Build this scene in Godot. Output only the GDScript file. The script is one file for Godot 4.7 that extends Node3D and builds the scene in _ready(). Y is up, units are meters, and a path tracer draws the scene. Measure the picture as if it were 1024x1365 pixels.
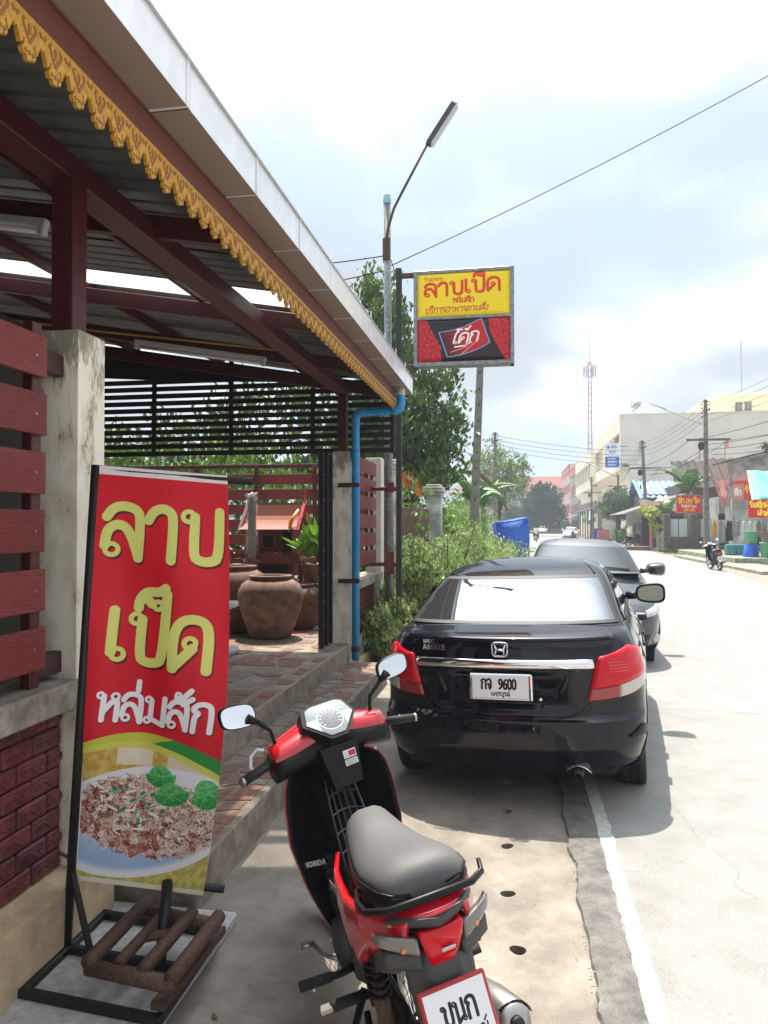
extends Node3D
# A street beside an open restaurant. x runs across the street, y up, z towards the viewer; P(x, y, d) takes the distance d along the street.
const STREET_LINE := 0.44
var M := {}
var noises := {}
var used := {}
var rng := RandomNumberGenerator.new()

func P(x: float, y: float, d: float) -> Vector3: return Vector3(x, y, -d)
func R(a: float, b: float) -> float: return rng.randf_range(a, b)
func rot(ax: Vector3, deg: float) -> Basis: return Basis(ax.normalized(), deg_to_rad(deg))
func at(p: Vector3, b := Basis()) -> Transform3D: return Transform3D(b, p)
# table: [x0, y0, x1, y1, ...] sampled with smooth joins
func tab(t: Array, x: float) -> float:
	if x <= t[0]: return t[1]
	for i in range(2, t.size(), 2):
		if x <= t[i]:
			return lerpf(t[i - 1], t[i + 1], (x - t[i - 2]) / (t[i] - t[i - 2]))
	return t[t.size() - 1]

class B:
	var st := SurfaceTool.new()
	var T := Transform3D()
	func _init() -> void:
		st.begin(Mesh.PRIMITIVE_TRIANGLES)
		st.set_smooth_group(-1)
	func s(on: bool) -> B:
		st.set_smooth_group(0 if on else -1)
		return self
	func c(col: Color) -> B:
		st.set_color(col)
		return self
	func tri(a: Vector3, b: Vector3, d: Vector3, u := Vector2(), v := Vector2(), w := Vector2()) -> void:
		st.set_uv(u); st.add_vertex(T * a)
		st.set_uv(w); st.add_vertex(T * d)
		st.set_uv(v); st.add_vertex(T * b)
	# a, b, c, d run counter-clockwise seen from outside; uv (0,1) (1,1) (1,0) (0,0)
	func quad(a: Vector3, b: Vector3, d: Vector3, e: Vector3, r := Rect2(0, 0, 1, 1)) -> void:
		var p := r.position
		var q := r.end
		tri(a, b, d, Vector2(p.x, q.y), q, Vector2(q.x, p.y))
		tri(a, d, e, Vector2(p.x, q.y), Vector2(q.x, p.y), p)
	func box(m: Vector3, z: Vector3, bev := 0.0, bs := Basis()) -> B:
		var h := z * 0.5
		var keep := T
		T = T * Transform3D(bs, m)
		if bev <= 0.0:
			for k in 3:
				for sg in [-1.0, 1.0]:
					var n := Vector3(); n[k] = sg
					var u := Vector3(); u[(k + 1) % 3] = 1.0
					var v := Vector3(); v[(k + 2) % 3] = sg
					quad((n - u - v) * h, (n + u - v) * h, (n + u + v) * h, (n - u + v) * h)
		else:
			var i := h - Vector3.ONE * bev
			for k in 3:
				for sg in [-1.0, 1.0]:
					var n := Vector3(); n[k] = sg * h[k]
					var u := Vector3(); u[(k + 1) % 3] = i[(k + 1) % 3]
					var v := Vector3(); v[(k + 2) % 3] = sg * i[(k + 2) % 3]
					quad(n - u - v, n + u - v, n + u + v, n - u + v)
					# the chamfer between this face and the next axis
					for s2 in [-1.0, 1.0]:
						var k2 := (k + 1) % 3
						var k3 := (k + 2) % 3
						var a := Vector3(); a[k] = sg * h[k]; a[k2] = s2 * i[k2]
						var b := Vector3(); b[k] = sg * i[k]; b[k2] = s2 * h[k2]
						var w := Vector3(); w[k3] = i[k3] * sg * s2
						quad(a - w, b - w, b + w, a + w)
			for x in [-1.0, 1.0]:
				for y in [-1.0, 1.0]:
					for zz in [-1.0, 1.0]:
						var f := Vector3(x, y, zz)
						var a := f * Vector3(h.x, i.y, i.z)
						var b := f * Vector3(i.x, h.y, i.z)
						var d := f * Vector3(i.x, i.y, h.z)
						if x * y * zz > 0: tri(a, b, d)
						else: tri(a, d, b)
		T = keep
		return self
	func bar(a: Vector3, b: Vector3, w: float, t: float, up := Vector3.UP, bev := 0.0) -> B:
		var f := (b - a).normalized()
		var x := up.cross(f)
		x = Vector3.RIGHT if x.length() < 1e-4 else x.normalized()
		return box((a + b) * 0.5, Vector3(w, t, a.distance_to(b)), bev, Basis(x, f.cross(x), f))
	func loft(rings: Array, closed := true, cap0 := true, cap1 := true) -> B:
		var n: int = rings[0].size()
		var m := n if closed else n - 1
		for j in rings.size() - 1:
			var p = rings[j]
			var q = rings[j + 1]
			for i in m:
				var k := (i + 1) % n
				quad(p[i], p[k], q[k], q[i], Rect2(float(i) / m, float(j) / (rings.size() - 1), 1.0 / m, 1.0 / (rings.size() - 1)))
		if closed and cap0: cap(rings[0], true)
		if closed and cap1: cap(rings[rings.size() - 1], false)
		return self
	func cap(r, flip: bool) -> void:
		var mid := Vector3()
		for p in r: mid += p
		mid /= r.size()
		for i in r.size():
			if flip: tri(mid, r[(i + 1) % r.size()], r[i])
			else: tri(mid, r[i], r[(i + 1) % r.size()])
	func tube(pts: Array, r, n := 8, capped := true, flat := 1.0) -> B:
		var rings := []
		var t: Vector3 = (pts[1] - pts[0]).normalized()
		var u := t.cross(Vector3.UP if absf(t.y) < 0.9 else Vector3.RIGHT).normalized()
		for i in pts.size():
			var a: Vector3 = pts[maxi(i - 1, 0)]
			var b: Vector3 = pts[mini(i + 1, pts.size() - 1)]
			t = (b - a).normalized()
			u = (u - t * u.dot(t)).normalized()
			var v := t.cross(u)
			var rr: float = r[i] if r is Array else r
			var ring := []
			for k in n:
				var an := TAU * k / n
				ring.append(pts[i] + (u * cos(an) + v * sin(an) * flat) * rr)
			rings.append(ring)
		return loft(rings, true, capped, capped)
	# profile: [r0, y0, r1, y1, ...] from bottom to top round the y axis
	func lathe(prof: Array, n := 24, caps := true) -> B:
		var rings := []
		for i in range(0, prof.size(), 2):
			var ring := []
			for k in n:
				var an := -TAU * k / n
				ring.append(Vector3(cos(an) * prof[i], prof[i + 1], sin(an) * prof[i]))
			rings.append(ring)
		return loft(rings, true, caps, caps)
	func ball(m: Vector3, r: Vector3, n := 12) -> B:
		var rings := []
		for j in range(0, n / 2 + 1):
			var f := -PI / 2 + PI * j / (n / 2)
			var ring := []
			for k in n:
				var an := -TAU * k / n
				ring.append(m + Vector3(cos(an) * cos(f), sin(f), sin(an) * cos(f)) * r)
			rings.append(ring)
		return loft(rings, true, false, false)
	# polygon in x, y pulled along z; counter-clockwise
	func prism(poly: PackedVector2Array, z0: float, z1: float) -> B:
		if Geometry2D.is_polygon_clockwise(poly): poly.reverse()
		var ix := Geometry2D.triangulate_polygon(poly)
		for i in range(0, ix.size(), 3):
			var a := poly[ix[i]]; var b := poly[ix[i + 1]]; var d := poly[ix[i + 2]]
			if (b - a).cross(d - a) < 0:
				var k := b; b = d; d = k
			tri(Vector3(a.x, a.y, z1), Vector3(b.x, b.y, z1), Vector3(d.x, d.y, z1), a, b, d)
			tri(Vector3(a.x, a.y, z0), Vector3(d.x, d.y, z0), Vector3(b.x, b.y, z0), a, d, b)
		for i in poly.size():
			var a := poly[i]; var b := poly[(i + 1) % poly.size()]
			quad(Vector3(a.x, a.y, z0), Vector3(b.x, b.y, z0), Vector3(b.x, b.y, z1), Vector3(a.x, a.y, z1))
		return self
	# a grid f(u, v) with u, v in 0..1; f gives a point
	func grid(f: Callable, nu: int, nv: int) -> B:
		for j in nv:
			for i in nu:
				var u0 := float(i) / nu; var u1 := float(i + 1) / nu
				var v0 := float(j) / nv; var v1 := float(j + 1) / nv
				quad(f.call(u0, v0), f.call(u1, v0), f.call(u1, v1), f.call(u0, v1), Rect2(u0, 1 - v1, 1.0 / nu, 1.0 / nv))
		return self
	# a slab between two offsets of f(u, v, o)
	func slab(f: Callable, nu: int, nv: int, o0: float, o1: float) -> B:
		grid(func(u, v): return f.call(u, v, o1), nu, nv)
		grid(func(u, v): return f.call(1.0 - u, v, o0), nu, nv)
		grid(func(u, v): return f.call(u, 0.0, lerpf(o0, o1, v)), nu, 1)
		grid(func(u, v): return f.call(1.0 - u, 1.0, lerpf(o0, o1, v)), nu, 1)
		grid(func(u, v): return f.call(0.0, 1.0 - u, lerpf(o0, o1, v)), nv, 1)
		grid(func(u, v): return f.call(1.0, u, lerpf(o0, o1, v)), nv, 1)
		return self
	func done() -> ArrayMesh:
		st.generate_normals()
		st.index()
		return st.commit()

# ---- naming and grouping
func numbered(called: String) -> String:
	var k: int = used.get(called, 0)
	used[called] = k + 1
	return called if k == 0 else "%s_%03d" % [called, k]
func tag(o: Node3D, label: String, category := "", group := "", kind := "") -> Node3D:
	if label: o.set_meta("label", label)
	if category: o.set_meta("category", category)
	if group: o.set_meta("group", group)
	if kind: o.set_meta("kind", kind)
	return o
func thing(called: String, label: String, category: String, p := Vector3.ZERO, turn := 0.0, group := "") -> Node3D:
	var o := Node3D.new()
	o.name = numbered(called)
	add_child(o, true)
	o.position = p
	o.rotation.y = deg_to_rad(turn)
	return tag(o, label, category, group, "thing")
func obj(called: String, shape, m: Material, parent: Node = null) -> MeshInstance3D:
	var o := MeshInstance3D.new()
	o.mesh = shape.done() if shape is B else shape
	o.material_override = m
	if parent == null:
		o.name = numbered(called)
		add_child(o, true)
	else:
		var k := 0
		var nm := called
		while parent.has_node(nm):
			k += 1
			nm = "%s_%03d" % [called, k]
		o.name = nm
		parent.add_child(o, true)
	return o
var counts := {}
# like obj, for long runs of pieces: keeps its own counter
func piece(called: String, mesh: Mesh, m: Material, parent: Node, x: Transform3D) -> MeshInstance3D:
	var key := str(parent.get_instance_id()) + called
	var k: int = counts.get(key, 0)
	counts[key] = k + 1
	var o := MeshInstance3D.new()
	o.mesh = mesh
	o.material_override = m
	o.name = called if k == 0 else "%s_%03d" % [called, k]
	parent.add_child(o, true)
	o.transform = x
	return o
func struct(called: String, shape, m: Material) -> MeshInstance3D:
	var o := obj(called, shape, m)
	o.set_meta("kind", "structure")
	return o
func copy(o: Node3D, label: String, p: Vector3, turn: float) -> Node3D:
	var r: Node3D = o.duplicate()
	r.name = numbered(String(o.name).rstrip("0123456789").rstrip("_"))
	add_child(r, true)
	r.position = p
	r.rotation.y = deg_to_rad(turn)
	if label: r.set_meta("label", label)
	return r

# ---- materials
func noise(freq: float, lo: float, hi: float, oct := 4, sd := 1, cell := false) -> NoiseTexture2D:
	var key := "%s %s %s %s %s %s" % [freq, lo, hi, oct, sd, cell]
	if noises.has(key): return noises[key]
	var n := FastNoiseLite.new()
	n.noise_type = FastNoiseLite.TYPE_CELLULAR if cell else FastNoiseLite.TYPE_SIMPLEX_SMOOTH
	n.frequency = freq
	n.fractal_octaves = oct
	n.fractal_gain = 0.6
	n.seed = sd
	var t := NoiseTexture2D.new()
	t.width = 512; t.height = 512
	t.seamless = true
	t.noise = n
	var g := Gradient.new()
	g.set_color(0, Color(lo, lo, lo)); g.set_color(1, Color(hi, hi, hi))
	t.color_ramp = g
	noises[key] = t
	return t
# colours are linear base colours
func mat(r: float, g: float, b: float, rough := 0.7, metal := 0.0, o := {}) -> StandardMaterial3D:
	var m := StandardMaterial3D.new()
	m.albedo_color = Color(r, g, b).linear_to_srgb()
	m.roughness = rough
	m.metallic = metal
	m.metallic_specular = o.get("spec", 0.5)
	if o.has("tex"):
		m.albedo_texture = o.tex
	if o.has("size"):
		m.uv1_triplanar = true
		m.uv1_world_triplanar = o.get("world", true)
		m.uv1_scale = Vector3.ONE / o.size if not (o.size is Vector3) else Vector3.ONE / (o.size as Vector3)
		m.uv1_triplanar_sharpness = 4.0
	if o.has("relief"):
		m.heightmap_enabled = true
		m.heightmap_texture = o.relief[0]
		m.heightmap_scale = o.relief[1]
	if o.has("coat"):
		m.clearcoat_enabled = true
		m.clearcoat = o.coat
		m.clearcoat_roughness = o.get("coat_rough", 0.03)
	if o.has("alpha"):
		m.transparency = BaseMaterial3D.TRANSPARENCY_ALPHA
		m.albedo_color.a = o.alpha
	if o.get("vc", false): m.vertex_color_use_as_albedo = true
	if o.has("back"):
		m.backlight_enabled = true
		m.backlight = Color(o.back, o.back, o.back)
	if o.has("rtex"):
		m.roughness_texture = o.rtex
	return m
func rough_of(m: StandardMaterial3D, r: float, g: float, b: float) -> StandardMaterial3D:
	var c: StandardMaterial3D = m.duplicate()
	c.albedo_color = Color(r, g, b).linear_to_srgb()
	return c
# grey image of two noises and specks, for ground and walls
func grime(sd: int, size: int, coarse: float, amount: float, speck: float, cracks := 0.0) -> ImageTexture:
	var a := FastNoiseLite.new(); a.seed = sd; a.frequency = coarse; a.fractal_octaves = 5; a.fractal_gain = 0.68
	var b := FastNoiseLite.new(); b.seed = sd + 7; b.frequency = 0.35; b.fractal_octaves = 3
	var e := FastNoiseLite.new(); e.seed = sd + 9; e.noise_type = FastNoiseLite.TYPE_SIMPLEX_SMOOTH; e.frequency = coarse * 0.7; e.fractal_type = FastNoiseLite.FRACTAL_RIDGED; e.fractal_octaves = 3
	var ia := a.get_seamless_image(size, size); var ib := b.get_seamless_image(size, size); var ie := e.get_seamless_image(size, size)
	var da := ia.get_data(); var db := ib.get_data(); var de := ie.get_data()
	var out := PackedByteArray()
	out.resize(size * size)
	for i in size * size:
		var x := da[i] / 255.0
		var v := 1.0 - amount * .62 * (1.0 - x) - speck * db[i] / 255.0
		if cracks > 0.0 and de[i] > 243: v -= cracks
		out[i] = clampi(int(v * 255), 0, 255)
	return ImageTexture.create_from_image(Image.create_from_data(size, size, false, Image.FORMAT_L8, out))

# ---- lettering: strokes of the Thai and a few other signs, height 1, y up
const GLYPH := {
	"ก": [0.74, [.12,0,.12,.55,.26,.66,.05,.76,.14,.93,.34,1,.54,.95,.64,.78,.64,0]],
	"ล": [0.74, [.06,.76,.16,.95,.36,1,.56,.94,.64,.78,.64,0], [.64,.02,.5,.42,.38,.6,.22,.63,.08,.5,.06,.2], [.18,.13,.11]],
	"า": [0.6, [.04,.74,.12,.93,.28,1,.42,.94,.48,.8,.48,0]],
	"บ": [0.78, [.14,.87,.1], [.25,.87,.25,.12,.36,.02,.56,.02,.68,.12,.68,1]],
	"ป": [0.78, [.14,.87,.1], [.25,.87,.25,.12,.36,.02,.56,.02,.68,.12,.68,1.42]],
	"เ": [0.36, [.22,.13,.11], [.1,.16,.1,1]],
	"ด": [0.78, [.1,0,.07,.4,.09,.78,.22,.96,.4,1,.58,.96,.69,.78,.69,0], [.37,.52,.1], [.12,.04,.42,.42]],
	"ค": [0.78, [.1,0,.07,.4,.09,.78,.22,.96,.4,1,.58,.96,.69,.78,.69,0], [.32,.5,.1], [.12,.04,.28,.4]],
	"ต": [0.78, [.1,0,.07,.4,.09,.78,.2,.97,.38,.86,.56,.97,.69,.78,.69,0], [.37,.48,.1], [.12,.04,.42,.38]],
	"ห": [0.8, [.14,.87,.1], [.24,.85,.24,0], [.24,.25,.5,.66,.66,.7,.68,.5,.68,0], [.6,.84,.11]],
	"ม": [0.8, [.14,.87,.1], [.24,.85,.24,.16], [.14,.12,.1], [.24,.18,.68,.02,.68,1]],
	"น": [0.82, [.14,.87,.1], [.24,.85,.24,0,.56,.2], [.66,.12,.1], [.66,.2,.66,1]],
	"ณ": [1.0, [.14,.12,.1], [.24,.1,.24,.6,.1,.75,.25,1,.45,.95,.5,.75,.5,0,.7,.18], [.84,.12,.1], [.84,.2,.84,1]],
	"ส": [0.76, [.06,.76,.16,.95,.36,1,.56,.94,.64,.78,.64,0], [.64,.02,.5,.42,.38,.6,.22,.63,.08,.5,.06,.2], [.18,.13,.11], [.48,.9,.76,1.12]],
	"ร": [0.6, [.36,.12,.11], [.46,.16,.46,.5,.34,.62,.08,.68,.06,.86,.2,.98,.5,.94]],
	"อ": [0.74, [.2,.5,.1], [.08,.5,.08,.14,.22,.02,.5,.02,.64,.14,.64,.82,.5,.98,.22,.98,.06,.86]],
	"จ": [0.7, [.04,.82,.16,.97,.4,1,.58,.86,.58,.2,.46,0,.36,.0,.34,.4], [.24,.46,.1]],
	"พ": [0.86, [.14,.87,.1], [.2,.8,.24,0,.45,.7,.68,0,.72,1]],
	"ผ": [0.86, [.3,.5,.1], [.1,1,.1,.04,.4,.4,.68,.02,.7,1]],
	"ช": [0.8, [.12,.86,.09], [.2,.9,.3,.76,.22,.6,.22,.12,.34,.02,.54,.02,.64,.14,.64,.6,.5,.76,.76,1.05]],
	"ซ": [0.8, [.12,.8,.09], [.14,.95,.26,.9,.32,.74,.22,.6,.22,.12,.34,.02,.54,.02,.64,.14,.64,.6,.5,.76,.76,1.05]],
	"ข": [0.76, [.12,.86,.09], [.2,.9,.3,.76,.22,.6,.22,.12,.34,.02,.54,.02,.66,.14,.66,1]],
	"ง": [0.62, [.34,.87,.1], [.44,.84,.44,.04,.26,.0,.04,.34]],
	"ย": [0.78, [.2,.87,.1], [.1,.8,.1,.6,.26,.5,.1,.4,.1,.12,.3,.02,.54,.02,.66,.12,.66,1]],
	"ว": [0.62, [.3,.13,.1], [.42,.1,.5,.4,.5,.76,.36,.98,.12,.94,.04,.8]],
	"โ": [0.42, [.24,.13,.11], [.12,.16,.12,1.1,.34,1.2,.06,1.42,.5,1.4]],
	"ไ": [0.42, [.24,.13,.11], [.12,.16,.12,1.2,.02,1.42,.3,1.38]],
	"้": [0, [-.42,1.24,.06], [-.36,1.2,-.28,1.16,-.12,1.5]],
	"่": [0, [-.24,1.16,-.24,1.48]],
	"็": [0, [-.62,1.12,-.62,1.26,-.5,1.34,-.38,1.22], [-.26,1.2,.08], [-.6,1.3,-.5,1.46,-.24,1.46,-.14,1.56]],
	"ั": [0, [-.46,1.24,.08], [-.5,1.14,-.3,1.14,-.06,1.44]],
	"ิ": [0, [-.68,1.16,-.6,1.32,-.38,1.38,-.16,1.3,-.08,1.16,-.68,1.16]],
	"ี": [0, [-.68,1.16,-.6,1.32,-.38,1.38,-.16,1.3,-.08,1.16,-.68,1.16], [-.1,1.16,-.1,1.5]],
	"์": [0, [-.36,1.22,.07], [-.3,1.3,-.1,1.52]],
	"๊": [0, [-.6,1.2,.06], [-.52,1.2,-.4,1.32,-.34,1.18,-.2,1.3,-.12,1.5]],
	"ู": [0, [-.3,-.16,.06], [-.24,-.16,-.24,-.34,-.06,-.34,-.06,-.1]],
	"0": [0.66, [.32,1,.12,.9,.06,.5,.12,.1,.32,0,.52,.1,.58,.5,.52,.9,.32,1]],
	"2": [0.66, [.08,.76,.16,.95,.36,1,.54,.9,.56,.7,.08,0,.58,0]],
	"6": [0.66, [.5,.96,.2,.8,.08,.4,.16,.06,.34,0,.54,.1,.56,.4,.36,.56,.12,.42]],
	"8": [0.66, [.32,.54,.12,.68,.12,.9,.32,1,.52,.9,.52,.68,.32,.54,.08,.34,.1,.08,.32,0,.54,.08,.56,.34,.32,.54]],
	"9": [0.66, [.14,.04,.44,.2,.56,.6,.48,.94,.3,1,.1,.9,.08,.6,.28,.44,.52,.58]],
	" ": [0.4],
}
func dab(im: Image, a: Vector2, b: Vector2, r: float, col: Color) -> void:
	var x0 := maxi(0, int(minf(a.x, b.x) - r - 1)); var x1 := mini(im.get_width() - 1, int(maxf(a.x, b.x) + r + 1))
	var y0 := maxi(0, int(minf(a.y, b.y) - r - 1)); var y1 := mini(im.get_height() - 1, int(maxf(a.y, b.y) + r + 1))
	var ab := b - a
	var l := maxf(ab.length_squared(), 1e-6)
	for y in range(y0, y1 + 1):
		for x in range(x0, x1 + 1):
			var p := Vector2(x + 0.5, y + 0.5)
			var d := p.distance_to(a + ab * clampf((p - a).dot(ab) / l, 0, 1))
			var k := clampf(r - d + 0.5, 0, 1) * col.a
			if k > 0: im.set_pixel(x, y, im.get_pixel(x, y).lerp(Color(col.r, col.g, col.b), k))
func width_of(t: String) -> float:
	var w := 0.0
	for ch in t: w += GLYPH[ch][0] if GLYPH.has(ch) else 0.5
	return w
# x, y: left end of the base line in pixels; h: letter height; r: half the stroke
func write(im: Image, t: String, x: float, y: float, h: float, r: float, col: Color, wide := 1.0, slant := 0.0, rise := 0.0) -> void:
	var px := 0.0
	for ch in t:
		if not GLYPH.has(ch): continue
		var g: Array = GLYPH[ch]
		for k in range(1, g.size()):
			var s: Array = g[k]
			var rr := r
			if s.size() == 3: rr = r * .5
			if s.size() > 6:
				for it in 2:
					var q := [s[0], s[1]]
					for i in range(0, s.size() - 2, 2):
						for tt in [.25, .75]:
							if (i > 0 or tt > .5) and (i < s.size() - 4 or tt < .5): q.append_array([lerpf(s[i], s[i + 2], tt), lerpf(s[i + 1], s[i + 3], tt)])
					q.append_array([s[s.size() - 2], s[s.size() - 1]])
					s = q
			if s.size() == 3:
				var q := []
				for i in 17: q.append_array([s[0] + s[2] * cos(TAU * i / 16.0), s[1] + s[2] * sin(TAU * i / 16.0)])
				s = q
			for i in range(0, s.size() - 2, 2):
				var a := Vector2(x + (px + s[i] + slant * s[i + 1]) * h * wide, y - s[i + 1] * h - rise * px * h)
				var b := Vector2(x + (px + s[i + 2] + slant * s[i + 3]) * h * wide, y - s[i + 3] * h - rise * px * h)
				dab(im, a, b, rr, col)
		px += g[0]
func write_mid(im: Image, t: String, cx: float, y: float, h: float, r: float, col: Color, wide := 1.0, slant := 0.0) -> void:
	write(im, t, cx - width_of(t) * h * wide * 0.5, y, h, r, col, wide, slant)
func print_of(im: Image, rough := 0.6, o := {}) -> StandardMaterial3D:
	o.tex = ImageTexture.create_from_image(im)
	return mat(1.0, 1.0, 1.0, rough, 0.0, o)
func image(w: int, h: int, c: Color) -> Image:
	var im := Image.create_empty(w, h, false, Image.FORMAT_RGB8)
	im.fill(c)
	return im
func letters(t: String, size: float, depth: float, bold := true) -> TextMesh:
	var f := SystemFont.new()
	f.font_names = PackedStringArray(["Droid Sans"])
	if bold: f.font_weight = 700
	var m := TextMesh.new()
	m.text = t
	m.font = f
	m.font_size = 32
	m.pixel_size = size / 24.0
	m.depth = depth
	m.curve_step = 2.0
	return m

# ---- leaves
var leaf_meshes := {}
func leaf_mesh(l: float, w: float) -> ArrayMesh:
	var key := "%s %s" % [l, w]
	if leaf_meshes.has(key): return leaf_meshes[key]
	var b := B.new()
	b.c(Color.WHITE)
	var q := [Vector3(0, 0, 0), Vector3(w * .5, l * .35, w * .12), Vector3(w * .36, l * .72, w * .05), Vector3(0, l, -l * .08), Vector3(-w * .36, l * .72, w * .05), Vector3(-w * .5, l * .35, w * .12)]
	var m := Vector3(0, l * .5, -w * .06)
	for i in 6: b.tri(m, q[i], q[(i + 1) % 6])
	leaf_meshes[key] = b.done()
	return leaf_meshes[key]
# blobs: [x, y, d, rx, ry, rd]; leaves sit mostly near the outside of each blob
func leaves(called: String, parent: Node, blobs: Array, count: int, l: float, w: float, dark: Color, light: Color, hollow := 0.55, floor_y := -9.0) -> MultiMeshInstance3D:
	var mm := MultiMesh.new()
	mm.transform_format = MultiMesh.TRANSFORM_3D
	mm.use_colors = true
	mm.mesh = leaf_mesh(l, w)
	var tot := 0.0
	for b in blobs: tot += b[3] * b[5] + b[3] * b[4] + b[4] * b[5]
	var xs := []
	for b in blobs:
		var n := int(count * (b[3] * b[5] + b[3] * b[4] + b[4] * b[5]) / tot)
		var tw := []
		for k in maxi(4, n / 26): tw.append([Vector3(rng.randfn(), rng.randfn(), rng.randfn()).normalized() * lerpf(hollow, 1.12, rng.randf()), rng.randf()])
		for k in n:
			var t: Array = tw[rng.randi() % tw.size()]
			var p: Vector3 = (t[0] + Vector3(rng.randfn(), rng.randfn(), rng.randfn()) * 0.13) * Vector3(b[3], b[4], b[5]) + P(b[0], b[1], b[2])
			if p.y < floor_y: continue
			var bs := Basis.from_euler(Vector3(R(-1.2, 0.9), R(0, TAU), R(-.7, .7))) * R(.45, 1.5)
			xs.append([Transform3D(bs, p), dark.lerp(light, clampf(t[1] * .7 + rng.randf() * .5, 0, 1))])
	mm.instance_count = xs.size()
	for i in xs.size():
		mm.set_instance_transform(i, xs[i][0])
		mm.set_instance_color(i, xs[i][1])
	var o := MultiMeshInstance3D.new()
	o.multimesh = mm
	o.material_override = M.leaf
	o.name = called
	(parent if parent else self).add_child(o, true)
	o.set_meta("kind", "stuff")
	return o

func make_materials() -> void:
	var fine := noise(0.02, .72, 1.0)
	var blot := noise(0.008, .55, 1.0, 5, 4)
	var speck := noise(0.25, .6, 1.0, 3, 8)
	M.leaf = mat(1, 1, 1, .5, 0, {vc = true, back = .7, spec = .35})
	M.ground = mat(.30, .25, .19, .95, 0, {tex = grime(3, 512, .01, .4, .25), size = 3.0})
	M.crack = mat(.10, .09, .08, 1.0)
	M.road_edge = mat(.37, .355, .335, .95, 0, {tex = grime(13, 512, .012, .5, .4, .2), size = 1.1, relief = [speck, .5]})
	M.road = mat(.40, .395, .38, .9, 0, {tex = grime(11, 1024, .006, .2, .26, .1), size = 3.1, relief = [speck, .25]})
	M.gutter_slab = mat(.43, .38, .32, .92, 0, {tex = grime(21, 1024, .006, .42, .2, .14), size = 2.7})
	M.cement = mat(.52, .44, .35, .92, 0, {tex = grime(31, 512, .01, .5, .2, .25), size = 1.6})
	M.curb = mat(.50, .425, .335, .92, 0, {tex = grime(37, 512, .012, .6, .25, .2), size = 1.3})
	M.white_cement = mat(.85, .85, .83, .95, 0, {tex = grime(41, 512, .02, .35, .3), size = .8, relief = [speck, .4]})
	M.line = mat(.86, .85, .80, .8, 0, {tex = grime(51, 512, .03, .35, .3, .4), size = .7})
	M.stone_red = mat(.46, .225, .16, .85, 0, {tex = grime(61, 512, .02, .45, .25), size = .7})
	M.stone_grey = mat(.48, .41, .34, .9, 0, {tex = grime(62, 512, .02, .4, .25), size = .7})
	M.stone_red2 = rough_of(M.stone_red, .42, .25, .19)
	M.pillar = mat(.9, .85, .74, .9, 0, {tex = grime(71, 1024, .008, .26, .1, .3), size = 1.7})
	M.plinth = mat(.80, .62, .38, .85, 0, {tex = grime(72, 512, .008, .4, .14), size = 1.4})
	M.coping = mat(.5, .46, .38, .9, 0, {tex = grime(73, 512, .012, .6, .16), size = .9})
	M.brick = mat(.235, .04, .042, .55, 0, {tex = blot, size = .5})
	M.brick2 = rough_of(M.brick, .175, .034, .035)
	M.mortar = mat(.11, .03, .03, .9)
	M.red_wood = mat(.30, .040, .045, .6, 0, {tex = noise(.05, .6, 1.0, 4, 5), size = Vector3(.12, .16, 2.2), relief = [noise(.05, 0, 1, 3, 5), .25]})
	M.red_wood2 = rough_of(M.red_wood, .265, .034, .038)
	M.red_wood3 = rough_of(M.red_wood, .33, .052, .055)
	M.reflector = mat(.85, .32, .30, .2)
	M.red_paint = mat(.105, .012, .012, .5, 0, {tex = fine, size = .6})
	M.fascia = mat(.20, .06, .04, .65, 0, {tex = noise(.03, .7, 1, 4, 9), size = Vector3(.2, .1, 2.0)})
	M.gold = mat(.78, .40, .04, .5, 0, {tex = fine, size = .3})
	M.gold_dark = mat(.30, .12, .02, .6)
	M.gutter = mat(.88, .91, .94, .3, .35, {tex = noise(.01, .93, 1, 3, 3), size = .9})
	M.soffit = mat(.33, .275, .245, .4, .3)  # gutter underside: brown reflection of the fascia put into the base colour
	M.sheet = mat(.22, .235, .24, .5, .3, {tex = noise(.012, .75, 1, 4, 6), size = 1.5})
	M.skylight = mat(.9, .93, .95, .5, 0, {alpha = .3})
	M.skylight.backlight_enabled = true
	M.skylight.backlight = Color(1, 1, 1)
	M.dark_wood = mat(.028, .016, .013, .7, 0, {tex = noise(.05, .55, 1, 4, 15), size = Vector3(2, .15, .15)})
	M.dark_steel = mat(.022, .013, .013, .5, .2)
	M.black_steel = mat(.018, .017, .019, .45, .3)
	M.rust = mat(.17, .10, .07, .7, .4, {tex = noise(.03, .62, 1, 5, 19), size = .35, world = false})
	M.blue_pipe = mat(.02, .36, .78, .35, 0, {tex = noise(.01, .85, 1, 3, 2), size = 1.0})
	M.band = mat(.05, .015, .013, .6)
	M.tube_white = mat(.55, .55, .56, .5)
	M.galv = mat(.42, .45, .47, .45, .55, {tex = noise(.02, .6, 1, 5, 13), size = .8})
	M.old_wood = mat(.085, .078, .072, .85, 0, {tex = noise(.05, .45, 1, 4, 25), size = Vector3(.12, 2.0, .12)})
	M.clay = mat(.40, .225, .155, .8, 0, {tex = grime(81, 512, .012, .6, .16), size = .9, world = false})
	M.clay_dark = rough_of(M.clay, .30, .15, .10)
	M.moss = mat(.30, .31, .25, .9)
	M.car_mirror = mat(.22, .25, .25, .03, 1.0)
	M.pillar_face = mat(1, 1, 1, .9, 0, {tex = pillar_tex()})
	M.spirit = mat(.23, .055, .035, .6, 0, {tex = fine, size = .4})
	M.spirit_roof = mat(.36, .12, .075, .75)
	M.black = mat(.008, .008, .009, .6)
	M.rubber = mat(.016, .016, .017, .75, 0, {tex = speck, size = .2, world = false})
	M.chrome = mat(.82, .83, .85, .06, 1.0)
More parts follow.
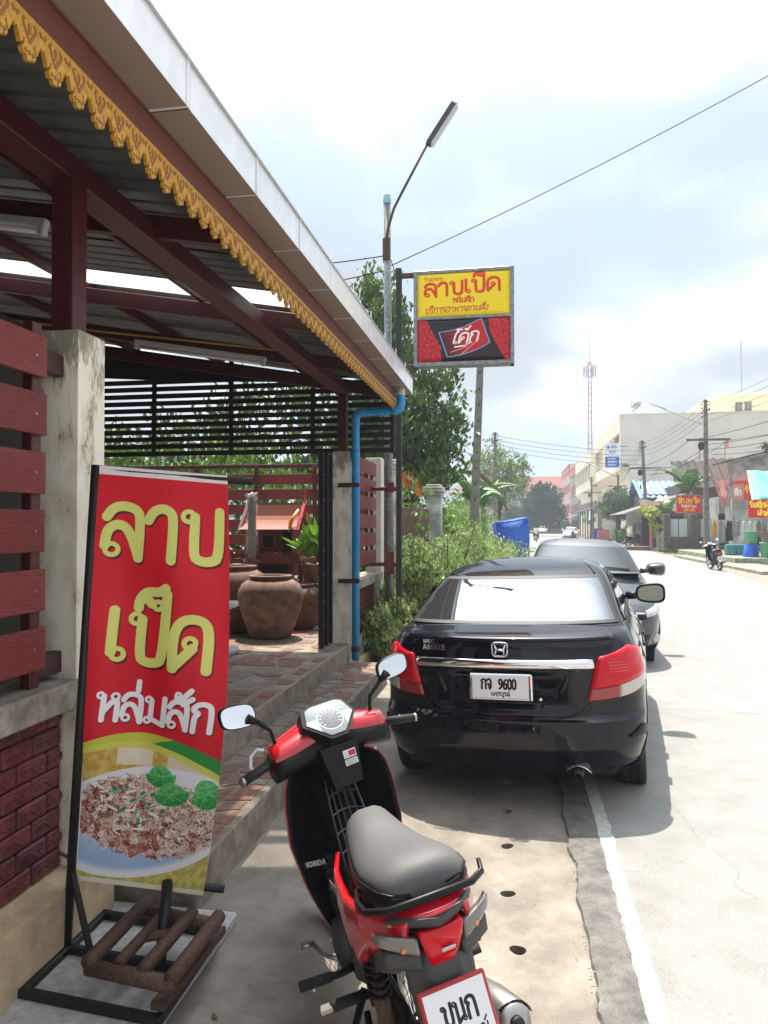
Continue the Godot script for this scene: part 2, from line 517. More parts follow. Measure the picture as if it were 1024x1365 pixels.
	M.steel = mat(.45, .44, .42, .35, .9)
	M.black_plastic = mat(.010, .010, .011, .36, 0, {spec = .3})
	M.grey_plastic = mat(.05, .052, .056, .5)
	M.white_plastic = mat(.75, .75, .74, .4)
	M.seat = mat(.085, .085, .088, .62, 0, {relief = [noise(.25, 0, 1, 2, 30), .03], size = .3, world = false})
	M.red_gloss = mat(.52, .006, .016, .22, 0, {coat = 1.0})
	M.lamp_red = mat(.60, .003, .014, .15, 0, {coat = .45, spec = .3})
	M.lamp_deep = mat(.32, .005, .012, .1, 0, {coat = 1.0})
	M.lamp_clear = mat(.55, .51, .49, .1, .25, {coat = .8})
	M.lamp_smoke = mat(.17, .165, .16, .1, .3, {coat = .8})
	M.lamp_orange = mat(.8, .25, .03, .15, 0, {coat = 1.0})
	M.mirror = mat(.9, .92, .93, .02, 1.0)
	M.glass = mat(.17, .19, .21, .015, .85)
	M.glass_dim = mat(.055, .065, .075, .02, .8)
	M.glass_clear = mat(.8, .85, .87, .02, 0, {alpha = .16, spec = .8})
	M.paint_black = mat(.0025, .0025, .008, .25, 0, {coat = .75, coat_rough = .01, spec = .15})
	M.paint_grey = mat(.02, .025, .04, .25, .2, {coat = .9, coat_rough = .02})
	M.paint_white = mat(.78, .78, .77, .25, 0, {coat = .8})
	M.paint_silver = mat(.4, .42, .45, .25, .6, {coat = .8})
	M.cream = mat(.93, .88, .74, .85, 0, {tex = grime(91, 512, .008, .12, .05), size = 14.0})
	M.cream2 = mat(.93, .87, .66, .85)
	M.pink = mat(.74, .52, .48, .85)
	M.tile_pink2 = mat(.68, .33, .31, .7)
	M.gable = mat(.52, .51, .49, .9, 0, {tex = blot, size = 3.0})
	M.red_wall = mat(.55, .15, .13, .8)
	M.white_wall = mat(.70, .69, .67, .85, 0, {tex = blot, size = 9.0})
	M.window = mat(.05, .055, .06, .1, 0, {spec = .8})
	M.grey_window = mat(.16, .165, .17, .5)
	M.concrete_pole = mat(.33, .31, .285, .9, 0, {tex = grime(95, 256, .02, .4, .2), size = 1.1})
	M.roof_red = mat(.36, .085, .06, .8, 0, {tex = fine, size = 6.0})
	M.tile_pink = mat(.62, .27, .25, .7)
	M.tile_brown = mat(.16, .11, .095, .8)
	M.rusty_sheet = mat(.22, .19, .175, .7, .2, {tex = blot, size = 2.0})
	M.blue_sheet = mat(.10, .28, .62, .5)
	M.blue_tarp = mat(.015, .16, .80, .5, 0, {tex = noise(.012, .7, 1, 4, 44), size = .8})
	M.tarp_grey = mat(.3, .3, .3, .7)
	M.board = mat(.19, .13, .085, .9, 0, {tex = blot, size = 1.0})
	M.block_wall = mat(.27, .235, .2, .95, 0, {tex = grime(97, 256, .02, .6, .2), size = 1.6})
	M.pale_panel = mat(.5, .6, .62, .7)
	M.bark = mat(.10, .08, .06, .95, 0, {tex = blot, size = .8})
	M.banana = mat(.10, .25, .035, .5, 0, {back = .5, tex = noise(.03, .65, 1, 3, 51), size = .5})
	M.banana_trunk = mat(.2, .2, .09, .8)
	M.orange = mat(.75, .16, .01, .7, 0, {back = .6})
	M.bronze = mat(.21, .105, .075, .6, 0, {tex = fine, size = .8})
	M.white_post = mat(.74, .74, .72, .7, 0, {tex = blot, size = 2.0})
	M.teal = mat(.05, .24, .25, .5)
	M.teal_awning = mat(.12, .5, .42, .7, 0, {back = .5})
	M.bucket_blue = mat(.01, .11, .6, .4)
	M.bucket_green = mat(.12, .42, .24, .5)
	M.skin = mat(.35, .2, .14, .6)
	M.shirt = mat(.72, .72, .74, .9)
	M.trousers = mat(.03, .03, .045, .9)
	M.wire = mat(.012, .012, .013, .7)
	M.green_kerb = mat(.42, .46, .34, .9, 0, {tex = blot, size = 1.5})
	M.dirt = mat(.52, .45, .37, .95, 0, {tex = grime(99, 512, .012, .45, .3), size = 2.6})
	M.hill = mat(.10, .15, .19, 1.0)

func pillar_tex() -> ImageTexture:
	var im := image(512, 1024, Color())
	var n := FastNoiseLite.new(); n.seed = 4; n.frequency = .012; n.fractal_octaves = 5
	var e := FastNoiseLite.new(); e.seed = 6; e.frequency = .09; e.fractal_octaves = 4
	for y in 1024:
		for x in 512:
			var a := n.get_noise_2d(x, y * .6); var b := e.get_noise_2d(x, y * .5)
			var c := Color(.95, .925, .86).lerp(Color(.86, .82, .73), clampf(.35 + a * 1.4, 0, 1))
			var mould := clampf((1.0 - y / 190.0) * 1.1 + a * 1.6 + b * .8 - .45, 0, 1) + clampf(a * 2.4 + b - 1.05, 0, .7)
			c = c.lerp(Color(.42, .41, .36), clampf(mould * .8, 0, .62))
			if y > 960: c = c.lerp(Color(.55, .5, .42), clampf((y - 960) / 60.0 + a, 0, .7))
			im.set_pixel(x, y, c.lightened(b * .05))
	for k in 7:
		var p := Vector2(fmod(k * 97.0, 512), 30 + fmod(k * 61.0, 260))
		for j in 9:
			var q := p + Vector2(R(-5, 7), R(6, 18))
			dab(im, p, q, .55, Color(.4, .38, .33, .4))
			p = q
	return ImageTexture.create_from_image(im)

func sky_image() -> ImageTexture:
	var w := 1024; var h := 512
	var n := FastNoiseLite.new(); n.seed = 12; n.frequency = .75; n.fractal_octaves = 6; n.fractal_gain = .52
	var n2 := FastNoiseLite.new(); n2.seed = 40; n2.frequency = .5; n2.fractal_octaves = 5
	var im := Image.create_empty(w, h, false, Image.FORMAT_RGBF)
	var sun := Vector3(-.12, 1, -.46).normalized()
	for j in h:
		var th := PI * (j + .5) / h
		for i in w:
			var ph := float(i) / w * TAU
			var d := Vector3(sin(ph) * sin(th), cos(th), -cos(ph) * sin(th))
			var up := maxf(d.y, 0.0)
			var q := Vector3(d.x, 0, d.z) / (up + .22) + Vector3(3, up * .6, 1)
			var a := n.get_noise_3dv(q) * .5 + .5
			var b := n2.get_noise_3dv(q * 1.7 + Vector3(9, 0, 4)) * .5 + .5
			var cloud := smoothstep(.30, .52, a)                 # how much cloud covers the blue
			var shade := smoothstep(.36, .60, b) * (1.0 - .3 * smoothstep(.3, .8, up))  # grey bases
			var c := Vector3(.50, .63, .78).lerp(Vector3(1.0, 1.03, 1.06).lerp(Vector3(.46, .50, .555), shade), maxf(cloud, smoothstep(.35, .8, up) * .9))
			var low := 1.0 - smoothstep(.0, .12, up)
			c = c.lerp(Vector3(.80, .89, .97), low * .5)
			var g := maxf(d.dot(sun), 0.0)
			c *= .62 + 1.0 * pow(g, 14.0) + 5.0 * pow(g, 20.0)
			if d.y < 0: c = Vector3(.34, .32, .29)
			im.set_pixel(i, j, Color(c.x, c.y, c.z))
	return ImageTexture.create_from_image(im)

func gy(x: float) -> float: return -.035 * clampf(.29 - x, 0.0, 1.75)

func make_ground() -> void:
	var b := B.new()
	b.grid(func(u, v): return P(lerpf(-420, 420, u), -.14, lerpf(-60, 620, v)), 12, 12)
	struct("ground", b, M.ground)
	# the road: a sheet with a ragged asphalt edge over the drain slab, and a far edge that drifts outwards
	b = B.new()
	var last := []
	var d := -12.0
	while d < 230.0:
		var near := d < 13.0
		var lx := .305 if near else .27
		var rx := tab([-12, 5.0, 10, 6.1, 22, 7.05, 33, 8.1, 52, 8.9, 70, 9.3, 230, 9.6], d) + R(-.08, .08)
		if d > 70: lx = lerpf(.27, -1.5, clampf((d - 70) / 60, 0, 1))
		var row := [P(lx, gy(lx) + .004, d), P(lx + .02, .016, d), P(lx + .3, .03, d), P(lerpf(lx, rx, .5), .06, d), P(rx - .4, .02, d), P(rx, -.01, d), P(rx + .02, -.13, d)]
		if last:
			for i in row.size() - 1: b.quad(last[i], last[i + 1], row[i + 1], row[i])
		last = row
		d += .035 if (near and d > 1.5) else 2.0
	struct("road", b, M.road)
	b = B.new()
	last = []
	d = .5
	var en := FastNoiseLite.new()
	en.seed = 2; en.frequency = 2.2; en.fractal_octaves = 4
	while d < 13.0:
		var ex := .285 + .03 * en.get_noise_1d(d) + R(-.003, .003)
		var row := [P(ex - .006, gy(ex) + .003, d), P(ex, .0185, d), P(.36, .0265, d), P(.442 + R(-.006, .006), lift(.442) + .0025, d)]
		if last:
			for i in 3: b.quad(last[i], last[i + 1], row[i + 1], row[i])
		last = row
		d += .03
	struct("road_margin", b, M.road_edge)
	# cracks in road and slab
	for q in [[1.9, 2.2, 1.1, 4.6], [2.6, 3.4, 1.6, 4.4], [1.15, 3.0, .9, 4.9], [-1.35, 3.0, -.75, 3.25], [-.9, 2.35, -.5, 2.75], [-.7, 3.0, -.1, 3.05], [.9, 2.6, 1.6, 2.9]]:
		b = B.new()
		var a := Vector2(q[0], q[1])
		var e := Vector2(q[2], q[3])
		var n := 26
		var pp := a
		for i in n:
			var t := (i + 1.0) / n
			var c := a.lerp(e, t) + Vector2(en.get_noise_1d(q[0] * 9 + t * 1.3), en.get_noise_1d(q[1] * 7 + t * 1.9)) * .12 * sin(t * PI)
			var w := .0018 * (1.2 - t) * R(.5, 1.3)
			var s := (c - pp).orthogonal().normalized() * w
			var hh := func(x: float) -> float: return (gy(x) if x < .28 else lift(x)) + .002
			b.quad(P(pp.x - s.x, hh.call(pp.x), pp.y - s.y), P(pp.x + s.x, hh.call(pp.x), pp.y + s.y), P(c.x + s.x, hh.call(c.x), c.y + s.y), P(c.x - s.x, hh.call(c.x), c.y - s.y))
			pp = c
		struct("crack", b, M.crack)
	# edge line and the worn dashes in the middle
	b = B.new()
	var keep := []
	d = .5
	while d < 60.0:
		var e := .006 if d < 12 else 0.0
		var row := [P(.445 + R(-e, e), lift(.445) + .004, d), P(.517 + R(-e, e), lift(.517) + .004, d)]
		if keep: b.quad(keep[0], keep[1], row[1], row[0])
		keep = row
		d += .05 if d < 12 else 4.0
	struct("road_edge_line", b, M.line)
	for k in 5:
		b = B.new()
		var d0 := 10.5 + k * 5.0
		b.quad(P(3.62, lift(3.62) + .005, d0), P(3.74, lift(3.74) + .005, d0), P(3.74, lift(3.74) + .005, d0 + 1.3), P(3.62, lift(3.62) + .005, d0 + 1.3))
		struct("road_centre_dash", b, M.line)
	# the concrete drain slab between road and steps, with its round drain holes
	b = B.new()
	var holes := [[.01, 1.62], [.0, 2.12], [-.01, 2.63], [.005, 3.14], [-.04, 3.61], [-.049, 4.141], [-.055, 4.642], [-.05, 5.15]]
	var sl := func(x0: float, x1: float, d0: float, d1: float): b.quad(P(x0, gy(x0), d0), P(x1, gy(x1), d0), P(x1, gy(x1), d1), P(x0, gy(x0), d1))
	sl.call(-1.9, -.16, -12.0, 9.0); sl.call(.1, .32, -12.0, 9.0); sl.call(-1.9, .32, 9.0, 60.0)
	var d0 := -12.0
	for hh in holes:
		sl.call(-.16, .1, d0, hh[1] - .1)
		d0 = hh[1] + .1
		var n := 24
		for k in n:
			var p := []
			for kk in [k, k + 1]:
				var an: float = TAU * kk / n
				var v := Vector2(cos(an), sin(an))
				var rr := .034 * (1.0 + .09 * sin(an * 2.0 + hh[1] * 9.0) + .05 * sin(an * 3.0))
				var sq := v / maxf(absf(v.x), absf(v.y))
				var o := Vector2(-.03 + sq.x * .13, hh[1] + sq.y * .1)
				var i: Vector2 = Vector2(hh[0], hh[1]) + v * rr
				p.append([P(i.x, gy(i.x) - .004, i.y), P(o.x, gy(o.x), o.y), P(i.x, gy(i.x) - .12, i.y)])
			b.quad(p[0][0], p[0][1], p[1][1], p[1][0])
			b.quad(p[0][2], p[0][0], p[1][0], p[1][2])
	sl.call(-.16, .1, d0, 9.0)
	struct("drain_slab", b, M.gutter_slab)
	b = B.new()
	b.quad(P(-.3, -.135, .5), P(.2, -.135, .5), P(.2, -.135, 6), P(-.3, -.135, 6))
	struct("drain_bottom", b, M.black)
	# dirt verge on the far side and soil on this side past the restaurant
	b = B.new()
	b.quad(P(4.5, -.05, -12), P(60, .05, -12), P(60, .05, 30), P(6, -.05, 30))
	b.quad(P(6, -.05, 30), P(60, .05, 30), P(60, .05, 240), P(6, -.05, 240))
	struct("dirt_verge", b, M.dirt)
	b = B.new()
	b.quad(P(-60, .0, 9.4), P(-1.35, .0, 9.4), P(-1.35, .0, 240), P(-60, .0, 240))
	struct("soil", b, M.ground)
	b = B.new()
	b.box(P(-1.55, -.02, 2.2), Vector3(.66, .05, 2.0), .01)
	struct("cement_patch", b, M.white_cement)
	# wooded hill far behind the red roofed hall
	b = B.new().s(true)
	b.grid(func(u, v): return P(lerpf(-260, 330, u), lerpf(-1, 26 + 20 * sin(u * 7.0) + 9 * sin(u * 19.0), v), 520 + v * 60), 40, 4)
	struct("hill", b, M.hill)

func lift(x: float) -> float:
	return .03 + .03 * clampf((x - .57) / 4.0, 0, 1) if x > .57 else lerpf(.016, .03, clampf((x - .29) / .28, 0, 1))

func roof_y(x: float) -> float: return 3.40 + .17 * (-1.36 - x)

# flagstones: irregular shrunk cells over a rectangle, each a low prism of its own
func flags(parent: Node3D, x0: float, x1: float, d0: float, d1: float, y: float, cell: float, red: float, grey: float) -> void:
	var nx := int((x1 - x0) / cell) + 1
	var nd := int((d1 - d0) / cell) + 1
	var cx := (x1 - x0) / nx
	var cd := (d1 - d0) / nd
	var pt := {}
	for i in nx + 1:
		for j in nd + 1:
			var ex := 0.0 if i == 0 or i == nx else R(-.36, .36)
			var ed := 0.0 if j == 0 or j == nd else R(-.36, .36)
			pt[Vector2i(i, j)] = Vector2(x0 + (i + ex) * cx, d0 + (j + ed) * cd)
	for i in nx:
		for j in nd:
			var k := rng.randf()
			if k > red + grey: continue
			var q := [pt[Vector2i(i, j)], pt[Vector2i(i + 1, j)], pt[Vector2i(i + 1, j + 1)], pt[Vector2i(i, j + 1)]]
			var mid: Vector2 = (q[0] + q[1] + q[2] + q[3]) * .25
			var poly := PackedVector2Array()
			var s := R(.72, .9)
			for n in 4:
				var a: Vector2 = mid + (q[n] - mid) * s
				var e: Vector2 = mid + (q[(n + 1) % 4] - mid) * s
				poly.append(a)
				poly.append(a.lerp(e, R(.35, .65)) + Vector2(R(-.02, .02), R(-.02, .02)))
			var b := B.new()
			b.T = Transform3D(Basis(Vector3.RIGHT, Vector3.FORWARD, Vector3.UP), Vector3())
			b.prism(poly, y - .004, y + R(.003, .006))
			piece("flagstone", b.done(), M.stone_grey if k > red else (M.stone_red if rng.randf() < .6 else M.stone_red2), parent, Transform3D())

func brick_mesh(l: float, h: float) -> ArrayMesh:
	var b := B.new()
	b.box(Vector3(0, 0, 0), Vector3(.03, h, l), .008)
	b.s(true)
	var p := []
	for i in 17:
		var t := i / 16.0
		p.append(Vector3(.0115, h * .2 * sin((t - .5) * TAU * .9), (t - .5) * l * .62))
	b.tube(p, .009, 5, true)
	for sg in [-1.0, 1.0]:
		var q := []
		for i in 10:
			var a := -.6 + i * .62
			var r := h * (.30 - .024 * i)
			q.append(Vector3(.012, sg * (h * .02 + r * sin(a)), sg * (l * .27 + r * cos(a))))
		b.tube(q, .0085, 4, true)
	return b.done()

func brick_panel(parent: Node3D, x: float, d0: float, d1: float, y0: float, rows: int, off: float) -> void:
	var l := .188; var h := .0845
	var full := brick_mesh(l - .008, h - .007)
	var half := brick_mesh(l * .5 - .008, h - .007)
	for r in rows:
		var d := d1 - (l * .5 if r % 2 else 0.0)
		if r % 2: piece("brick", half, M.brick, parent, at(P(x, y0 + (r + .5) * h, d1 - l * .25)))
		while d - l > d0 - .01:
			d -= l
			piece("brick", full, M.brick if rng.randf() < .6 else M.brick2, parent, at(P(x + R(-.002, .002), y0 + (r + .5) * h, d + l * .5)))

func make_restaurant() -> void:
	# ---- terrace and step
	var b := B.new()
	b.box(P(-5.6, .13, 7.65), Vector3(7.44, .46, 9.3), .012)
	var terrace := struct("terrace", b, M.cement)
	flags(terrace, -4.9, -2.06, 3.25, 9.6, .36, .27, .44, .22)
	flags(terrace, -2.02, -1.9, 3.1, 8.4, .36, .24, .4, .2)
	b = B.new()
	b.box(P(-1.66, .02, 5.79), Vector3(.46, .30, 5.14), .01)
	var step := struct("lower_step", b, M.curb)
	flags(step, -1.87, -1.46, 3.28, 8.3, .17, .20, .62, .30)
	# ---- the low wall nearest the viewer
	var wall := thing("low_wall", "low wall of dark red scrolled bricks between cream plinth and stained coping", "wall")
	b = B.new()
	b.T = at(P(0, 0, 0))
	var prof := PackedVector2Array([Vector2(-2.06, -.2), Vector2(-1.78, -.2), Vector2(-1.78, .245), Vector2(-1.80, .255), Vector2(-1.895, .283), Vector2(-2.06, .285)])
	b.prism(prof, -3.14, 1.0)
	obj("plinth", b, M.plinth, wall)
	b = B.new().box(P(-1.962, .6, .99), Vector3(.1, .7, 3.86))
	obj("backing", b, M.mortar, wall)
	brick_panel(wall, -1.906, 1.3, 2.905, .285, 8, 0)
	b = B.new().box(P(-1.93, 1.015, .95), Vector3(.26, .115, 3.92), .008)
	obj("coping", b, M.coping, wall)
	# ---- pillars with their red posts
	var posts := [[2.92, -1.94, "cracked white pillar with black mildew beside the plank screen", 2.557], [8.42, -1.97, "white pillar behind the blue drain pipe", 2.57]]
	for q in posts:
		var pl := thing("pillar", q[2], "pillar", P(q[1], 0, q[0] + .105))
		b = B.new()
		var c := [Vector3(-.1025, 0, .105), Vector3(.1025, 0, .105), Vector3(.1025, 0, -.105), Vector3(-.1025, 0, -.105)]
		var y := Vector3(0, q[3], 0)
		for i in 4: b.quad(c[i], c[(i + 1) % 4], c[(i + 1) % 4] + y, c[i] + y, Rect2(.25 * i, 0, .25, 1))
		b.quad(c[0] + y, c[1] + y, c[2] + y, c[3] + y, Rect2(0, 0, .2, .05))
		obj("shaft", b, M.pillar_face, pl)
		b = B.new().box(Vector3(-.01, q[3] + .345, 0), Vector3(.105, .69, .11), .004)
		obj("steel_post", b, M.red_paint, pl)
		b = B.new().box(Vector3(-.01, q[3] + .004, 0), Vector3(.15, .008, .15))
		obj("base_plate", b, M.red_paint, pl)
	# ---- plank screen
	var scr := thing("plank_screen", "screen of six broad red grained planks beside the mildewed pillar", "screen")
	var plank := B.new().box(Vector3(), Vector3(.02, .166, 3.9), .003).done()
	for k in 6:
		piece("plank", plank, [M.red_wood, M.red_wood3, M.red_wood2, M.red_wood, M.red_wood2, M.red_wood3][k], scr, at(P(-1.862 + R(-.002, .002), 1.232 + k * .2315, .776 + R(-.006, .006)), rot(Vector3.RIGHT, R(-.15, .15))))
	for d in [2.70, 1.7, .8]:
		piece("batten", B.new().box(Vector3(), Vector3(.045, 1.46, .06), .003).done(), M.red_paint, scr, at(P(-1.90, 1.80, d)))
	for y in [2.40, 1.14]:
		piece("fixing_block", B.new().box(Vector3(), Vector3(.05, .09, .2), .004).done(), M.band, scr, at(P(-1.93, y, 2.83)))
	for k in 6:
		piece("screw", B.new().box(Vector3(), Vector3(.004, .008, .008)).done(), M.steel, scr, at(P(-1.851, 1.232 + k * .2315, 2.66)))
	# ---- crate behind the screen; dark board added to keep the gaps dark
	tag(obj("added_dark_board", B.new().box(P(-3.1, 1.5, 1.6), Vector3(.06, 3.0, 6.4)), M.dark_wood), "dark board added behind the red plank screen to darken its gaps", "added_dark_board", "", "thing")
	var tb := thing("crate", "green plastic crate glimpsed through the gap between red planks", "crate", P(-2.35, 0, 2.2))
	obj("box", B.new().box(Vector3(0, 1.5, 0), Vector3(.4, .24, .7), .01), M.bucket_green, tb)
	obj("stand", B.new().box(Vector3(0, .87, 0), Vector3(.5, 1.02, .9), .01), M.black_steel, tb)
	# ---- roof
	var roof := thing("canopy_roof", "corrugated metal canopy on dark red steel over the open restaurant", "roof")
	var pr := []
	for k in 5: for e in [[0.0, 0.0], [.11, 0.0], [.122, .012], [.138, .012]]: pr.append([k * .152 + e[0], e[1]])
	pr.append([.76, 0.0])
	b = B.new()
	for k in pr.size() - 1:
		var p = pr[k]; var q = pr[k + 1]
		for t in [0.0, .004]:
			var a := Vector3(-1.27, roof_y(-1.27) + p[1] + t, -p[0]); var c := Vector3(-1.27, roof_y(-1.27) + q[1] + t, -q[0])
			var e := Vector3(-9.2, roof_y(-9.2) + q[1] + t, -q[0]); var f := Vector3(-9.2, roof_y(-9.2) + p[1] + t, -p[0])
			if t > 0: b.quad(a, c, e, f)
			else: b.quad(f, e, c, a)
	var panel := b.done()
	for k in 14:
		var d := -1.75 + k * .757
		var sky: bool = k == 9
		piece("skylight_sheet" if sky else "roof_sheet", panel, M.skylight if sky else M.sheet, roof, at(P(0, .0 if k % 2 else .003, d)))
	piece("roof_sheet", panel, M.sheet, roof, at(P(0, -.007, 4.59)))
	for x in [-1.5, -2.45, -3.57, -4.7, -5.8, -6.9, -8.0]:
		piece("purlin", B.new().box(Vector3(), Vector3(.045, .08, 10.5), .003).done(), M.red_paint, roof, at(P(x, roof_y(x) - .046, 3.55), rot(Vector3.FORWARD, 9.6)))
	for d in [.1, 1.9, 3.8, 5.62, 7.2, 8.62]:
		var a := P(-1.38, roof_y(-1.38) - .15, d); var e := P(-9.1, roof_y(-9.1) - .15, d)
		piece("rafter", B.new().bar(a, e, .06, .12, Vector3.UP, .004).done(), M.red_paint, roof, Transform3D())
	piece("main_beam", B.new().box(Vector3(), Vector3(.155, .112, 10.3), .005).done(), M.red_paint, roof, at(P(-1.99, 3.303, 3.45)))
	piece("conduit", B.new().s(true).tube([P(-2.1, 3.42, 7.1), P(-4.2, 3.72, 7.1), P(-9, 4.5, 7.1)], .012, 6).done(), M.gold, roof, Transform3D())
	piece("fascia_board", B.new().box(Vector3(), Vector3(.022, .24, 10.0), .003).done(), M.fascia, roof, at(P(-1.372, 3.287, 3.66)))
	piece("fascia_moulding", B.new().box(Vector3(), Vector3(.01, .12, 10.0), .002).done(), M.fascia, roof, at(P(-1.355, 3.335, 3.66)))
	# lace: one motif per 12 cm, carved
	var W := .122
	var sh := [0,.13, 1,.13, 1,.062, .93,.07, .86,.052, .80,.032, .72,.042, .72,.055, .66,.052, .69,.034, .76,.022, .70,.008, .60,.012, .56,0, .44,0, .40,.012, .30,.008, .24,.022, .31,.034, .34,.052, .28,.055, .28,.042, .20,.032, .14,.052, .07,.07, 0,.062]
	var poly := PackedVector2Array()
	for i in range(0, sh.size(), 2): poly.append(Vector2(sh[i] * W, sh[i + 1]))
	b = B.new()
	b.prism(poly, 0, .014)
	var motif := b.done()
	b = B.new()
	for pp in [[.5,.05,.24,.1], [.5,.05,.76,.1], [.24,.1,.34,.112], [.76,.1,.66,.112], [.44,.094,.56,.094], [.5,.074,.5,.105], [.03,.098,.12,.112], [.97,.098,.88,.112]]:
		b.bar(Vector3(pp[0] * W, pp[1], .0145), Vector3(pp[2] * W, pp[3], .0145), .0095, .003, Vector3.BACK)
	for c in [[.5, .022], [.36, .022], [.64, .022]]: b.box(Vector3(c[0] * W, c[1], .0145), Vector3(.011, .011, .003), 0, rot(Vector3.BACK, 45))
	var carv := b.done()
	for k in 64:
		var m := piece("lace_motif", motif, M.gold, roof, Transform3D(Basis(Vector3.FORWARD, Vector3.UP, Vector3.RIGHT), P(-1.366, 3.036 + R(-.001, .001), .86 + k * W)))
		piece("carving", carv, M.gold_dark, m, Transform3D())
	# gutter in lengths, each with its strap
	b = B.new()
	for e in [[Vector3(-1.2, 3.362, 0), Vector3(.003, .165, 1)], [Vector3(-1.205, 3.445, 0), Vector3(.014, .008, 1)], [Vector3(-1.352, 3.4, 0), Vector3(.003, .24, 1)]]:
		b.box(e[0], e[1])
	var seg := b.done()
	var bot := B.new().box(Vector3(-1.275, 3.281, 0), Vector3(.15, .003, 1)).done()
	var dd := [-1.6, .4, 1.5, 2.6, 3.36, 4.08, 4.8, 5.5, 6.2, 6.9, 7.55, 8.2, 8.83]
	for k in dd.size() - 1:
		var l: float = dd[k + 1] - dd[k]
		var g := piece("gutter_length", seg, M.gutter, roof, Transform3D(Basis().scaled(Vector3(1, 1, l - .004)), P(R(-.001, .001), R(-.001, .001), dd[k] + l * .5)))
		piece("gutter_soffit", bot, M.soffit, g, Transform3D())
		var st := B.new().box(P(-1.196, 3.40, dd[k]), Vector3(.004, .25, .022)).box(P(-1.275, 3.278, dd[k]), Vector3(.16, .003, .012))
		piece("gutter_strap", st.done(), M.gutter, roof, Transform3D())
		piece("gutter_joint", B.new().box(P(-1.275, 3.2785, dd[k] + .012), Vector3(.15, .002, .008)).box(P(-1.198, 3.362, dd[k] + .016), Vector3(.003, .165, .005)).done(), M.band, roof, Transform3D())
	piece("gutter_end", B.new().box(Vector3(), Vector3(.152, .165, .003)).done(), M.gutter, roof, at(P(-1.276, 3.362, 8.832)))
	b = B.new()
	b.box(P(-1.235, 3.475, 3.6), Vector3(.11, .003, 10.4), 0, rot(Vector3.BACK, -22))
	piece("eave_flashing", b.done(), M.white_plastic, roof, Transform3D())
	# closing walls that keep the inside dark
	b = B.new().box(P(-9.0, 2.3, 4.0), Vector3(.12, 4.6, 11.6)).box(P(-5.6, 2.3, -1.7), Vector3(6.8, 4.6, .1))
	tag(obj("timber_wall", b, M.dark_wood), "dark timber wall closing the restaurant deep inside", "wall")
	# ---- lamps: unlit tubes under the rafters
	for q in [[P(-3.15, 3.49, 3.74), 1.23, "unlit white tube lamp near the front, cut by the red post"], [P(-3.13, 3.48, 7.1), 1.42, "unlit white tube lamp hanging farther in beside the yellow conduit"]]:
		var lp := thing("tube_lamp", q[2], "lamp", q[0], 0, "tube lamps under the canopy")
		lp.rotation.z = -.168
		obj("housing", B.new().box(Vector3(0, 0, 0), Vector3(q[1], .045, .055), .006), M.tube_white, lp)
		obj("tube", B.new().s(true).tube([Vector3(-q[1] * .47, -.05, .01), Vector3(q[1] * .47, -.05, .01)], .016, 10), M.white_plastic, lp)
		for sg in [-1, 1]: obj("holder", B.new().box(Vector3(sg * q[1] * .485, -.04, .005), Vector3(.035, .06, .05), .005), M.tube_white, lp)
	# ---- louvre of dark slats at the far end
	var lo := thing("louvre_screen", "high screen of dark thin slats across the far end of the restaurant", "screen")
	var slat := B.new().box(Vector3(), Vector3(7.6, .06, .02), .003).done()
	for k in 11:
		piece("slat", slat, M.dark_wood, lo, at(P(-5.22, 2.615 + k * .0905, 8.78 + R(-.004, .004)), rot(Vector3.RIGHT, R(-3, 3))))
	for x in [-1.44, -2.42, -3.465, -4.49, -5.52, -6.5]:
		piece("batten", B.new().box(Vector3(), Vector3(.055, 1.0 + (.3 if x < -2 else .0), .03), .003).done(), M.dark_wood, lo, at(P(x, 3.08 + (.15 if x < -2 else 0), 8.815)))
	piece("gable_board", B.new().prism(PackedVector2Array([Vector2(-9, 3.85), Vector2(-4.2, 3.52), Vector2(-2.5, 3.45), Vector2(-1.62, 3.32), Vector2(-1.42, 3.32), Vector2(-1.42, 3.37), Vector2(-9, 4.66)]), 0, .02).done(), M.dark_wood, lo, at(P(0, 0, 8.76)))
	# ---- folded steel gate against the far pillar
	var gt := thing("folding_gate", "dark brown folding steel gate pushed back against the far pillar", "gate")
	for k in 10:
		var q := P(-2.10 - .022 * (k % 3), 1.45, 8.02 + k * .065)
		piece("upright", B.new().box(Vector3(), Vector3(.05, 2.16, .034), .003).done(), M.dark_steel, gt, at(q))
		for y in [.7, 1.3, 1.9, 2.35]:
			piece("cross_link", B.new().bar(q + Vector3(0, y - 1.6, 0), q + Vector3(-.02, y - 1.45, -.075), .012, .022).done(), M.dark_steel, gt, Transform3D())
	for k in 14: piece("rivet", B.new().box(Vector3(), Vector3(.012, .012, .012)).done(), M.steel, gt, at(P(-2.09, .6 + (k % 7) * .28, 8.1 + (k / 7) * .3)))
	# ---- drain pipe
	var pp := thing("drain_pipe", "bright blue plastic drain pipe coming down from the gutter end", "pipe")
	var path := [P(-1.285, 3.27, 8.45), P(-1.285, 3.1, 8.45), P(-1.30, 3.05, 8.45), P(-1.345, 3.03, 8.45), P(-1.75, 3.02, 8.45), P(-1.79, 3.0, 8.45), P(-1.81, 2.95, 8.45), P(-1.81, .17, 8.45)]
	obj("pipe", B.new().s(true).tube(path, .046, 16), M.blue_pipe, pp)
	obj("elbow", B.new().s(true).tube([P(-1.285, 3.14, 8.45), P(-1.285, 3.1, 8.45), P(-1.30, 3.05, 8.45), P(-1.345, 3.03, 8.45), P(-1.40, 3.03, 8.45)], .051, 16), M.blue_pipe, pp)
	obj("elbow", B.new().s(true).tube([P(-1.70, 3.02, 8.45), P(-1.75, 3.02, 8.45), P(-1.79, 3.0, 8.45), P(-1.81, 2.95, 8.45), P(-1.81, 2.86, 8.45)], .051, 16), M.blue_pipe, pp)
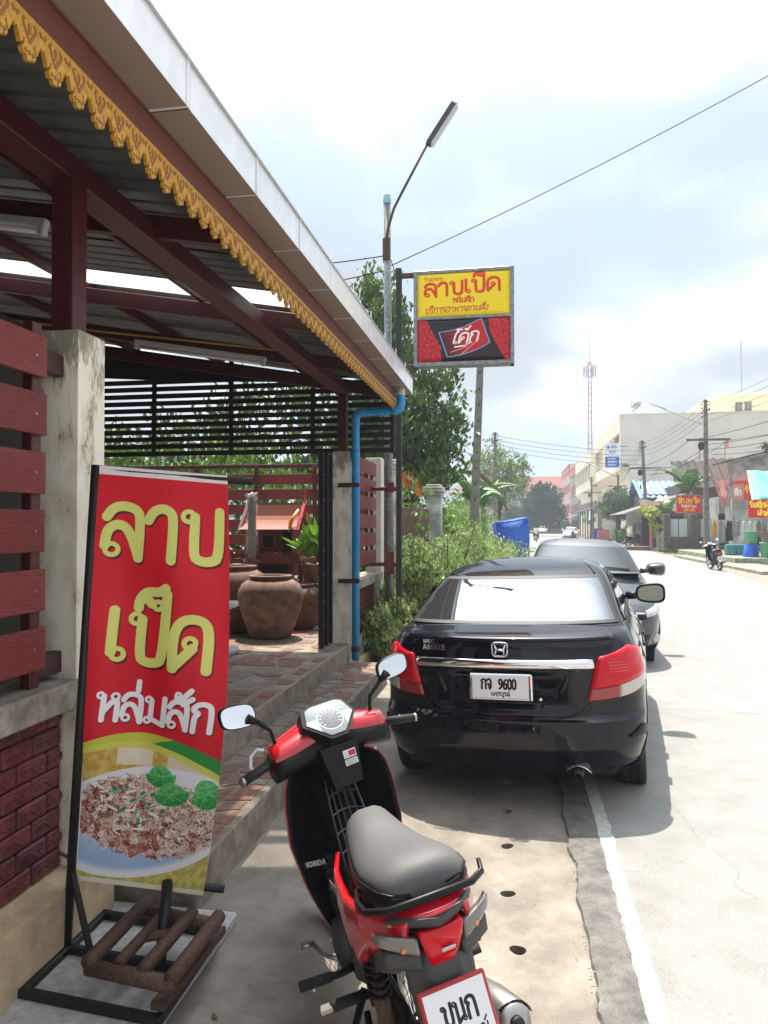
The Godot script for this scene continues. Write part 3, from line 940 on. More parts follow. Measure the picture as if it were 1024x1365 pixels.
	obj("socket", B.new().s(true).tube([P(-1.81, 2.58, 8.45), P(-1.81, 2.48, 8.45)], .0505, 16), M.blue_pipe, pp)
	obj("collar", B.new().s(true).tube([P(-1.285, 3.29, 8.45), P(-1.285, 3.2, 8.45)], .049, 16), M.tube_white, pp)
	for y in [2.18, 1.08]:
		obj("clamp", B.new().box(P(-1.88, y, 8.40), Vector3(.25, .05, .012), .002), M.band, pp)
	obj("clamp", B.new().s(true).tube([P(-1.81, .27, 8.45), P(-1.81, .33, 8.45)], .05, 16), M.band, pp)
	# ---- the fence that goes on past the restaurant
	var side := thing("side_fence", "red plank fence on a brick base between the drain pipe and the lamp post", "fence")
	for k in 6:
		piece("plank", B.new().box(Vector3(), Vector3(.02, .175, 1.12), .003).done(), M.red_wood, side, at(P(-1.90, 1.30 + k * .235, 9.62)))
	for d in [9.2, 9.75, 10.1]:
		piece("batten", B.new().box(Vector3(), Vector3(.04, 1.42, .05), .003).done(), M.red_paint, side, at(P(-1.94, 1.88, d)))
	piece("end_post", B.new().box(Vector3(), Vector3(.22, 2.66, .24), .006).done(), M.pillar, side, at(P(-1.95, 1.33, 10.4)))
	piece("coping", B.new().box(Vector3(), Vector3(.28, .11, 1.5), .006).done(), M.coping, side, at(P(-1.95, 1.02, 9.5)))
	piece("backing", B.new().box(Vector3(), Vector3(.14, 1.0, 1.5)).done(), M.mortar, side, at(P(-2.01, .5, 9.5)))
	brick_panel(side, -1.935, 8.7, 10.2, .12, 10, 0)
	piece("plinth", B.new().box(Vector3(), Vector3(.2, .3, 1.6), .006).done(), M.plinth, side, at(P(-1.93, -.03, 9.5)))
	# ---- back fence of the yard
	var bf := thing("back_fence", "dark red plank fence at the back of the yard behind the clay jars", "fence")
	for k in 8:
		piece("plank", B.new().box(Vector3(), Vector3(7.4, .172, .022), .003).done(), M.red_wood, bf, at(P(-5.7, .72 + k * .252, 12.0)))
	for x in [-2.1, -3.25, -4.25, -5.3, -6.4, -7.6]:
		piece("post", B.new().box(Vector3(), Vector3(.06, 2.1, .06), .003).done(), M.red_paint, bf, at(P(x, 1.65, 11.95)))
	piece("top_rail", B.new().box(Vector3(), Vector3(7.4, .06, .06), .003).done(), M.red_paint, bf, at(P(-5.7, 2.70, 11.97)))
	piece("wall_base", B.new().box(Vector3(), Vector3(7.4, .6, .14), .01).done(), M.curb, bf, at(P(-5.7, .34, 12.1)))
	# ---- three clay jars
	var jp := [.2,0, .235,.006, .26,.04, .315,.19, .372,.36, .398,.47, .39,.56, .345,.65, .27,.70, .235,.706, .232,.722, .262,.728, .262,.752, .225,.756, .215,.72, .25,.66, .1,.62]
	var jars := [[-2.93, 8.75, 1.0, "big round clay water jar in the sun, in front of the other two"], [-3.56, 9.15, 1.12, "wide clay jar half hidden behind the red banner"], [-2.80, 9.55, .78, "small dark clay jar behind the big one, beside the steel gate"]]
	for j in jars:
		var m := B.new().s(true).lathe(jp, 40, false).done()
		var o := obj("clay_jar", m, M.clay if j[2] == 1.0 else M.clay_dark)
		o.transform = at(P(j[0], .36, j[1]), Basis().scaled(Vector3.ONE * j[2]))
		tag(o, j[3], "jar", "clay water jars in the yard")
	# ---- spirit house
	var sp := thing("spirit_house", "small red wooden spirit house with a steep roof behind the jars", "spirit house", P(-3.45, .36, 10.5))
	for x in [-.32, .32]:
		for z in [-.25, .25]: obj("leg", B.new().box(Vector3(x, .40, z), Vector3(.06, .8, .06)), M.spirit, sp)
	obj("stand_block", B.new().box(Vector3(0, .4, 0), Vector3(.46, .8, .4)), M.dark_wood, sp)
	obj("platform", B.new().box(Vector3(.0, .855, .05), Vector3(1.02, .07, .85), .01), M.spirit, sp)
	for z in [.46]:
		obj("railing", B.new().box(Vector3(0, .93, z), Vector3(1.0, .07, .02)), M.spirit, sp)
		for k in 9: obj("baluster", B.new().box(Vector3(-.46 + k * .115, .95, z + .012), Vector3(.02, .1, .02)), M.spirit, sp)
	obj("house_wall", B.new().box(Vector3(0, 1.1, -.06), Vector3(.62, .44, .46)), M.spirit, sp)
	obj("window_opening", B.new().box(Vector3(-.04, 1.13, .172), Vector3(.17, .18, .02)), M.black, sp)
	var wf := B.new()
	for e in [[Vector3(-.04, 1.225, .176), Vector3(.21, .02, .03)], [Vector3(-.04, 1.035, .176), Vector3(.21, .02, .03)], [Vector3(-.135, 1.13, .176), Vector3(.02, .19, .03)], [Vector3(.055, 1.13, .176), Vector3(.02, .19, .03)]]: wf.box(e[0], e[1])
	obj("window_frame", wf, M.gold_dark, sp)
	obj("doorway", B.new().box(Vector3(.24, 1.08, .172), Vector3(.13, .38, .02)), M.black, sp)
	b = B.new()
	for sg in [1.0, -1.0]:
		var g := []
		for k in 7:
			var t := k / 6.0
			g.append(Vector3(0, 1.66 - .36 * t + .08 * sin(t * PI) * -.6, sg * (.02 + .40 * t - .06 * sin(t * PI)) - .06))
		for k in 6:
			b.quad(Vector3(-.42, g[k].y, g[k].z), Vector3(.42, g[k].y, g[k].z), Vector3(.42, g[k + 1].y, g[k + 1].z), Vector3(-.42, g[k + 1].y, g[k + 1].z))
			b.quad(Vector3(-.42, g[k].y - .025, g[k].z), Vector3(-.42, g[k + 1].y - .025, g[k + 1].z), Vector3(.42, g[k + 1].y - .025, g[k + 1].z), Vector3(.42, g[k].y - .025, g[k].z))
	obj("roof", b, M.spirit_roof, sp)
	obj("ridge", B.new().box(Vector3(0, 1.665, -.06), Vector3(.86, .03, .04)), M.spirit, sp)
	for x in [-.43, .43]:
		var bb := B.new()
		for sg in [1.0, -1.0]: bb.bar(Vector3(x, 1.68, -.06), Vector3(x, 1.28, sg * .38 - .06), .03, .045, Vector3.RIGHT)
		bb.tube([Vector3(x, 1.64, -.06), Vector3(x, 1.78, -.05), Vector3(x * 1.02, 1.9, -.07)], [.02, .012, .003], 6)
		obj("bargeboard", bb, M.red_gloss if x > 0 else M.spirit, sp)
	obj("garland", B.new().s(true).tube([Vector3(.40, 1.58, .16), Vector3(.33, 1.42, .28), Vector3(.30, 1.26, .3)], [.02, .035, .02], 7), M.lamp_orange, sp)
	var ld := B.new()
	for z in [.0, .16]: ld.bar(Vector3(.52, .86, .3 + z), Vector3(.86, .03, .5 + z), .03, .03)
	for k in 6: ld.bar(Vector3(.53 + .055 * k, .8 - .135 * k, .31 + .035 * k), Vector3(.53 + .055 * k, .8 - .135 * k, .48 + .035 * k), .02, .02)
	obj("ladder", ld, M.spirit, sp)
	for k in 4: obj("offering_cup", B.new().s(true).lathe([.02, 0, .035, .05, .0, .09], 8), M.gold, sp).position = Vector3(-.47 + k * .31, .89, .4)
	# ---- cactus in front of it
	var ca := thing("cactus", "tall grey cactus column bristling with pale spines beside the spirit house", "cactus", P(-3.62, 1.24, 10.0))
	obj("pot", B.new().s(true).lathe([.08, -.88, .1, -.06, .12, -.05, .12, 0, .1, 0], 12), M.clay_dark, ca)
	obj("stem", B.new().s(true).lathe([.055, 0, .06, .3, .055, .7, .045, .9, .0, .95], 12), M.moss, ca)
	b = B.new()
	for k in 1800:
		var a := R(0, TAU); var y := R(.0, .93)
		var n := Vector3(cos(a), R(-.5, .6), sin(a))
		var p0 := Vector3(cos(a) * .05, y, sin(a) * .05)
		var w := Vector3(-sin(a), 0, cos(a)) * .005
		b.tri(p0 - w, p0 + w, p0 + n * R(.03, .07))
	var spn := obj("spines", b, M.tube_white, ca)
	spn.set_meta("kind", "stuff")
	var pt := thing("pot_plant", "bright green broad leaved pot plant standing right of the spirit house", "plant", P(-2.78, .36, 10.0))
	obj("pot", B.new().s(true).lathe([.08, .55, .12, .8, .13, .82, .11, .82], 14), M.clay_dark, pt)
	obj("pot_stand", B.new().box(Vector3(0, .28, 0), Vector3(.24, .55, .24), .01), M.dark_wood, pt)
	leaves("foliage", pt, [[0, 1.05, 0, .28, .25, .25]], 70, .24, .09, Color(.06, .16, .02), Color(.2, .42, .05), .2)
	# ---- pale bench edge beside the banner
	var be := thing("stone_bench", "pale stone bench end showing at the right edge of the banner", "bench", P(-3.22, .36, 7.45))
	obj("seat", B.new().box(Vector3(0, .52, 0), Vector3(.62, .07, .42), .02), M.white_post, be)
	obj("pedestal", B.new().box(Vector3(.12, .24, 0), Vector3(.12, .5, .3), .03), M.white_post, be)
	obj("foot", B.new().box(Vector3(.18, .04, 0), Vector3(.3, .09, .36), .03), M.white_post, be)
	# ---- planting behind the yard
	var gar := thing("garden_shrubs", "sunlit mass of shrubs behind the red yard fence", "shrubs")
	leaves("foliage", gar, [[-3.2, 1.5, 12.9, 1.6, 1.3, .7], [-5.3, 1.7, 13.2, 1.6, 1.5, .8], [-7.6, 1.8, 13.2, 1.6, 1.5, .8], [-2.4, .9, 11.6, .35, .6, .25]], 9000, .13, .06, Color(.035, .085, .014), Color(.17, .30, .05), .5, .3)
	var t2 := thing("garden_tree", "dark broad tree behind the slatted screen of the restaurant", "tree", P(-5.5, 0, 17))
	obj("trunk", B.new().s(true).tube([Vector3(0, 0, 0), Vector3(.1, 1.6, 0), Vector3(0, 3.2, .2)], [.2, .15, .1], 8), M.bark, t2)
	leaves("crown", t2, [[0, 3.6, 0, 2.4, 1.3, 1.6], [-3.2, 3.2, 1, 2.0, 1.1, 1.5], [2.4, 3.3, .5, 1.8, 1.1, 1.5], [-5.4, 3.0, 0, 1.8, 1.2, 1.4]], 9000, .2, .09, Color(.02, .05, .012), Color(.09, .17, .035), .45)

func banner_image() -> Image:
	var W := 384; var H := 1254
	var im := image(W, H, Color(.86, .0, .14))
	var f1 := FastNoiseLite.new(); f1.seed = 5; f1.noise_type = FastNoiseLite.TYPE_CELLULAR; f1.frequency = .055; f1.cellular_return_type = FastNoiseLite.RETURN_CELL_VALUE
	var f2 := FastNoiseLite.new(); f2.seed = 8; f2.frequency = .03; f2.fractal_octaves = 4
	var f3 := FastNoiseLite.new(); f3.seed = 9; f3.frequency = .16; f3.fractal_octaves = 3
	im.fill_rect(Rect2i(0, 0, W, 26), Color(.93, .92, .92))
	im.fill_rect(Rect2i(0, H - 14, W, 14), Color(.9, .88, .8))
	for y in range(790, H):
		for x in W:
			var u := float(x) / W; var v := float(y) / H
			var arc := .638 + .16 * pow(u - .44, 2.0)
			if v < arc: continue
			var c := Color(.86, .0, .14)
			var n2 := f2.get_noise_2d(x, y)
			var n3 := f3.get_noise_2d(x, y)
			var band := .012 + .022 * u
			if v < arc + band:
				c = Color(.15, .58, .22) if u > .5 - (v - arc - band) * 6.0 else Color(.80, .80, .25)
			elif v < arc + band + .016: c = Color(.84, .85, .36)
			else:
				c = Color(.86, .76, .42).lerp(Color(.80, .60, .25), clampf(.5 + n2 * 1.3, 0, 1))
				if v < .74 and absf(u - .38) < .13 and absf(v - .69) < .026: c = c.lerp(Color(.95, .93, .9), .8)
				if u > .62 and v < .76: c = c.lerp(Color(.92, .9, .88), .75)
				var e := Vector2((u - .44) / .74, (v - .85 - (u - .4) * -.05) / .13)
				if e.length() < 1.0:
					c = Color(.93, .93, .95).lerp(Color(.62, .74, .88), smoothstep(.93, .8, e.length()) * smoothstep(-.2, .6, e.y))
				elif v > .9: c = Color(.84, .80, .42).lerp(Color(.72, .66, .32), clampf(.5 + n2 * 1.6, 0, 1))
				var m := Vector2((u - .5) / .57, (v - .836) / .098)
				if m.length() < .98 + n2 * .16:
					var k := f1.get_noise_2d(x, y)
					c = Color(.42, .13, .12) if k < -.45 else (Color(.66, .38, .34) if k < .0 else (Color(.84, .70, .64) if k < .45 else Color(.95, .91, .86)))
					c = c.lerp(Color(.95, .92, .86), clampf(.12 + (n3 + n2 * .7 + (u - .5) * .5 - (v - .83) * 3.0) * 1.5, 0, .92))
					c = c.lerp(Color(.25, .05, .05), clampf(-n3 * 1.1 - .1, 0, .6))
			if y < H - 14: im.set_pixel(x, y, c)
	for k in 26:
		var p := Vector2(W * R(.16, .62), H * R(.765, .86))
		dab(im, p, p + Vector2(R(-9, 9), R(-7, 7)), 4.5, Color(.12, .55, .36) if k % 3 else Color(.42, .72, .58))
	for k in 44:
		var p := Vector2(W * R(.1, .9), H * R(.775, .88))
		dab(im, p, p + Vector2(R(-26, 26), R(-14, 14)), R(2, 4), Color(.95, .94, .9))
	# three green leaves of herb
	for q in [[.58, .735, 44.0, 34.0, .1], [.67, .775, 52.0, 36.0, .25], [.93, .765, 44.0, 46.0, .5]]:
		var cx: float = q[0] * W; var cy: float = q[1] * H
		for y in range(int(cy - 62), int(cy + 62)):
			for x in range(int(cx - 62), mini(W, int(cx + 62))):
				var d := Vector2(x - cx, y - cy).rotated(q[4])
				var r := Vector2(d.x / q[2], d.y / q[3])
				if r.length() < 1.0 - .22 * absf(r.x) * float(r.y < -.2) * 1.3:
					var c := Color(.14, .60, .26).lerp(Color(.45, .80, .48), clampf(.4 - r.y * .6 + f2.get_noise_2d(x * 2, y * 2) * .8, 0, 1))
					if absf(d.y + absf(d.x) * .12) < 1.4 or absf(absf(d.y) - absf(d.x) * .8) < 1.0: c = Color(.5, .82, .5)
					im.set_pixel(x, y, c)
	for sh in [[7.0, 8.0, Color(.38, .01, .03, .75)], [0.0, 0.0, Color(.90, .92, .50)]]:
		var o: float = sh[0]
		write(im, "ลาบ", 16 + o * .6, 272 + o, 156, 14.5, sh[2], 1.07, .03, .012)
		write(im, "เป็ด", 44 + o * .6, 588 + o, 152, 14.5, sh[2], 1.02, .04, -.03)
	for sh in [[5.0, Color(.38, .01, .03, .7)], [0.0, Color(1, .99, 1)]]:
		var o: float = sh[0]
		write(im, "หล่มสัก", 26 + o * .5, 768 + o, 84, 8.0, sh[1], 1.02, .06, -.03)
	return im

func make_banner() -> void:
	var stand := thing("banner_stand", "black tube banner stand with a rusty roller rack on its base frame", "stand")
	var w := .034
	var fl := P(-1.775, .02, 2.492); var fr := P(-1.213, .02, 2.433); var br := P(-1.223, .02, 2.987); var bl := P(-1.777, .02, 3.047)
	for q in [[fl, fr], [fr, br], [br, bl], [bl, fl], [P(-1.78, .021, 2.778), P(-1.222, .021, 2.72)]]:
		var e: Vector3 = (q[1] - q[0]).normalized() * .016
		obj("frame_bar", B.new().bar(q[0] - e, q[1] + e, w, w, Vector3.UP, .006), M.black_steel, stand)
	obj("upright", B.new().s(true).tube([P(-1.78, .03, 2.778), P(-1.698, 1.967, 2.83)], .0185, 10), M.black_steel, stand)
	obj("brace", B.new().bar(P(-1.765, .33, 2.786), P(-1.62, .03, 2.70), .02, .02), M.black_steel, stand)
	obj("top_arm", B.new().s(true).tube([P(-1.70, 1.952, 2.832), P(-1.076, 1.902, 2.985)], .0165, 12, false), M.black_steel, stand)
	obj("bottom_arm", B.new().s(true).tube([P(-1.775, .285, 2.835), P(-1.186, .222, 2.955)], .0165, 12, false), M.black_steel, stand)
	obj("wire_tie", B.new().bar(P(-1.768, .37, 2.79), P(-1.83, .39, 2.80), .012, .008), M.band, stand)
	# the rack of rollers and the short post rising from it
	for q in [[P(-1.513, .135, 2.493), P(-1.152, .135, 2.443), .027], [P(-1.515, .135, 2.899), P(-1.168, .135, 2.84), .027], [P(-1.50, .165, 2.47), P(-1.505, .165, 2.91), .028], [P(-1.40, .155, 2.50), P(-1.40, .155, 2.88), .022], [P(-1.29, .16, 2.47), P(-1.285, .16, 2.87), .026], [P(-1.165, .165, 2.43), P(-1.165, .165, 2.85), .028]]:
		obj("roller", B.new().s(true).tube([q[0], q[1]], q[2], 14), M.rust, stand)
	obj("rack_rail", B.new().bar(P(-1.22, .06, 2.44), P(-1.20, .06, 2.95), .05, .03), M.rust, stand)
	obj("short_post", B.new().s(true).tube([P(-1.335, .05, 2.69), P(-1.40, .27, 2.885)], .022, 12), M.black_steel, stand)
	obj("post_plate", B.new().box(P(-1.345, .15, 2.71), Vector3(.13, .012, .05), 0, rot(Vector3.UP, 30)), M.rust, stand)
	# the cloth
	var tl := P(-1.680, 1.965, 2.838); var tr := P(-1.160, 1.923, 2.968); var brr := P(-1.262, .212, 2.945); var bll := P(-1.765, .285, 2.838)
	var nrm := (tr - tl).cross(tl - bll).normalized()
	var f := func(u: float, v: float, o: float) -> Vector3:
		var p := (bll.lerp(brr, u)).lerp(tl.lerp(tr, u), v)
		var bow := sin(v * PI)
		p += (tr - tl).normalized() * u * u * (.055 * sin(v * PI * .9 + .3) - .02)
		return p + nrm * (o + bow * (.017 * sin(u * 9.0 + v * 3.0) + .004 * sin(v * 23.0 + u * 4.0) + .03 * (u - .5) * (u - .5)) + .02 * (1.0 - smoothstep(0.0, .12, v)) + .004 * sin(u * 24.0) * (1.0 - v) * smoothstep(0.0, .2, v) + .005 * sin(v * 40.0 + u * 6.0) * (1.0 - v) * u * smoothstep(0.0, .2, v))
	var cloth := B.new().s(true)
	cloth.grid(func(u, v): return f.call(u, v, .018), 24, 60)
	var bn := obj("hanging_banner", cloth, print_of(banner_image(), .55, {back = .25}))
	tag(bn, "tall red cloth banner with pale green Thai letters above a printed dish of food", "banner", "", "thing")
	var back := B.new().s(true)
	back.grid(func(u, v): return f.call(1.0 - u, v, .0165), 24, 60)
	obj("back_side", back, M.white_plastic, bn)

func make_sign() -> void:
	# lamp post
	var lp := thing("street_lamp", "galvanized street lamp post with a pale blue cap, rusty arm and long flat lamp", "street lamp", P(-1.69, 0, 9.9))
	obj("pole", B.new().s(true).tube([Vector3(.04, 0, 0), Vector3(0, 6.07, 0)], [.058, .047], 16), M.galv, lp)
	obj("cap", B.new().s(true).lathe([.05, 6.05, .056, 6.06, .05, 6.17, .03, 6.19], 14), rough_of(M.tube_white, .3, .55, .6), lp)
	obj("arm", B.new().s(true).tube([Vector3(0, 5.55, .06), Vector3(.03, 5.72, .06), Vector3(.1, 5.95, .06), Vector3(.2, 6.15, .05), Vector3(.55, 6.79, .05)], .019, 8), M.rust, lp)
	obj("arm_clamp", B.new().box(Vector3(0, 5.42, .05), Vector3(.10, .3, .05), .01), M.rust, lp)
	var ax := Vector3(.35, .52, 0).normalized()
	var bs := Basis(ax.cross(Vector3.BACK), ax, Vector3.BACK).orthonormalized()
	var hd := B.new()
	hd.T = at(Vector3(.725, 7.05, .05), bs)
	var ol := PackedVector2Array()
	for k in 20:
		var a := TAU * k / 20
		ol.append(Vector2(cos(a) * .065, sin(a) * .06 + (.27 if sin(a) > 0 else -.27)))
	hd.T = hd.T * Transform3D(Basis(Vector3.FORWARD, Vector3.UP, Vector3.RIGHT), Vector3.ZERO)
	hd.prism(ol, -.012, .05)
	obj("lamp_head", hd, M.grey_plastic, lp)
	var df := B.new()
	df.T = hd.T * Transform3D(Basis().scaled(Vector3(.84, .95, 1)), Vector3(0, 0, .05))
	df.prism(ol, 0.001, .03)
	obj("diffuser", df, M.tube_white, lp)
	# sign post and light box
	var sg := thing("shop_sign", "framed yellow restaurant sign over a red drinks panel on a dark timber post", "sign", P(-1.48, 0, 9.72))
	obj("post", B.new().box(Vector3(-.02, 2.55, 0), Vector3(.07, 5.1, .08), .006), M.old_wood, sg)
	for y in [5.0, 3.79]: obj("bracket", B.new().box(Vector3(.12, y, 0), Vector3(.24, .06, .06), .004), M.rust, sg)
	var x0 := .185; var x1 := 1.475
	for q in [[x0, 3.77, x1, 3.83], [x0, 4.375, x1, 4.415], [x0, 4.975, x1, 5.025], [x0, 3.77, x0 + .05, 5.025], [x1 - .05, 3.77, x1, 5.025]]:
		obj("frame_bar", B.new().box(Vector3((q[0] + q[2]) * .5, (q[1] + q[3]) * .5, .01), Vector3(q[2] - q[0] - (.002 if q[0] == x0 else 0.0), q[3] - q[1], .17 if q[2] - q[0] > .1 else .174), .008), M.galv, sg)
	obj("box_back", B.new().box(Vector3((x0 + x1) * .5, 4.4, -.04), Vector3(1.24, 1.2, .02)), M.galv, sg)
	var im := image(640, 312, Color(.98, .86, .05))
	for sh in [[3.0, Color(.75, .35, .05, .5)], [0.0, Color(.88, .22, .10)]]:
		var o: float = sh[0]
		write(im, "ลาบเป็ด", 48 + o, 168 + o, 92, 9.0, sh[1], 1.42, 0.0, .08)
	write(im, "ร้านอาหาร", 52, 58, 22, 2.2, Color(.82, .4, .1), 1.1)
	write_mid(im, "หล่มสัก", 320, 218, 34, 3.6, Color(.82, .22, .1), 1.15)
	write(im, "บริการอาหารตามสั่ง", 52, 286, 37, 3.0, Color(.80, .24, .1), 1.16, .2, .018)
	var pan := func(y0: float, y1: float) -> B:
		var b := B.new().s(true)
		var g := func(u: float, v: float) -> Vector3:
			var e := maxf(absf(u * 2 - 1), absf(v * 2 - 1))
			return Vector3(lerpf(x0 + .045, x1 - .045, u), lerpf(y0, y1, v), .07 + .035 * (1.0 - smoothstep(.86, 1.0, e)))
		b.grid(g, 40, 24)
		return b
	obj("yellow_panel", pan.call(4.41, 4.98), print_of(im, .35), sg)
	var ck := image(640, 304, Color(.78, .02, .08))
	var nn := FastNoiseLite.new(); nn.seed = 3; nn.frequency = .03; nn.fractal_octaves = 4
	var label := func(p: Vector2) -> Vector2: return Vector2((p.x - 330) * .92 + (p.y - 150) * -.30, (p.y - 150) * .96 + (p.x - 330) * .30)
	for y in 304:
		for x in 640:
			var q: Vector2 = label.call(Vector2(x, y))
			var n := nn.get_noise_2d(x, y)
			var c := Color(.80, .03, .10).lerp(Color(.55, .01, .05), clampf(n * 2, 0, 1))
			if absf(q.x + q.y * .05) < 168 + 30 * (absf(q.y) / 150): c = Color(.10, .05, .055).lerp(Color(.22, .1, .1), clampf(n * 1.5, 0, 1))
			if absf(q.x) < 150 and absf(q.y + .0009 * q.x * q.x - 6) < 96:
				c = Color(.78, .03, .09).lerp(Color(.32, .02, .04), smoothstep(20, -150, q.x))
				if absf(q.x) > 143 or absf(q.y + .0009 * q.x * q.x - 6) > 90: c = Color(.5, .66, .85)
			ck.set_pixel(x, y, c)
	for k in 190:
		var p := Vector2(fmod(k * 137.5, 640), fmod(k * 71.3, 304))
		var q: Vector2 = label.call(p)
		if absf(q.x) > 165: dab(ck, p, p + Vector2(2, 1), .9 + (k % 4) * .5, Color(.95, .8, .82, .8) if k % 2 else Color(.2, 0, .02, .8))
	write(ck, "โค้ก", 238, 182, 72, 6.0, Color(1, .97, .97), 1.3, .22, .16)
	dab(ck, Vector2(262, 204), Vector2(330, 196), 5.0, Color(1, .97, .97))
	dab(ck, Vector2(330, 196), Vector2(378, 172), 3.2, Color(1, .97, .97))
	dab(ck, Vector2(232, 240), Vector2(345, 205), 2.2, Color(.95, .7, .72))
	dab(ck, Vector2(300, 262), Vector2(430, 150), 2.0, Color(.95, .8, .8))
	obj("red_panel", pan.call(3.825, 4.38), print_of(ck, .3), sg)
	# clamps that tie the fence to lamp post and sign post
	var cl := thing("steel_tie", "dark red steel ties between plank fence, lamp post and sign post", "bracket")
	for y in [2.2, 1.2]:
		obj("rail", B.new().box(P(-1.70, y, 9.80), Vector3(.46, .05, .04), .004), M.red_paint, cl)
		obj("clamp", B.new().box(P(-1.62, y + .02, 9.76), Vector3(.09, .14 if y > 2 else .3, .05), .01), M.red_wood, cl)
		obj("collar", B.new().s(true).tube([P(-1.66, y - .03, 9.9), P(-1.66, y + .04, 9.9)], .075, 12), M.red_wood, cl)

func cable(a: Vector3, e: Vector3, sag: float, r: float, label: String, grp := "") -> void:
	var p := []
	for k in 15:
		var t := k / 14.0
		p.append(a.lerp(e, t) - Vector3(0, sag * 4 * t * (1 - t), 0))
	tag(obj("power_line", B.new().s(true).tube(p, r, 5), M.wire), label, "cable", grp, "thing")

func pole(called: String, label: String, p: Vector3, h: float, lean: Vector2, arm: bool, grp: String) -> Node3D:
	var o := thing(called, label, "utility pole", p, 0, grp)
	var top := Vector3(lean.x, h, lean.y)
	var rings := []
	for k in 2:
		var c := top * k
		var w := lerpf(.15, .095, k)
		rings.append([c + Vector3(-w, 0, w * .8), c + Vector3(w, 0, w * .8), c + Vector3(w, 0, -w * .8), c + Vector3(-w, 0, -w * .8)])
	obj("shaft", B.new().loft(rings), M.concrete_pole, o)
	for k in 4: obj("insulator", B.new().s(true).lathe([.03, -.05, .055, -.04, .04, 0, .055, .04, .03, .05], 8), M.rust, o).position = top * (1.0 - .028 * (k + 1)) + Vector3(-.2, 0, .02)
	for k in 2: obj("insulator", B.new().s(true).lathe([.03, -.05, .055, -.04, .04, 0, .055, .04, .03, .05], 8), M.rust, o).position = top * (1.0 - .03 * (k + 1)) + Vector3(.2, 0, .02)
	obj("insulator_rack", B.new().box(top * .93 + Vector3(0, 0, .1), Vector3(.42, .06, .05)).box(top * .985 + Vector3(0, 0, .1), Vector3(.42, .05, .05)), M.rust, o)
	for k in 10: obj("step_hole", B.new().box(top * (.3 + .06 * k) + Vector3(0, 0, lerpf(.12, .09, .3 + .06 * k)), Vector3(.05, .06, .02)), M.black, o)
	if arm:
		obj("crossarm", B.new().box(top * .74 + Vector3(.1, 0, .14), Vector3(2.4, .12, .1)), M.rusty_sheet, o)
		obj("cable_box", B.new().s(true).ball(top * .70 + Vector3(-.3, 0, .2), Vector3(.2, .28, .18), 8), M.wire, o)
	return o

func banana_leaf(l: float, w: float, droop: float, seedv: int) -> ArrayMesh:
	var b := B.new().s(true)
	var n := 12
	var cut := FastNoiseLite.new(); cut.seed = seedv; cut.frequency = .9
	var mid := func(t: float) -> Vector3: return Vector3(0, l * (t - droop * t * t), l * droop * .95 * t * t)
	for k in n:
		var t0 := .12 + .88 * k / n; var t1 := .12 + .88 * (k + 1) / n
		for sg in [-1.0, 1.0]:
			var w0: float = w * sin(PI * pow((t0 - .12) / .88, .7)) * (.85 + .3 * cut.get_noise_1d(k * 3.1 + sg))
			var w1: float = w * sin(PI * pow((t1 - .12) / .88, .7)) * (.85 + .3 * cut.get_noise_1d(k * 3.1 + 2 + sg))
			var a: Vector3 = mid.call(t0); var e: Vector3 = mid.call(t1 - .008)
			var p := a + Vector3(sg * w0, -w0 * .25, 0); var q := e + Vector3(sg * w1, -w1 * .25 - .03 * cut.get_noise_1d(k), 0)
			if sg > 0: b.quad(a, p, q, e)
			else: b.quad(p, a, e, q)
	b.tube([Vector3(), mid.call(.3), mid.call(.6), mid.call(1.0)], [.03, .025, .015, .004], 5)
	return b.done()

func banana(label: String, p: Vector3, s: float, nl: int, grp := "") -> Node3D:
	var o := thing("banana_plant", label, "banana plant", p, 0, grp)
	obj("trunk", B.new().s(true).tube([Vector3(), Vector3(.04, .9, 0) * s, Vector3(.02, 1.8, .05) * s], [.13 * s, .11 * s, .07 * s], 10), M.banana_trunk, o)
	for k in nl:
		var lf := obj("leaf", banana_leaf(s * R(1.5, 2.1), s * R(.24, .34), R(.3, .65), k), M.banana, o)
		lf.transform = at(Vector3(.02, 1.75, .05) * s, Basis(Vector3.UP, TAU * k / nl + R(-.3, .3)) * Basis(Vector3.RIGHT, R(.1, .55)))
	return o

func tree(called: String, label: String, p: Vector3, trunk: Array, blobs: Array, n: int, l: float, dark: Color, light: Color, grp := "") -> Node3D:
	var o := thing(called, label, "tree", p, 0, grp)
	var t := B.new().s(true)
	t.tube(trunk, [.2, .15, .1].slice(0, trunk.size()) if trunk.size() <= 3 else .14, 8)
	for b in blobs: t.tube([trunk[trunk.size() - 2], (trunk[trunk.size() - 1] as Vector3).lerp(Vector3(b[0], b[1], -b[2]), .5), Vector3(b[0], b[1], -b[2])], [.08, .05, .015], 5)
	obj("trunk", t, M.bark, o)
	leaves("crown", o, blobs, n, l, l * .5, dark, light, .4)
	return o

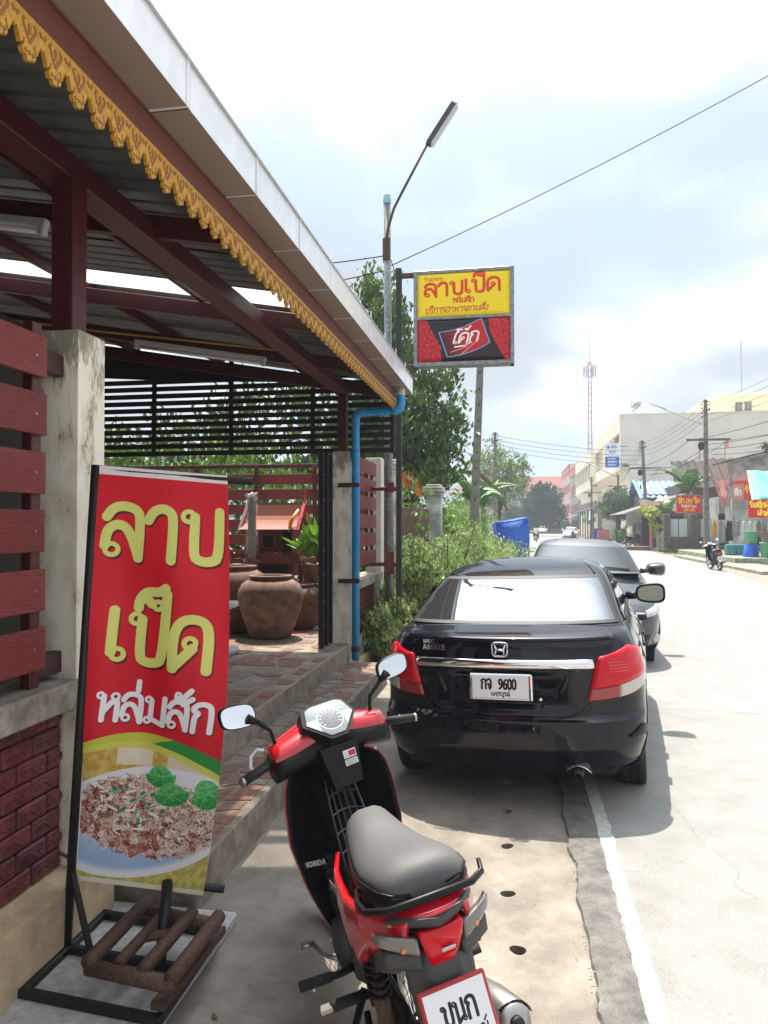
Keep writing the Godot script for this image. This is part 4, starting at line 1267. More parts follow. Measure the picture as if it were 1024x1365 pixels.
func make_green() -> void:
	var d := Color(.07, .13, .03); var li := Color(.42, .54, .20)
	var hb := [[-1.66, .42, 9.75, .3, .5, .55, "small dusty shrub at the foot of the lamp post"], [-1.45, .85, 11.2, .48, .85, .8, "leafy shrub with yellow green shoots just past the sign post"], [-1.15, 1.0, 13.2, .65, .95, 1.2, "full pale green shrub in front of the white gate post"],
		[-.95, 1.0, 15.8, .75, .95, 1.5, "broad pale shrub behind the first parked car"], [-.85, .9, 18.8, .85, .85, 1.6, "shrub arching over the kerb before the leaning pole"], [-.8, .8, 22.0, .8, .75, 1.6, "last low shrub beside the blue tarpaulin cart"]]
	for q in hb:
		var o := thing("roadside_shrub", q[6], "shrub", P(q[0], 0, q[2]), 0, "shrubs along the kerb")
		var st := B.new().s(true)
		for k in 7:
			var a := R(0, TAU)
			st.tube([Vector3(cos(a) * .08, 0, sin(a) * .08), Vector3(cos(a) * q[3] * .4, q[1], sin(a) * q[5] * .4), Vector3(cos(a) * q[3] * .8, q[1] + q[4] * R(.5, .9), sin(a) * q[5] * .8)], [.014, .009, .003], 4)
		obj("stems", st, M.bark, o)
		var bl := []
		bl.append([.1, q[1] * .35, 0, q[3] * .95, q[1] * .45, q[5]])
		for k in 9: bl.append([R(-.3, .7) * q[3], q[1] * .8 + R(-.45, .5) * q[4], R(-.6, .6) * q[5], q[3] * R(.45, .75), q[4] * R(.4, .6), q[5] * R(.4, .65)])
		leaves("foliage", o, bl, 11000, .06, .03, d, li, .35, .02)
	tree("leafy_tree", "tall loose green tree rising behind the lamp post and shop sign", P(-2.6, 0, 18), [Vector3(0, 0, 0), Vector3(.1, 2.4, 0), Vector3(-.1, 4.6, 0)],
		[[-.7, 7.0, 0, .75, .9, .8], [-.35, 5.6, .2, .95, 1.0, 1.0], [.5, 4.3, 0, 1.0, .8, .9], [-.9, 4.3, .3, .9, 1.1, .9], [.1, 3.3, 0, 1.3, .8, 1.0], [.8, 5.2, .3, .45, .5, .5], [-.4, 6.4, -.3, .5, .5, .5]], 16000, .12, Color(.035, .075, .018), Color(.16, .25, .06))
	tree("pale_tree", "feathery pale green tree behind the second leaning pole", P(-1.2, 0, 58), [Vector3(), Vector3(0, 2.5, 0), Vector3(.2, 4.5, 0)], [[-.5, 6.0, 0, 1.8, 1.9, 1.5], [1.0, 4.8, .4, 1.6, 1.5, 1.4], [-1.5, 4.0, 0, 1.5, 1.5, 1.4], [1.6, 6.3, 0, .8, 1.0, .8]], 7000, .2, Color(.08, .14, .04), Color(.30, .42, .15))
	tree("dark_tree", "dense dark green tree at the bend of the street before the red roofed hall", P(3.4, 0, 118), [Vector3(), Vector3(0, 1.6, 0), Vector3(0, 3.4, 0)], [[0, 4.2, 0, 2.4, 2.8, 2.4], [1.6, 5.6, 0, 1.9, 2.0, 1.8], [-1.6, 2.8, 0, 1.7, 1.9, 1.6], [.6, 7.0, 0, 1.2, 1.0, 1.2], [2.6, 3, 0, 1.5, 2.0, 1.5]], 9000, .4, Color(.016, .04, .016), Color(.06, .11, .04))
	tree("dark_bush", "rounded dark bush left of the dense tree at the bend", P(-.6, 0, 112), [Vector3(), Vector3(0, .8, 0), Vector3(0, 1.8, 0)], [[0, 2.2, 0, 1.7, 2.0, 1.6]], 2500, .35, Color(.03, .065, .022), Color(.10, .17, .06))
	tree("round_tree", "clipped round green tree in front of the cream block", P(9.7, 0, 74), [Vector3(), Vector3(0, 1.4, 0), Vector3(0, 2.6, 0)], [[0, 3.7, 0, 1.5, 1.25, 1.4], [-.6, 3.1, .3, 1.0, .9, 1.0], [.7, 3.2, .3, .9, .8, .9]], 6500, .2, Color(.022, .065, .012), Color(.10, .20, .04))
	tree("yard_tree", "small dark tree top at the right edge above the grey gable", P(15.3, 0, 47), [Vector3(), Vector3(0, 3, 0), Vector3(0, 5.5, 0)], [[0, 6.1, 0, 1.1, .7, 1.0]], 1500, .2, Color(.03, .06, .02), Color(.10, .17, .05))
	# left side past the restaurant: gate posts, bronze fence, bananas
	var wg := thing("bronze_fence", "brown upright slat fence between two white gate posts", "fence")
	for k in 26: piece("slat", B.new().box(Vector3(), Vector3(.03, 1.75, .07), .004).done(), M.bronze, wg, at(P(-1.86 + .008 * k, 1.15 + .004 * sin(k * 1.3), 11.75 + k * .105)))
	for k in 12: piece("slat", B.new().box(Vector3(), Vector3(.03, 1.65, .07), .004).done(), M.bronze, wg, at(P(-1.55, 1.1, 14.9 + k * .105)))
	for y in [.5, 1.8]: piece("rail", B.new().bar(P(-1.89, y, 11.7), P(-1.68, y, 14.4), .03, .05).done(), M.bronze, wg, Transform3D())
	for q in [[-1.86, 11.55, .17, 2.55, "slim white gate post just behind the dark timber post"], [-1.56, 14.6, .29, 2.32, "stout white gate post with a moulded cap above the shrubs"]]:
		var o := thing("gate_post", q[4], "gate post", P(q[0], 0, q[1]))
		obj("shaft", B.new().box(Vector3(0, q[3] * .5, 0), Vector3(q[2], q[3], q[2]), .008), M.white_post, o)
		for c in [[.0, 1.25, .05], [.06, 1.45, .06], [.12, 1.3, .04], [.165, 1.0, .05]]: obj("cap", B.new().box(Vector3(0, q[3] + c[0], 0), Vector3(q[2] * c[1], c[2], q[2] * c[1]), .01), M.white_post, o)
	var gl := ["broad banana plant behind the shrubs, left of the leaning pole", "banana plant with a pale young leaf right of the leaning pole", "low banana plant under the dry palm stalk"]
	for k in 3: banana(gl[k], P([-2.2, -1.5, -1.4][k], 0, [19.5, 27.0, 33.0][k]), [1.25, 1.35, 1.4][k], 8, "bananas behind the roadside shrubs")
	tag(obj("palm_stalk", B.new().s(true).tube([P(-2.2, 3.9, 30), P(-1.4, 3.8, 31), P(-.75, 3.2, 32), P(-.35, 2.4, 33)], [.09, .1, .08, .05], 7), M.board), "dry brown palm stalk bent over the banana leaves", "palm stalk", "", "thing")
	var oc := thing("orange_cloth", "orange cloth hung among the leaves behind the white gate post", "cloth", P(-2.55, 2.45, 16.6))
	obj("sheet", B.new().s(true).grid(func(u, v): return Vector3(u * .5, v * .38 + .1 * sin(u * 5), .06 * sin(u * 11)), 14, 6), M.orange, oc)
	var gb := thing("garden_thicket", "green thicket behind the white posts and bronze fence", "shrubs")
	leaves("foliage", gb, [[-3.0, 1.6, 14.0, 1.0, 1.0, 1.6], [-2.5, 1.9, 17.5, 1.0, 1.0, 1.6], [-2.2, 1.3, 22, .9, 1.2, 2.2], [-2.3, 1.5, 30, 1.3, 1.3, 3.0], [-2.6, 1.3, 40, 1.6, 1.4, 4]], 12000, .12, .06, Color(.05, .11, .02), Color(.26, .40, .10), .4, .0)

# ---- cars: stacked plan outlines; local x to the car's right, y up, -z forward, rear axle at z = 0
const REAR := [.19,.60, .24,.66, .30,.715, .38,.75, .48,.762, .545,.757, .562,.73, .585,.70, .65,.697, .78,.70, .90,.70, .98,.685, 1.03,.665, 1.05,.63, 1.065,.52, 1.08,.42, 1.095,.32]
const FRONT := [.19,-2.95, .28,-3.12, .42,-3.20, .58,-3.19, .68,-3.12, .76,-2.98, .83,-2.72, .90,-2.38, .97,-2.14, 1.04,-2.02, 1.095,-1.96]
const WIDE := [.19,.74, .26,.80, .40,.835, .55,.842, .70,.84, .84,.825, .94,.80, 1.0,.775, 1.05,.745, 1.095,.70]
const GREAR := [1.06,.40, 1.10,.33, 1.2,.13, 1.3,-.08, 1.36,-.22, 1.40,-.34, 1.43,-.48, 1.45,-.64, 1.465,-.80, 1.476,-.95]
const GFRONT := [1.06,-2.05, 1.1,-1.96, 1.2,-1.74, 1.3,-1.51, 1.38,-1.33, 1.42,-1.23, 1.45,-1.14, 1.465,-1.09, 1.476,-1.05]
const GWIDE := [1.06,.735, 1.1,.712, 1.2,.672, 1.3,.635, 1.36,.603, 1.40,.565, 1.43,.51, 1.45,.43, 1.465,.31, 1.476,.06]
func edge(a: float, n: float) -> Vector2:   # a in -1..1 across an end: sideways share, depth share
	var t := absf(a) * PI * .5
	return Vector2(signf(a) * pow(sin(t), 2.0 / n), 1.0 - pow(cos(t), 2.0 / n))
func rear_at(a: float, y: float, o := 0.0) -> Vector3:
	var e := edge(a, 2.7)
	var w := tab(WIDE, y)
	var z := tab(REAR, y)
	var dip := .035 * smoothstep(.60, .64, y) * (1.0 - smoothstep(.80, .85, y)) * (1.0 - smoothstep(.30, .36, absf(e.x * w)))
	var p := Vector3(e.x * w, y, z - e.y * .42 - .05 * e.x * e.x - dip)
	var n := Vector3(pow(absf(a), 1.6) * signf(a) * 1.0, 0, 1.0 - .75 * absf(a)).normalized()
	return p + n * o
func front_at(a: float, y: float, o := 0.0) -> Vector3:
	var e := edge(a, 2.4)
	var w := tab(WIDE, y)
	var z := tab(FRONT, y)
	return Vector3(e.x * w, y, z + e.y * .55 + .06 * e.x * e.x) + Vector3(pow(absf(a), 1.6) * signf(a), 0, -1.0 + .75 * absf(a)).normalized() * o
func dep(y: float) -> float: return minf(1.0, (tab(GREAR, y) - tab(GFRONT, y)) * 1.4)
func house_rear(a: float, y: float, o := 0.0) -> Vector3:
	var e := edge(a, 3.2)
	return Vector3(e.x * tab(GWIDE, y), y, tab(GREAR, y) - (e.y * .22 + .06 * e.x * e.x) * dep(y)) + Vector3(e.x * .2, .75, .62).normalized() * o
func house_front(a: float, y: float, o := 0.0) -> Vector3:
	var e := edge(a, 3.0)
	return Vector3(e.x * tab(GWIDE, y), y, tab(GFRONT, y) + (e.y * .25 + .10 * e.x * e.x) * dep(y)) + Vector3(e.x * .2, .75, -.62).normalized() * o
func house_side(t: float, y: float, sg: float, o := 0.0) -> Vector3:  # t 0 rear .. 1 front
	var z0 := tab(GREAR, y) - .28 * dep(y); var z1 := tab(GFRONT, y) + .35 * dep(y)
	return Vector3(sg * (tab(GWIDE, y) + o), y + o * .4, lerpf(z0, z1, t))
func body_side(t: float, y: float, sg: float, o := 0.0) -> Vector3:
	var z0 := tab(REAR, y) - .47; var z1 := tab(FRONT, y) + .61
	var bul := .012 * sin(t * PI)
	var crease := .012 * (smoothstep(.70, .74, y) - smoothstep(.74, .82, y))
	return Vector3(sg * (tab(WIDE, y) + bul + crease + o), y, lerpf(z0, z1, t))

func mg_rim(mi: Node3D, outl: Callable) -> void:
	var p: Array = outl.call(.115, .077, -1.622)
	p.append(p[0])
	obj("mirror_rim", B.new().s(true).tube(p, .009, 6), M.black_plastic, mi)
func wheel_parts(par: Node3D, p: Vector3, sg: float, turn: float) -> void:
	var hub := Node3D.new()
	var b := B.new().s(true)
	b.T = at(p, Basis(Vector3.UP, deg_to_rad(turn)) * Basis(Vector3.BACK, -sg * PI / 2))
	b.lathe([.19, -.085, .255, -.092, .28, -.085, .291, -.06, .292, -.022, .286, -.018, .286, -.012, .292, -.008, .292, .022, .286, .026, .286, .032, .292, .036, .291, .06, .28, .085, .255, .092, .19, .085], 36, false)
	obj("tyre", b, M.rubber, par)
	var r := B.new()
	r.T = b.T
	r.s(true).lathe([.0, .05, .05, .055, .06, .045, .17, .03, .19, .07, .205, .082, .20, .0, .0, -.02], 28, false)
	r.s(false)
	for k in 7:
		var a := TAU * k / 7
		r.bar(Vector3(cos(a) * .04, .055, sin(a) * .04), Vector3(cos(a) * .19, .07, sin(a) * .19), .035, .02, Vector3.UP, .004)
	obj("rim", r, M.steel, par)
	hub.free()

func make_car(label: String, paint: Material, front_face: bool, group := "") -> Node3D:
	var car := thing("parked_car", label, "car", Vector3.ZERO, 0, group)
	# lower body
	var ys := []
	for k in 64: ys.append(lerpf(.19, 1.095, k / 63.0))
	for e in [.545, .562, .585]: ys.append(e)
	ys.sort()
	var b := B.new().s(true)
	var NA := 26; var NS := 66
	for j in ys.size() - 1:
		var y0: float = ys[j]; var y1: float = ys[j + 1]
		if y1 - y0 < 1e-4: continue
		for i in NA:
			var a0 := -1.0 + 2.0 * i / NA; var a1 := -1.0 + 2.0 * (i + 1) / NA
			b.quad(rear_at(a0, y0), rear_at(a1, y0), rear_at(a1, y1), rear_at(a0, y1))
			b.quad(front_at(-a0, y0), front_at(-a1, y0), front_at(-a1, y1), front_at(-a0, y1))
		for i in NS:
			var t0 := float(i) / NS; var t1 := float(i + 1) / NS
			for sg in [1.0, -1.0]:
				var q := [body_side(t0, y0, sg), body_side(t1, y0, sg), body_side(t1, y1, sg), body_side(t0, y1, sg)]
				if t0 == 0.0: q[0] = rear_at(sg, y0); q[3] = rear_at(sg, y1)
				if i == NS - 1: q[1] = front_at(sg, y0); q[2] = front_at(sg, y1)
				var m: Vector3 = (q[0] + q[2]) * .5
				var hole := false
				for az in [0.0, -2.405]:
					if Vector2(m.z - az, m.y - .29).length() < .325: hole = true
				if hole: continue
				if sg > 0: b.quad(q[0], q[1], q[2], q[3])
				else: b.quad(q[1], q[0], q[3], q[2])
	# deck, hood and floor
	var rim := []
	for i in NA + 1: rim.append(rear_at(-1.0 + 2.0 * i / NA, 1.095))
	for i in range(1, NS): rim.append(body_side(float(i) / NS, 1.095, 1))
	for i in NA + 1: rim.append(front_at(1.0 - 2.0 * i / NA, 1.095))
	for i in range(1, NS): rim.append(body_side(1.0 - float(i) / NS, 1.095, -1))
	b.cap(rim, false)
	obj("body", b, paint, car)
	var un := B.new()
	un.box(Vector3(0, .25, -1.25), Vector3(1.3, .1, 3.3)).box(Vector3(0, .45, -1.2), Vector3(1.30, .5, 3.4))
	for z in [0.0, -2.405]: un.box(Vector3(0, .45, z), Vector3(1.34, .5, .9))
	obj("underbody", un, M.black, car)
	# arch lips
	for az in [0.0, -2.405]:
		for sg in [1.0, -1.0]:
			var p := []
			for k in 23:
				var a := -.28 + (PI + .56) * k / 22
				var y := .29 + .332 * sin(a)
				p.append(Vector3(sg * (tab(WIDE, y) - .004), y, az + .332 * cos(a)))
			obj("arch_lip", B.new().s(true).tube(p, .016, 6), paint, car)
	# greenhouse
	b = B.new().s(true)
	var gy0 := []
	for k in 26: gy0.append(lerpf(1.06, 1.476, 1.0 - pow(1.0 - k / 25.0, 1.7)))
	for j in gy0.size() - 1:
		var y0: float = gy0[j]; var y1: float = gy0[j + 1]
		for i in 22:
			var a0 := -1.0 + i / 11.0; var a1 := -1.0 + (i + 1) / 11.0
			b.quad(house_rear(a0, y0), house_rear(a1, y0), house_rear(a1, y1), house_rear(a0, y1))
			b.quad(house_front(-a0, y0), house_front(-a1, y0), house_front(-a1, y1), house_front(-a0, y1))
		for sg in [1.0, -1.0]:
			for i in 12:
				var t0 := i / 12.0; var t1 := (i + 1) / 12.0
				if sg > 0: b.quad(house_side(t0, y0, 1), house_side(t1, y0, 1), house_side(t1, y1, 1), house_side(t0, y1, 1))
				else: b.quad(house_side(t1, y0, -1), house_side(t0, y0, -1), house_side(t0, y1, -1), house_side(t1, y1, -1))
	rim = []
	for i in 23: rim.append(house_rear(-1.0 + i / 11.0, 1.476))
	for i in 23: rim.append(house_front(1.0 - i / 11.0, 1.476))
	b.cap(rim, false)
	obj("cabin", b, paint, car)
	for sg in [1.0, -1.0]:
		var p := []
		for k in 12:
			var y := lerpf(1.37, 1.456, sin(k / 11.0 * PI * .5))
			p.append(house_rear(sg * .62, y, .002).lerp(house_front(sg * .62, 1.45, .002), pow(k / 11.0, 3.0)))
		obj("roof_seam", B.new().s(true).tube(p, .006, 5), M.black_plastic, car)
	# glass
	b = B.new().s(true).grid(func(u, v): return house_rear((u * 2 - 1) * lerpf(.80, .70, v), lerpf(1.085, 1.362, v), .004), 20, 10)
	obj("rear_window", b, M.glass, car)
	b = B.new()
	for q in [[.0, .06], [.94, 1.0]]: b.grid(func(u, v): return house_rear((u * 2 - 1) * lerpf(.80, .70, lerpf(q[0], q[1], v)), lerpf(1.085, 1.362, lerpf(q[0], q[1], v)), .0055), 20, 1)
	for q in [-1.0, 1.0]: b.grid(func(u, v): return house_rear(q * lerpf(.74, .80, u if q > 0 else 1 - u) * lerpf(1, .875, v), lerpf(1.085, 1.362, v), .0055), 2, 8)
	obj("window_border", b, M.black, car)
	b = B.new().s(true).grid(func(u, v): return house_front((1 - u * 2) * .80, lerpf(1.085, 1.375, v), .004), 20, 10)
	obj("windscreen", b, M.glass, car)
	for sg in [1.0, -1.0]:
		for w in [[.07, .20], [.22, .50], [.53, .86]]:
			b = B.new().s(true).grid(func(u, v):
				var uu: float = u if sg > 0 else 1.0 - u
				var t := lerpf(w[0] + (.0 if w[0] > .1 else .05 * v), w[1] - (.12 * v if w[1] > .8 else 0.0), uu)
				return house_side(t, lerpf(1.09, 1.36, v), sg, .005), 8, 6)
			obj("side_window", b, M.glass, car)
		var belt := []
		for k in 10: belt.append(house_side(.03 + .85 * k / 9.0, 1.082, sg, .008))
		obj("belt_trim", B.new().s(true).tube(belt, .008, 5), M.black_plastic, car)
		# door seams and handles
		for t in [.23, .50, .735]:
			var sm := []
			for k in 8: sm.append(body_side(t + .012 * sin(k * .5), lerpf(.34, 1.05, k / 7.0), sg, .0005))
			obj("door_seam", B.new().tube(sm, .0035, 4), M.black, car)
		for t in [.28, .54]:
			var h := body_side(t, .87, sg, .018)
			obj("door_handle", B.new().box(h, Vector3(.02, .025, .16), .008), paint, car)
		# mirror
		var mb := B.new().s(true)
		var rg := []
		var outl := func(rx: float, ry: float, z: float) -> Array:
			var o := []
			for k in 20:
				var a := -TAU * k / 20
				var cx := signf(cos(a)) * pow(absf(cos(a)), .6)
				o.append(Vector3(sg * (.925 + cx * rx), 1.115 + signf(sin(a)) * pow(absf(sin(a)), .6) * ry * (1.0 + .12 * cx), z))
			return o
		for q in [[.03, .02, -1.76], [.075, .05, -1.745], [.105, .07, -1.70], [.118, .08, -1.65], [.118, .08, -1.625]]: rg.append(outl.call(q[0], q[1], q[2]))
		mb.loft(rg)
		mb.tube([Vector3(sg * .72, 1.09, -1.70), Vector3(sg * .84, 1.095, -1.68)], .035, 8)
		var mi := obj("wing_mirror", mb, paint, car)
		mg_rim(mi, outl)
		var gl := B.new()
		gl.cap(outl.call(.104, .066, -1.6205), true)
		obj("mirror_glass", gl, M.car_mirror, mi)
		obj("indicator", B.new().box(Vector3(sg * 1.03, 1.13, -1.69), Vector3(.02, .02, .05), .006), M.lamp_clear, mi)
		# rear lamp cluster
		var lamp := func(s0: float, s1: float, v0: float, v1: float) -> B:
			return B.new().s(true).slab(func(u, v, o):
				var vv := lerpf(v0, v1, v)
				var uu: float = lerpf(s0, s1, u if sg > 0 else 1.0 - u)
				var xin := lerpf(.505, .575, vv)
				var y := lerpf(lerpf(.668, .755, uu * uu * .6 + uu * .4), lerpf(.925, .985, uu * 1.6 if uu < .55 else .88 - (uu - .55) * 1.2), vv)
				var ain := asin(clampf(pow(xin / tab(WIDE, y), 1.35), 0, 1)) * 2 / PI
				return rear_at(sg * lerpf(ain, 1.0, pow(uu, .85) * .90), y, o), 14, 8, -.02, .016)
		var lc := obj("rear_lamp", lamp.call(.0, 1.0, .27, 1.0), M.lamp_red, car)
		obj("reverse_lens", lamp.call(.30, 1.0, .0, .255), M.lamp_clear, lc)
		obj("lower_lens", lamp.call(.0, .295, .0, .255), M.lamp_deep, lc)
		var dots := B.new()
		for k in 34:
			var uu := .28 + .05 * (k % 9); var vv := .52 + .07 * (k / 9)
			var y := lerpf(.70, .96, vv)
			var q := rear_at(sg * lerpf(.40, .76, uu), y, .0185)
			dots.box(q, Vector3(.004, .007, .003))
		obj("reflector_dots", dots, M.reflector, lc)
		# bumper reflector pod
		b = B.new().s(true).slab(func(u, v, o):
			var uu: float = u if sg > 0 else 1.0 - u
			var hh := sin(PI * pow(uu, 1.4)) * .5
			return rear_at(sg * lerpf(.64, .96, uu), lerpf(.445 - .012 * hh, .455 + .10 * hh, v), o), 12, 4, -.01, .012)
		obj("bumper_reflector", b, M.black_plastic, car)
		# head lamp and fog lamp
		b = B.new().s(true).slab(func(u, v, o):
			var uu: float = 1.0 - u if sg > 0 else u
			return front_at(sg * lerpf(.52, .97, uu), lerpf(lerpf(.62, .68, uu), lerpf(.69, .80, uu), v), o), 12, 5, -.02, .012)
		obj("head_lamp", b, M.lamp_clear, car)
		b = B.new().s(true)
		b.T = at(front_at(sg * .74, .37, .006), Basis(Vector3.UP, -sg * .35) * Basis(Vector3.RIGHT, -PI / 2))
		b.lathe([.0, 0, .055, 0, .055, .015, .04, .022, .0, .025], 16, false)
		obj("fog_lamp", b, M.lamp_clear, car)
		wheel_parts(car, Vector3(sg * .735, .29, 0), sg, 0)
		wheel_parts(car, Vector3(sg * .735, .29, -2.405), sg, -7.0)
	# back panel trim
	var ax := func(x: float, y: float) -> float: return asin(clampf(pow(absf(x) / tab(WIDE, y), 1.35), 0, 1)) * 2 / PI * signf(x)
	b = B.new().s(true).slab(func(u, v, o):
		var x := lerpf(-.545, .545, u)
		return rear_at(ax.call(x, .88), lerpf(.853 + .004 * cos(x * 3), .915, v), o + (.012 * sin(v * PI) if o > 0 else 0.0)), 30, 5, -.01, .016)
	obj("chrome_bar", b, M.chrome, car)
	var seam := []
	for q in [[-.66, 1.07], [-.585, 1.03], [-.585, .93], [-.52, .66], [-.47, .60], [-.40, .578], [0, .575], [.40, .578], [.47, .60], [.52, .66], [.585, .93], [.585, 1.03], [.66, 1.07]]: seam.append(rear_at(ax.call(q[0], q[1]), q[1], .001))
	obj("boot_seam", B.new().tube(seam, .0045, 5), M.black, car)
	obj("boot_lip", B.new().s(true).slab(func(u, v, o): return rear_at(lerpf(-.62, .62, u), lerpf(1.02, 1.048, v), o + .006 * sin(v * PI)), 24, 3, -.01, .004), paint, car)
	for sg in [1.0, -1.0]:
		obj("panel_fold", B.new().s(true).tube([rear_at(ax.call(sg * .42, .85), .85, .004), rear_at(ax.call(sg * .37, .75), .75, .006), rear_at(ax.call(sg * .335, .66), .66, .002)], [.004, .022, .004], 6), paint, car)
	var pl := obj("number_plate", B.new().box(Vector3(0, .748, .715), Vector3(.385, .165, .022), .008), M.chrome, car)
	var im := image(400, 172, Color(.93, .93, .94))
	im.fill_rect(Rect2i(8, 160, 384, 6), Color(.75, .75, .78))
	write(im, "กจ", 62, 96, 68, 7, Color(.05, .05, .06), .80)
	write(im, "9600", 188, 96, 68, 7, Color(.05, .05, .06), .70)
	write_mid(im, "เพชรบูรณ์", 200, 146, 27, 2.6, Color(.05, .05, .06), 1.0)
	var face := B.new()
	face.quad(Vector3(-.172, .674, .7275), Vector3(.172, .674, .7275), Vector3(.172, .822, .7275), Vector3(-.172, .822, .7275))
	obj("plate_face", face, print_of(im, .4), pl)
	obj("lock", B.new().s(true).ball(Vector3(.235, .675, .69), Vector3(.012, .012, .006), 10), M.chrome, car)
	# badge: a rounded frame around an upright H form
	b = B.new().s(true)
	var bz := .706
	var fr := []
	for k in 25:
		var a := TAU * k / 24
		fr.append(Vector3(.047 * signf(cos(a)) * pow(absf(cos(a)), .38) * (1.0 + .10 * sin(a)), .975 + .042 * signf(sin(a)) * pow(absf(sin(a)), .38), bz))
	b.tube(fr, .0048, 6)
	for sg in [1.0, -1.0]: b.tube([Vector3(sg * .034, 1.006, bz), Vector3(sg * .022, .975, bz), Vector3(sg * .028, .944, bz)], [.0055, .0075, .0055], 6)
	b.tube([Vector3(-.022, .972, bz), Vector3(.022, .972, bz)], .0075, 6)
	obj("badge", b, M.chrome, car)
	for q in [["BRIO", -.50, 1.0, .024], ["AMAZE", -.50, .966, .034], ["i-VTEC", .40, .825, .03]]:
		var t := letters(q[0], q[3], .004)
		t.horizontal_alignment = HORIZONTAL_ALIGNMENT_LEFT if q[1] < 0 else HORIZONTAL_ALIGNMENT_CENTER
		var o := obj("lettering", t, M.chrome, car)
		var p := rear_at(ax.call(q[1] + .08, q[2]), q[2], .004)
		o.transform = at(Vector3(q[1], q[2] + .012, p.z + (.012 if q[1] < 0 else .006)), Basis(Vector3.UP, -.1 if q[1] < 0 else .1))
	b = B.new().s(true)
	b.tube([Vector3(.44, .235, .40), Vector3(.44, .225, .70)], .028, 12, false)
	b.tube([Vector3(.44, .235, .40), Vector3(.44, .225, .702)], .024, 12, false)
	obj("exhaust", b, M.steel, car)
	obj("heat_shield", B.new().s(true).slab(func(u, v, o): return Vector3(.44 + lerpf(-.075, .075, u), .245 + .035 * sin(u * PI) + o, lerpf(.55, .66, v)), 8, 2, 0, .004), M.chrome, car)
	if front_face:
		b = B.new().s(true).slab(func(u, v, o): return front_at(lerpf(.52, -.52, u), lerpf(.60, .68, v), o), 20, 4, -.01, .008)
		obj("grille", b, M.black_plastic, car)
		b = B.new().s(true).slab(func(u, v, o): return front_at(lerpf(.6, -.6, u), lerpf(.27, .42, v), o), 20, 4, -.01, .006)
		obj("air_intake", b, M.black_plastic, car)
		obj("grille_bar", B.new().s(true).slab(func(u, v, o): return front_at(lerpf(.5, -.5, u), lerpf(.655, .675, v), o), 20, 1, 0, .014), M.chrome, car)
		for q in [[-.5, -.05], [.1, .55]]:
			var wp := []
			for k in 6: wp.append(house_front(lerpf(q[0], q[1], k / 5.0), 1.10 + .018 * k / 5.0, .016))
			obj("wiper", B.new().tube(wp, .009, 5), M.black, car)
	return car

func make_cars() -> void:
	var c := make_car("black saloon with red lamps and a chrome bar parked nearest, seen from behind", M.paint_black, true, "cars at the roadside")
	c.transform = at(P(.04, -.018, 5.36), Basis(Vector3.UP, deg_to_rad(-8.5)) * Basis(Vector3.BACK, deg_to_rad(2.0)))
	obj("sticker", B.new().s(true).grid(func(u, v): return house_side(lerpf(.10, .17, u), lerpf(1.22, 1.33, v), 1.0, .008), 3, 3), M.lamp_orange, c)
	obj("sticker", B.new().s(true).grid(func(u, v): return house_side(lerpf(.08, .13, u), lerpf(1.09, 1.19, v), 1.0, .008), 3, 3), M.teal, c)
	var g := copy(c, "dark grey saloon parked behind the black one with its bonnet towards the viewer", P(.95, .02, 12.35), 180.0 - 2.0)
	g.scale = Vector3.ONE * 1.02
	for q in g.get_children():
		if q is MeshInstance3D and q.material_override == M.paint_black: q.material_override = M.paint_grey
		for e in q.get_children():
			if e.material_override == M.paint_black: e.material_override = M.paint_grey
		if q is MeshInstance3D and q.material_override == M.glass: q.material_override = M.glass_dim
		if String(q.name).begins_with("sticker") or String(q.name).begins_with("lettering"): q.free()
	for k in 2:
		var w := copy(g, ["white saloon parked on the far side of the street by the awnings", "silver white car farther off near the bend"][k], P([6.6, 5.2][k], .0, [92.0, 150.0][k]), [172.0, 178.0][k])
		for q in w.get_children():
			if q is MeshInstance3D and q.material_override == M.paint_grey: q.material_override = M.paint_white

# ---- motorcycles: local x to its right, y up, -z forward, rear wheel touching the origin
func U(x: float, y: float, u: float) -> Vector3: return Vector3(x, y, -(u if u > .5 else (.5 + (u - .5) * .86 if u > .1 else .156 + (u - .1) * .60)))
func oval(c: Vector3, rx: float, ry: float, n := 16, pw := 1.0) -> Array:
	var o := []
	for k in n:
		var a := TAU * k / n
		o.append(c + Vector3(signf(cos(a)) * pow(absf(cos(a)), pw) * rx, signf(sin(a)) * pow(absf(sin(a)), pw) * ry, 0))
	return o
func bike_wheel(par: Node3D, c: Vector3, turn: float) -> void:
	var bs := Basis(Vector3.UP, deg_to_rad(turn)) * Basis(Vector3.BACK, PI / 2)
	var b := B.new().s(true)
	b.T = at(c, bs)
	b.lathe([.222, -.026, .245, -.036, .268, -.034, .279, -.02, .281, -.008, .275, -.005, .275, .005, .281, .008, .279, .02, .268, .034, .245, .036, .222, .026], 40, false)
	obj("tyre", b, M.rubber, par)
	b = B.new().s(true)
	b.T = at(c, bs)
	b.lathe([.205, -.02, .222, -.026, .224, -.02, .212, 0, .224, .02, .222, .026, .205, .02], 40, false)
	b.lathe([.0, -.06, .03, -.06, .045, -.03, .04, 0, .045, .03, .03, .06, .0, .06], 16, false)
	obj("rim", b, M.chrome, par)
	b = B.new()
	b.T = at(c, bs)
	for k in 28:
		var a := TAU * k / 28; var a2 := a + (.5 if k % 2 else -.5)
		b.tube([Vector3(cos(a2) * .04, .03 if k % 4 < 2 else -.03, sin(a2) * .04), Vector3(cos(a) * .206, 0, sin(a) * .206)], .0022, 3, false)
	obj("spokes", b, M.steel, par)

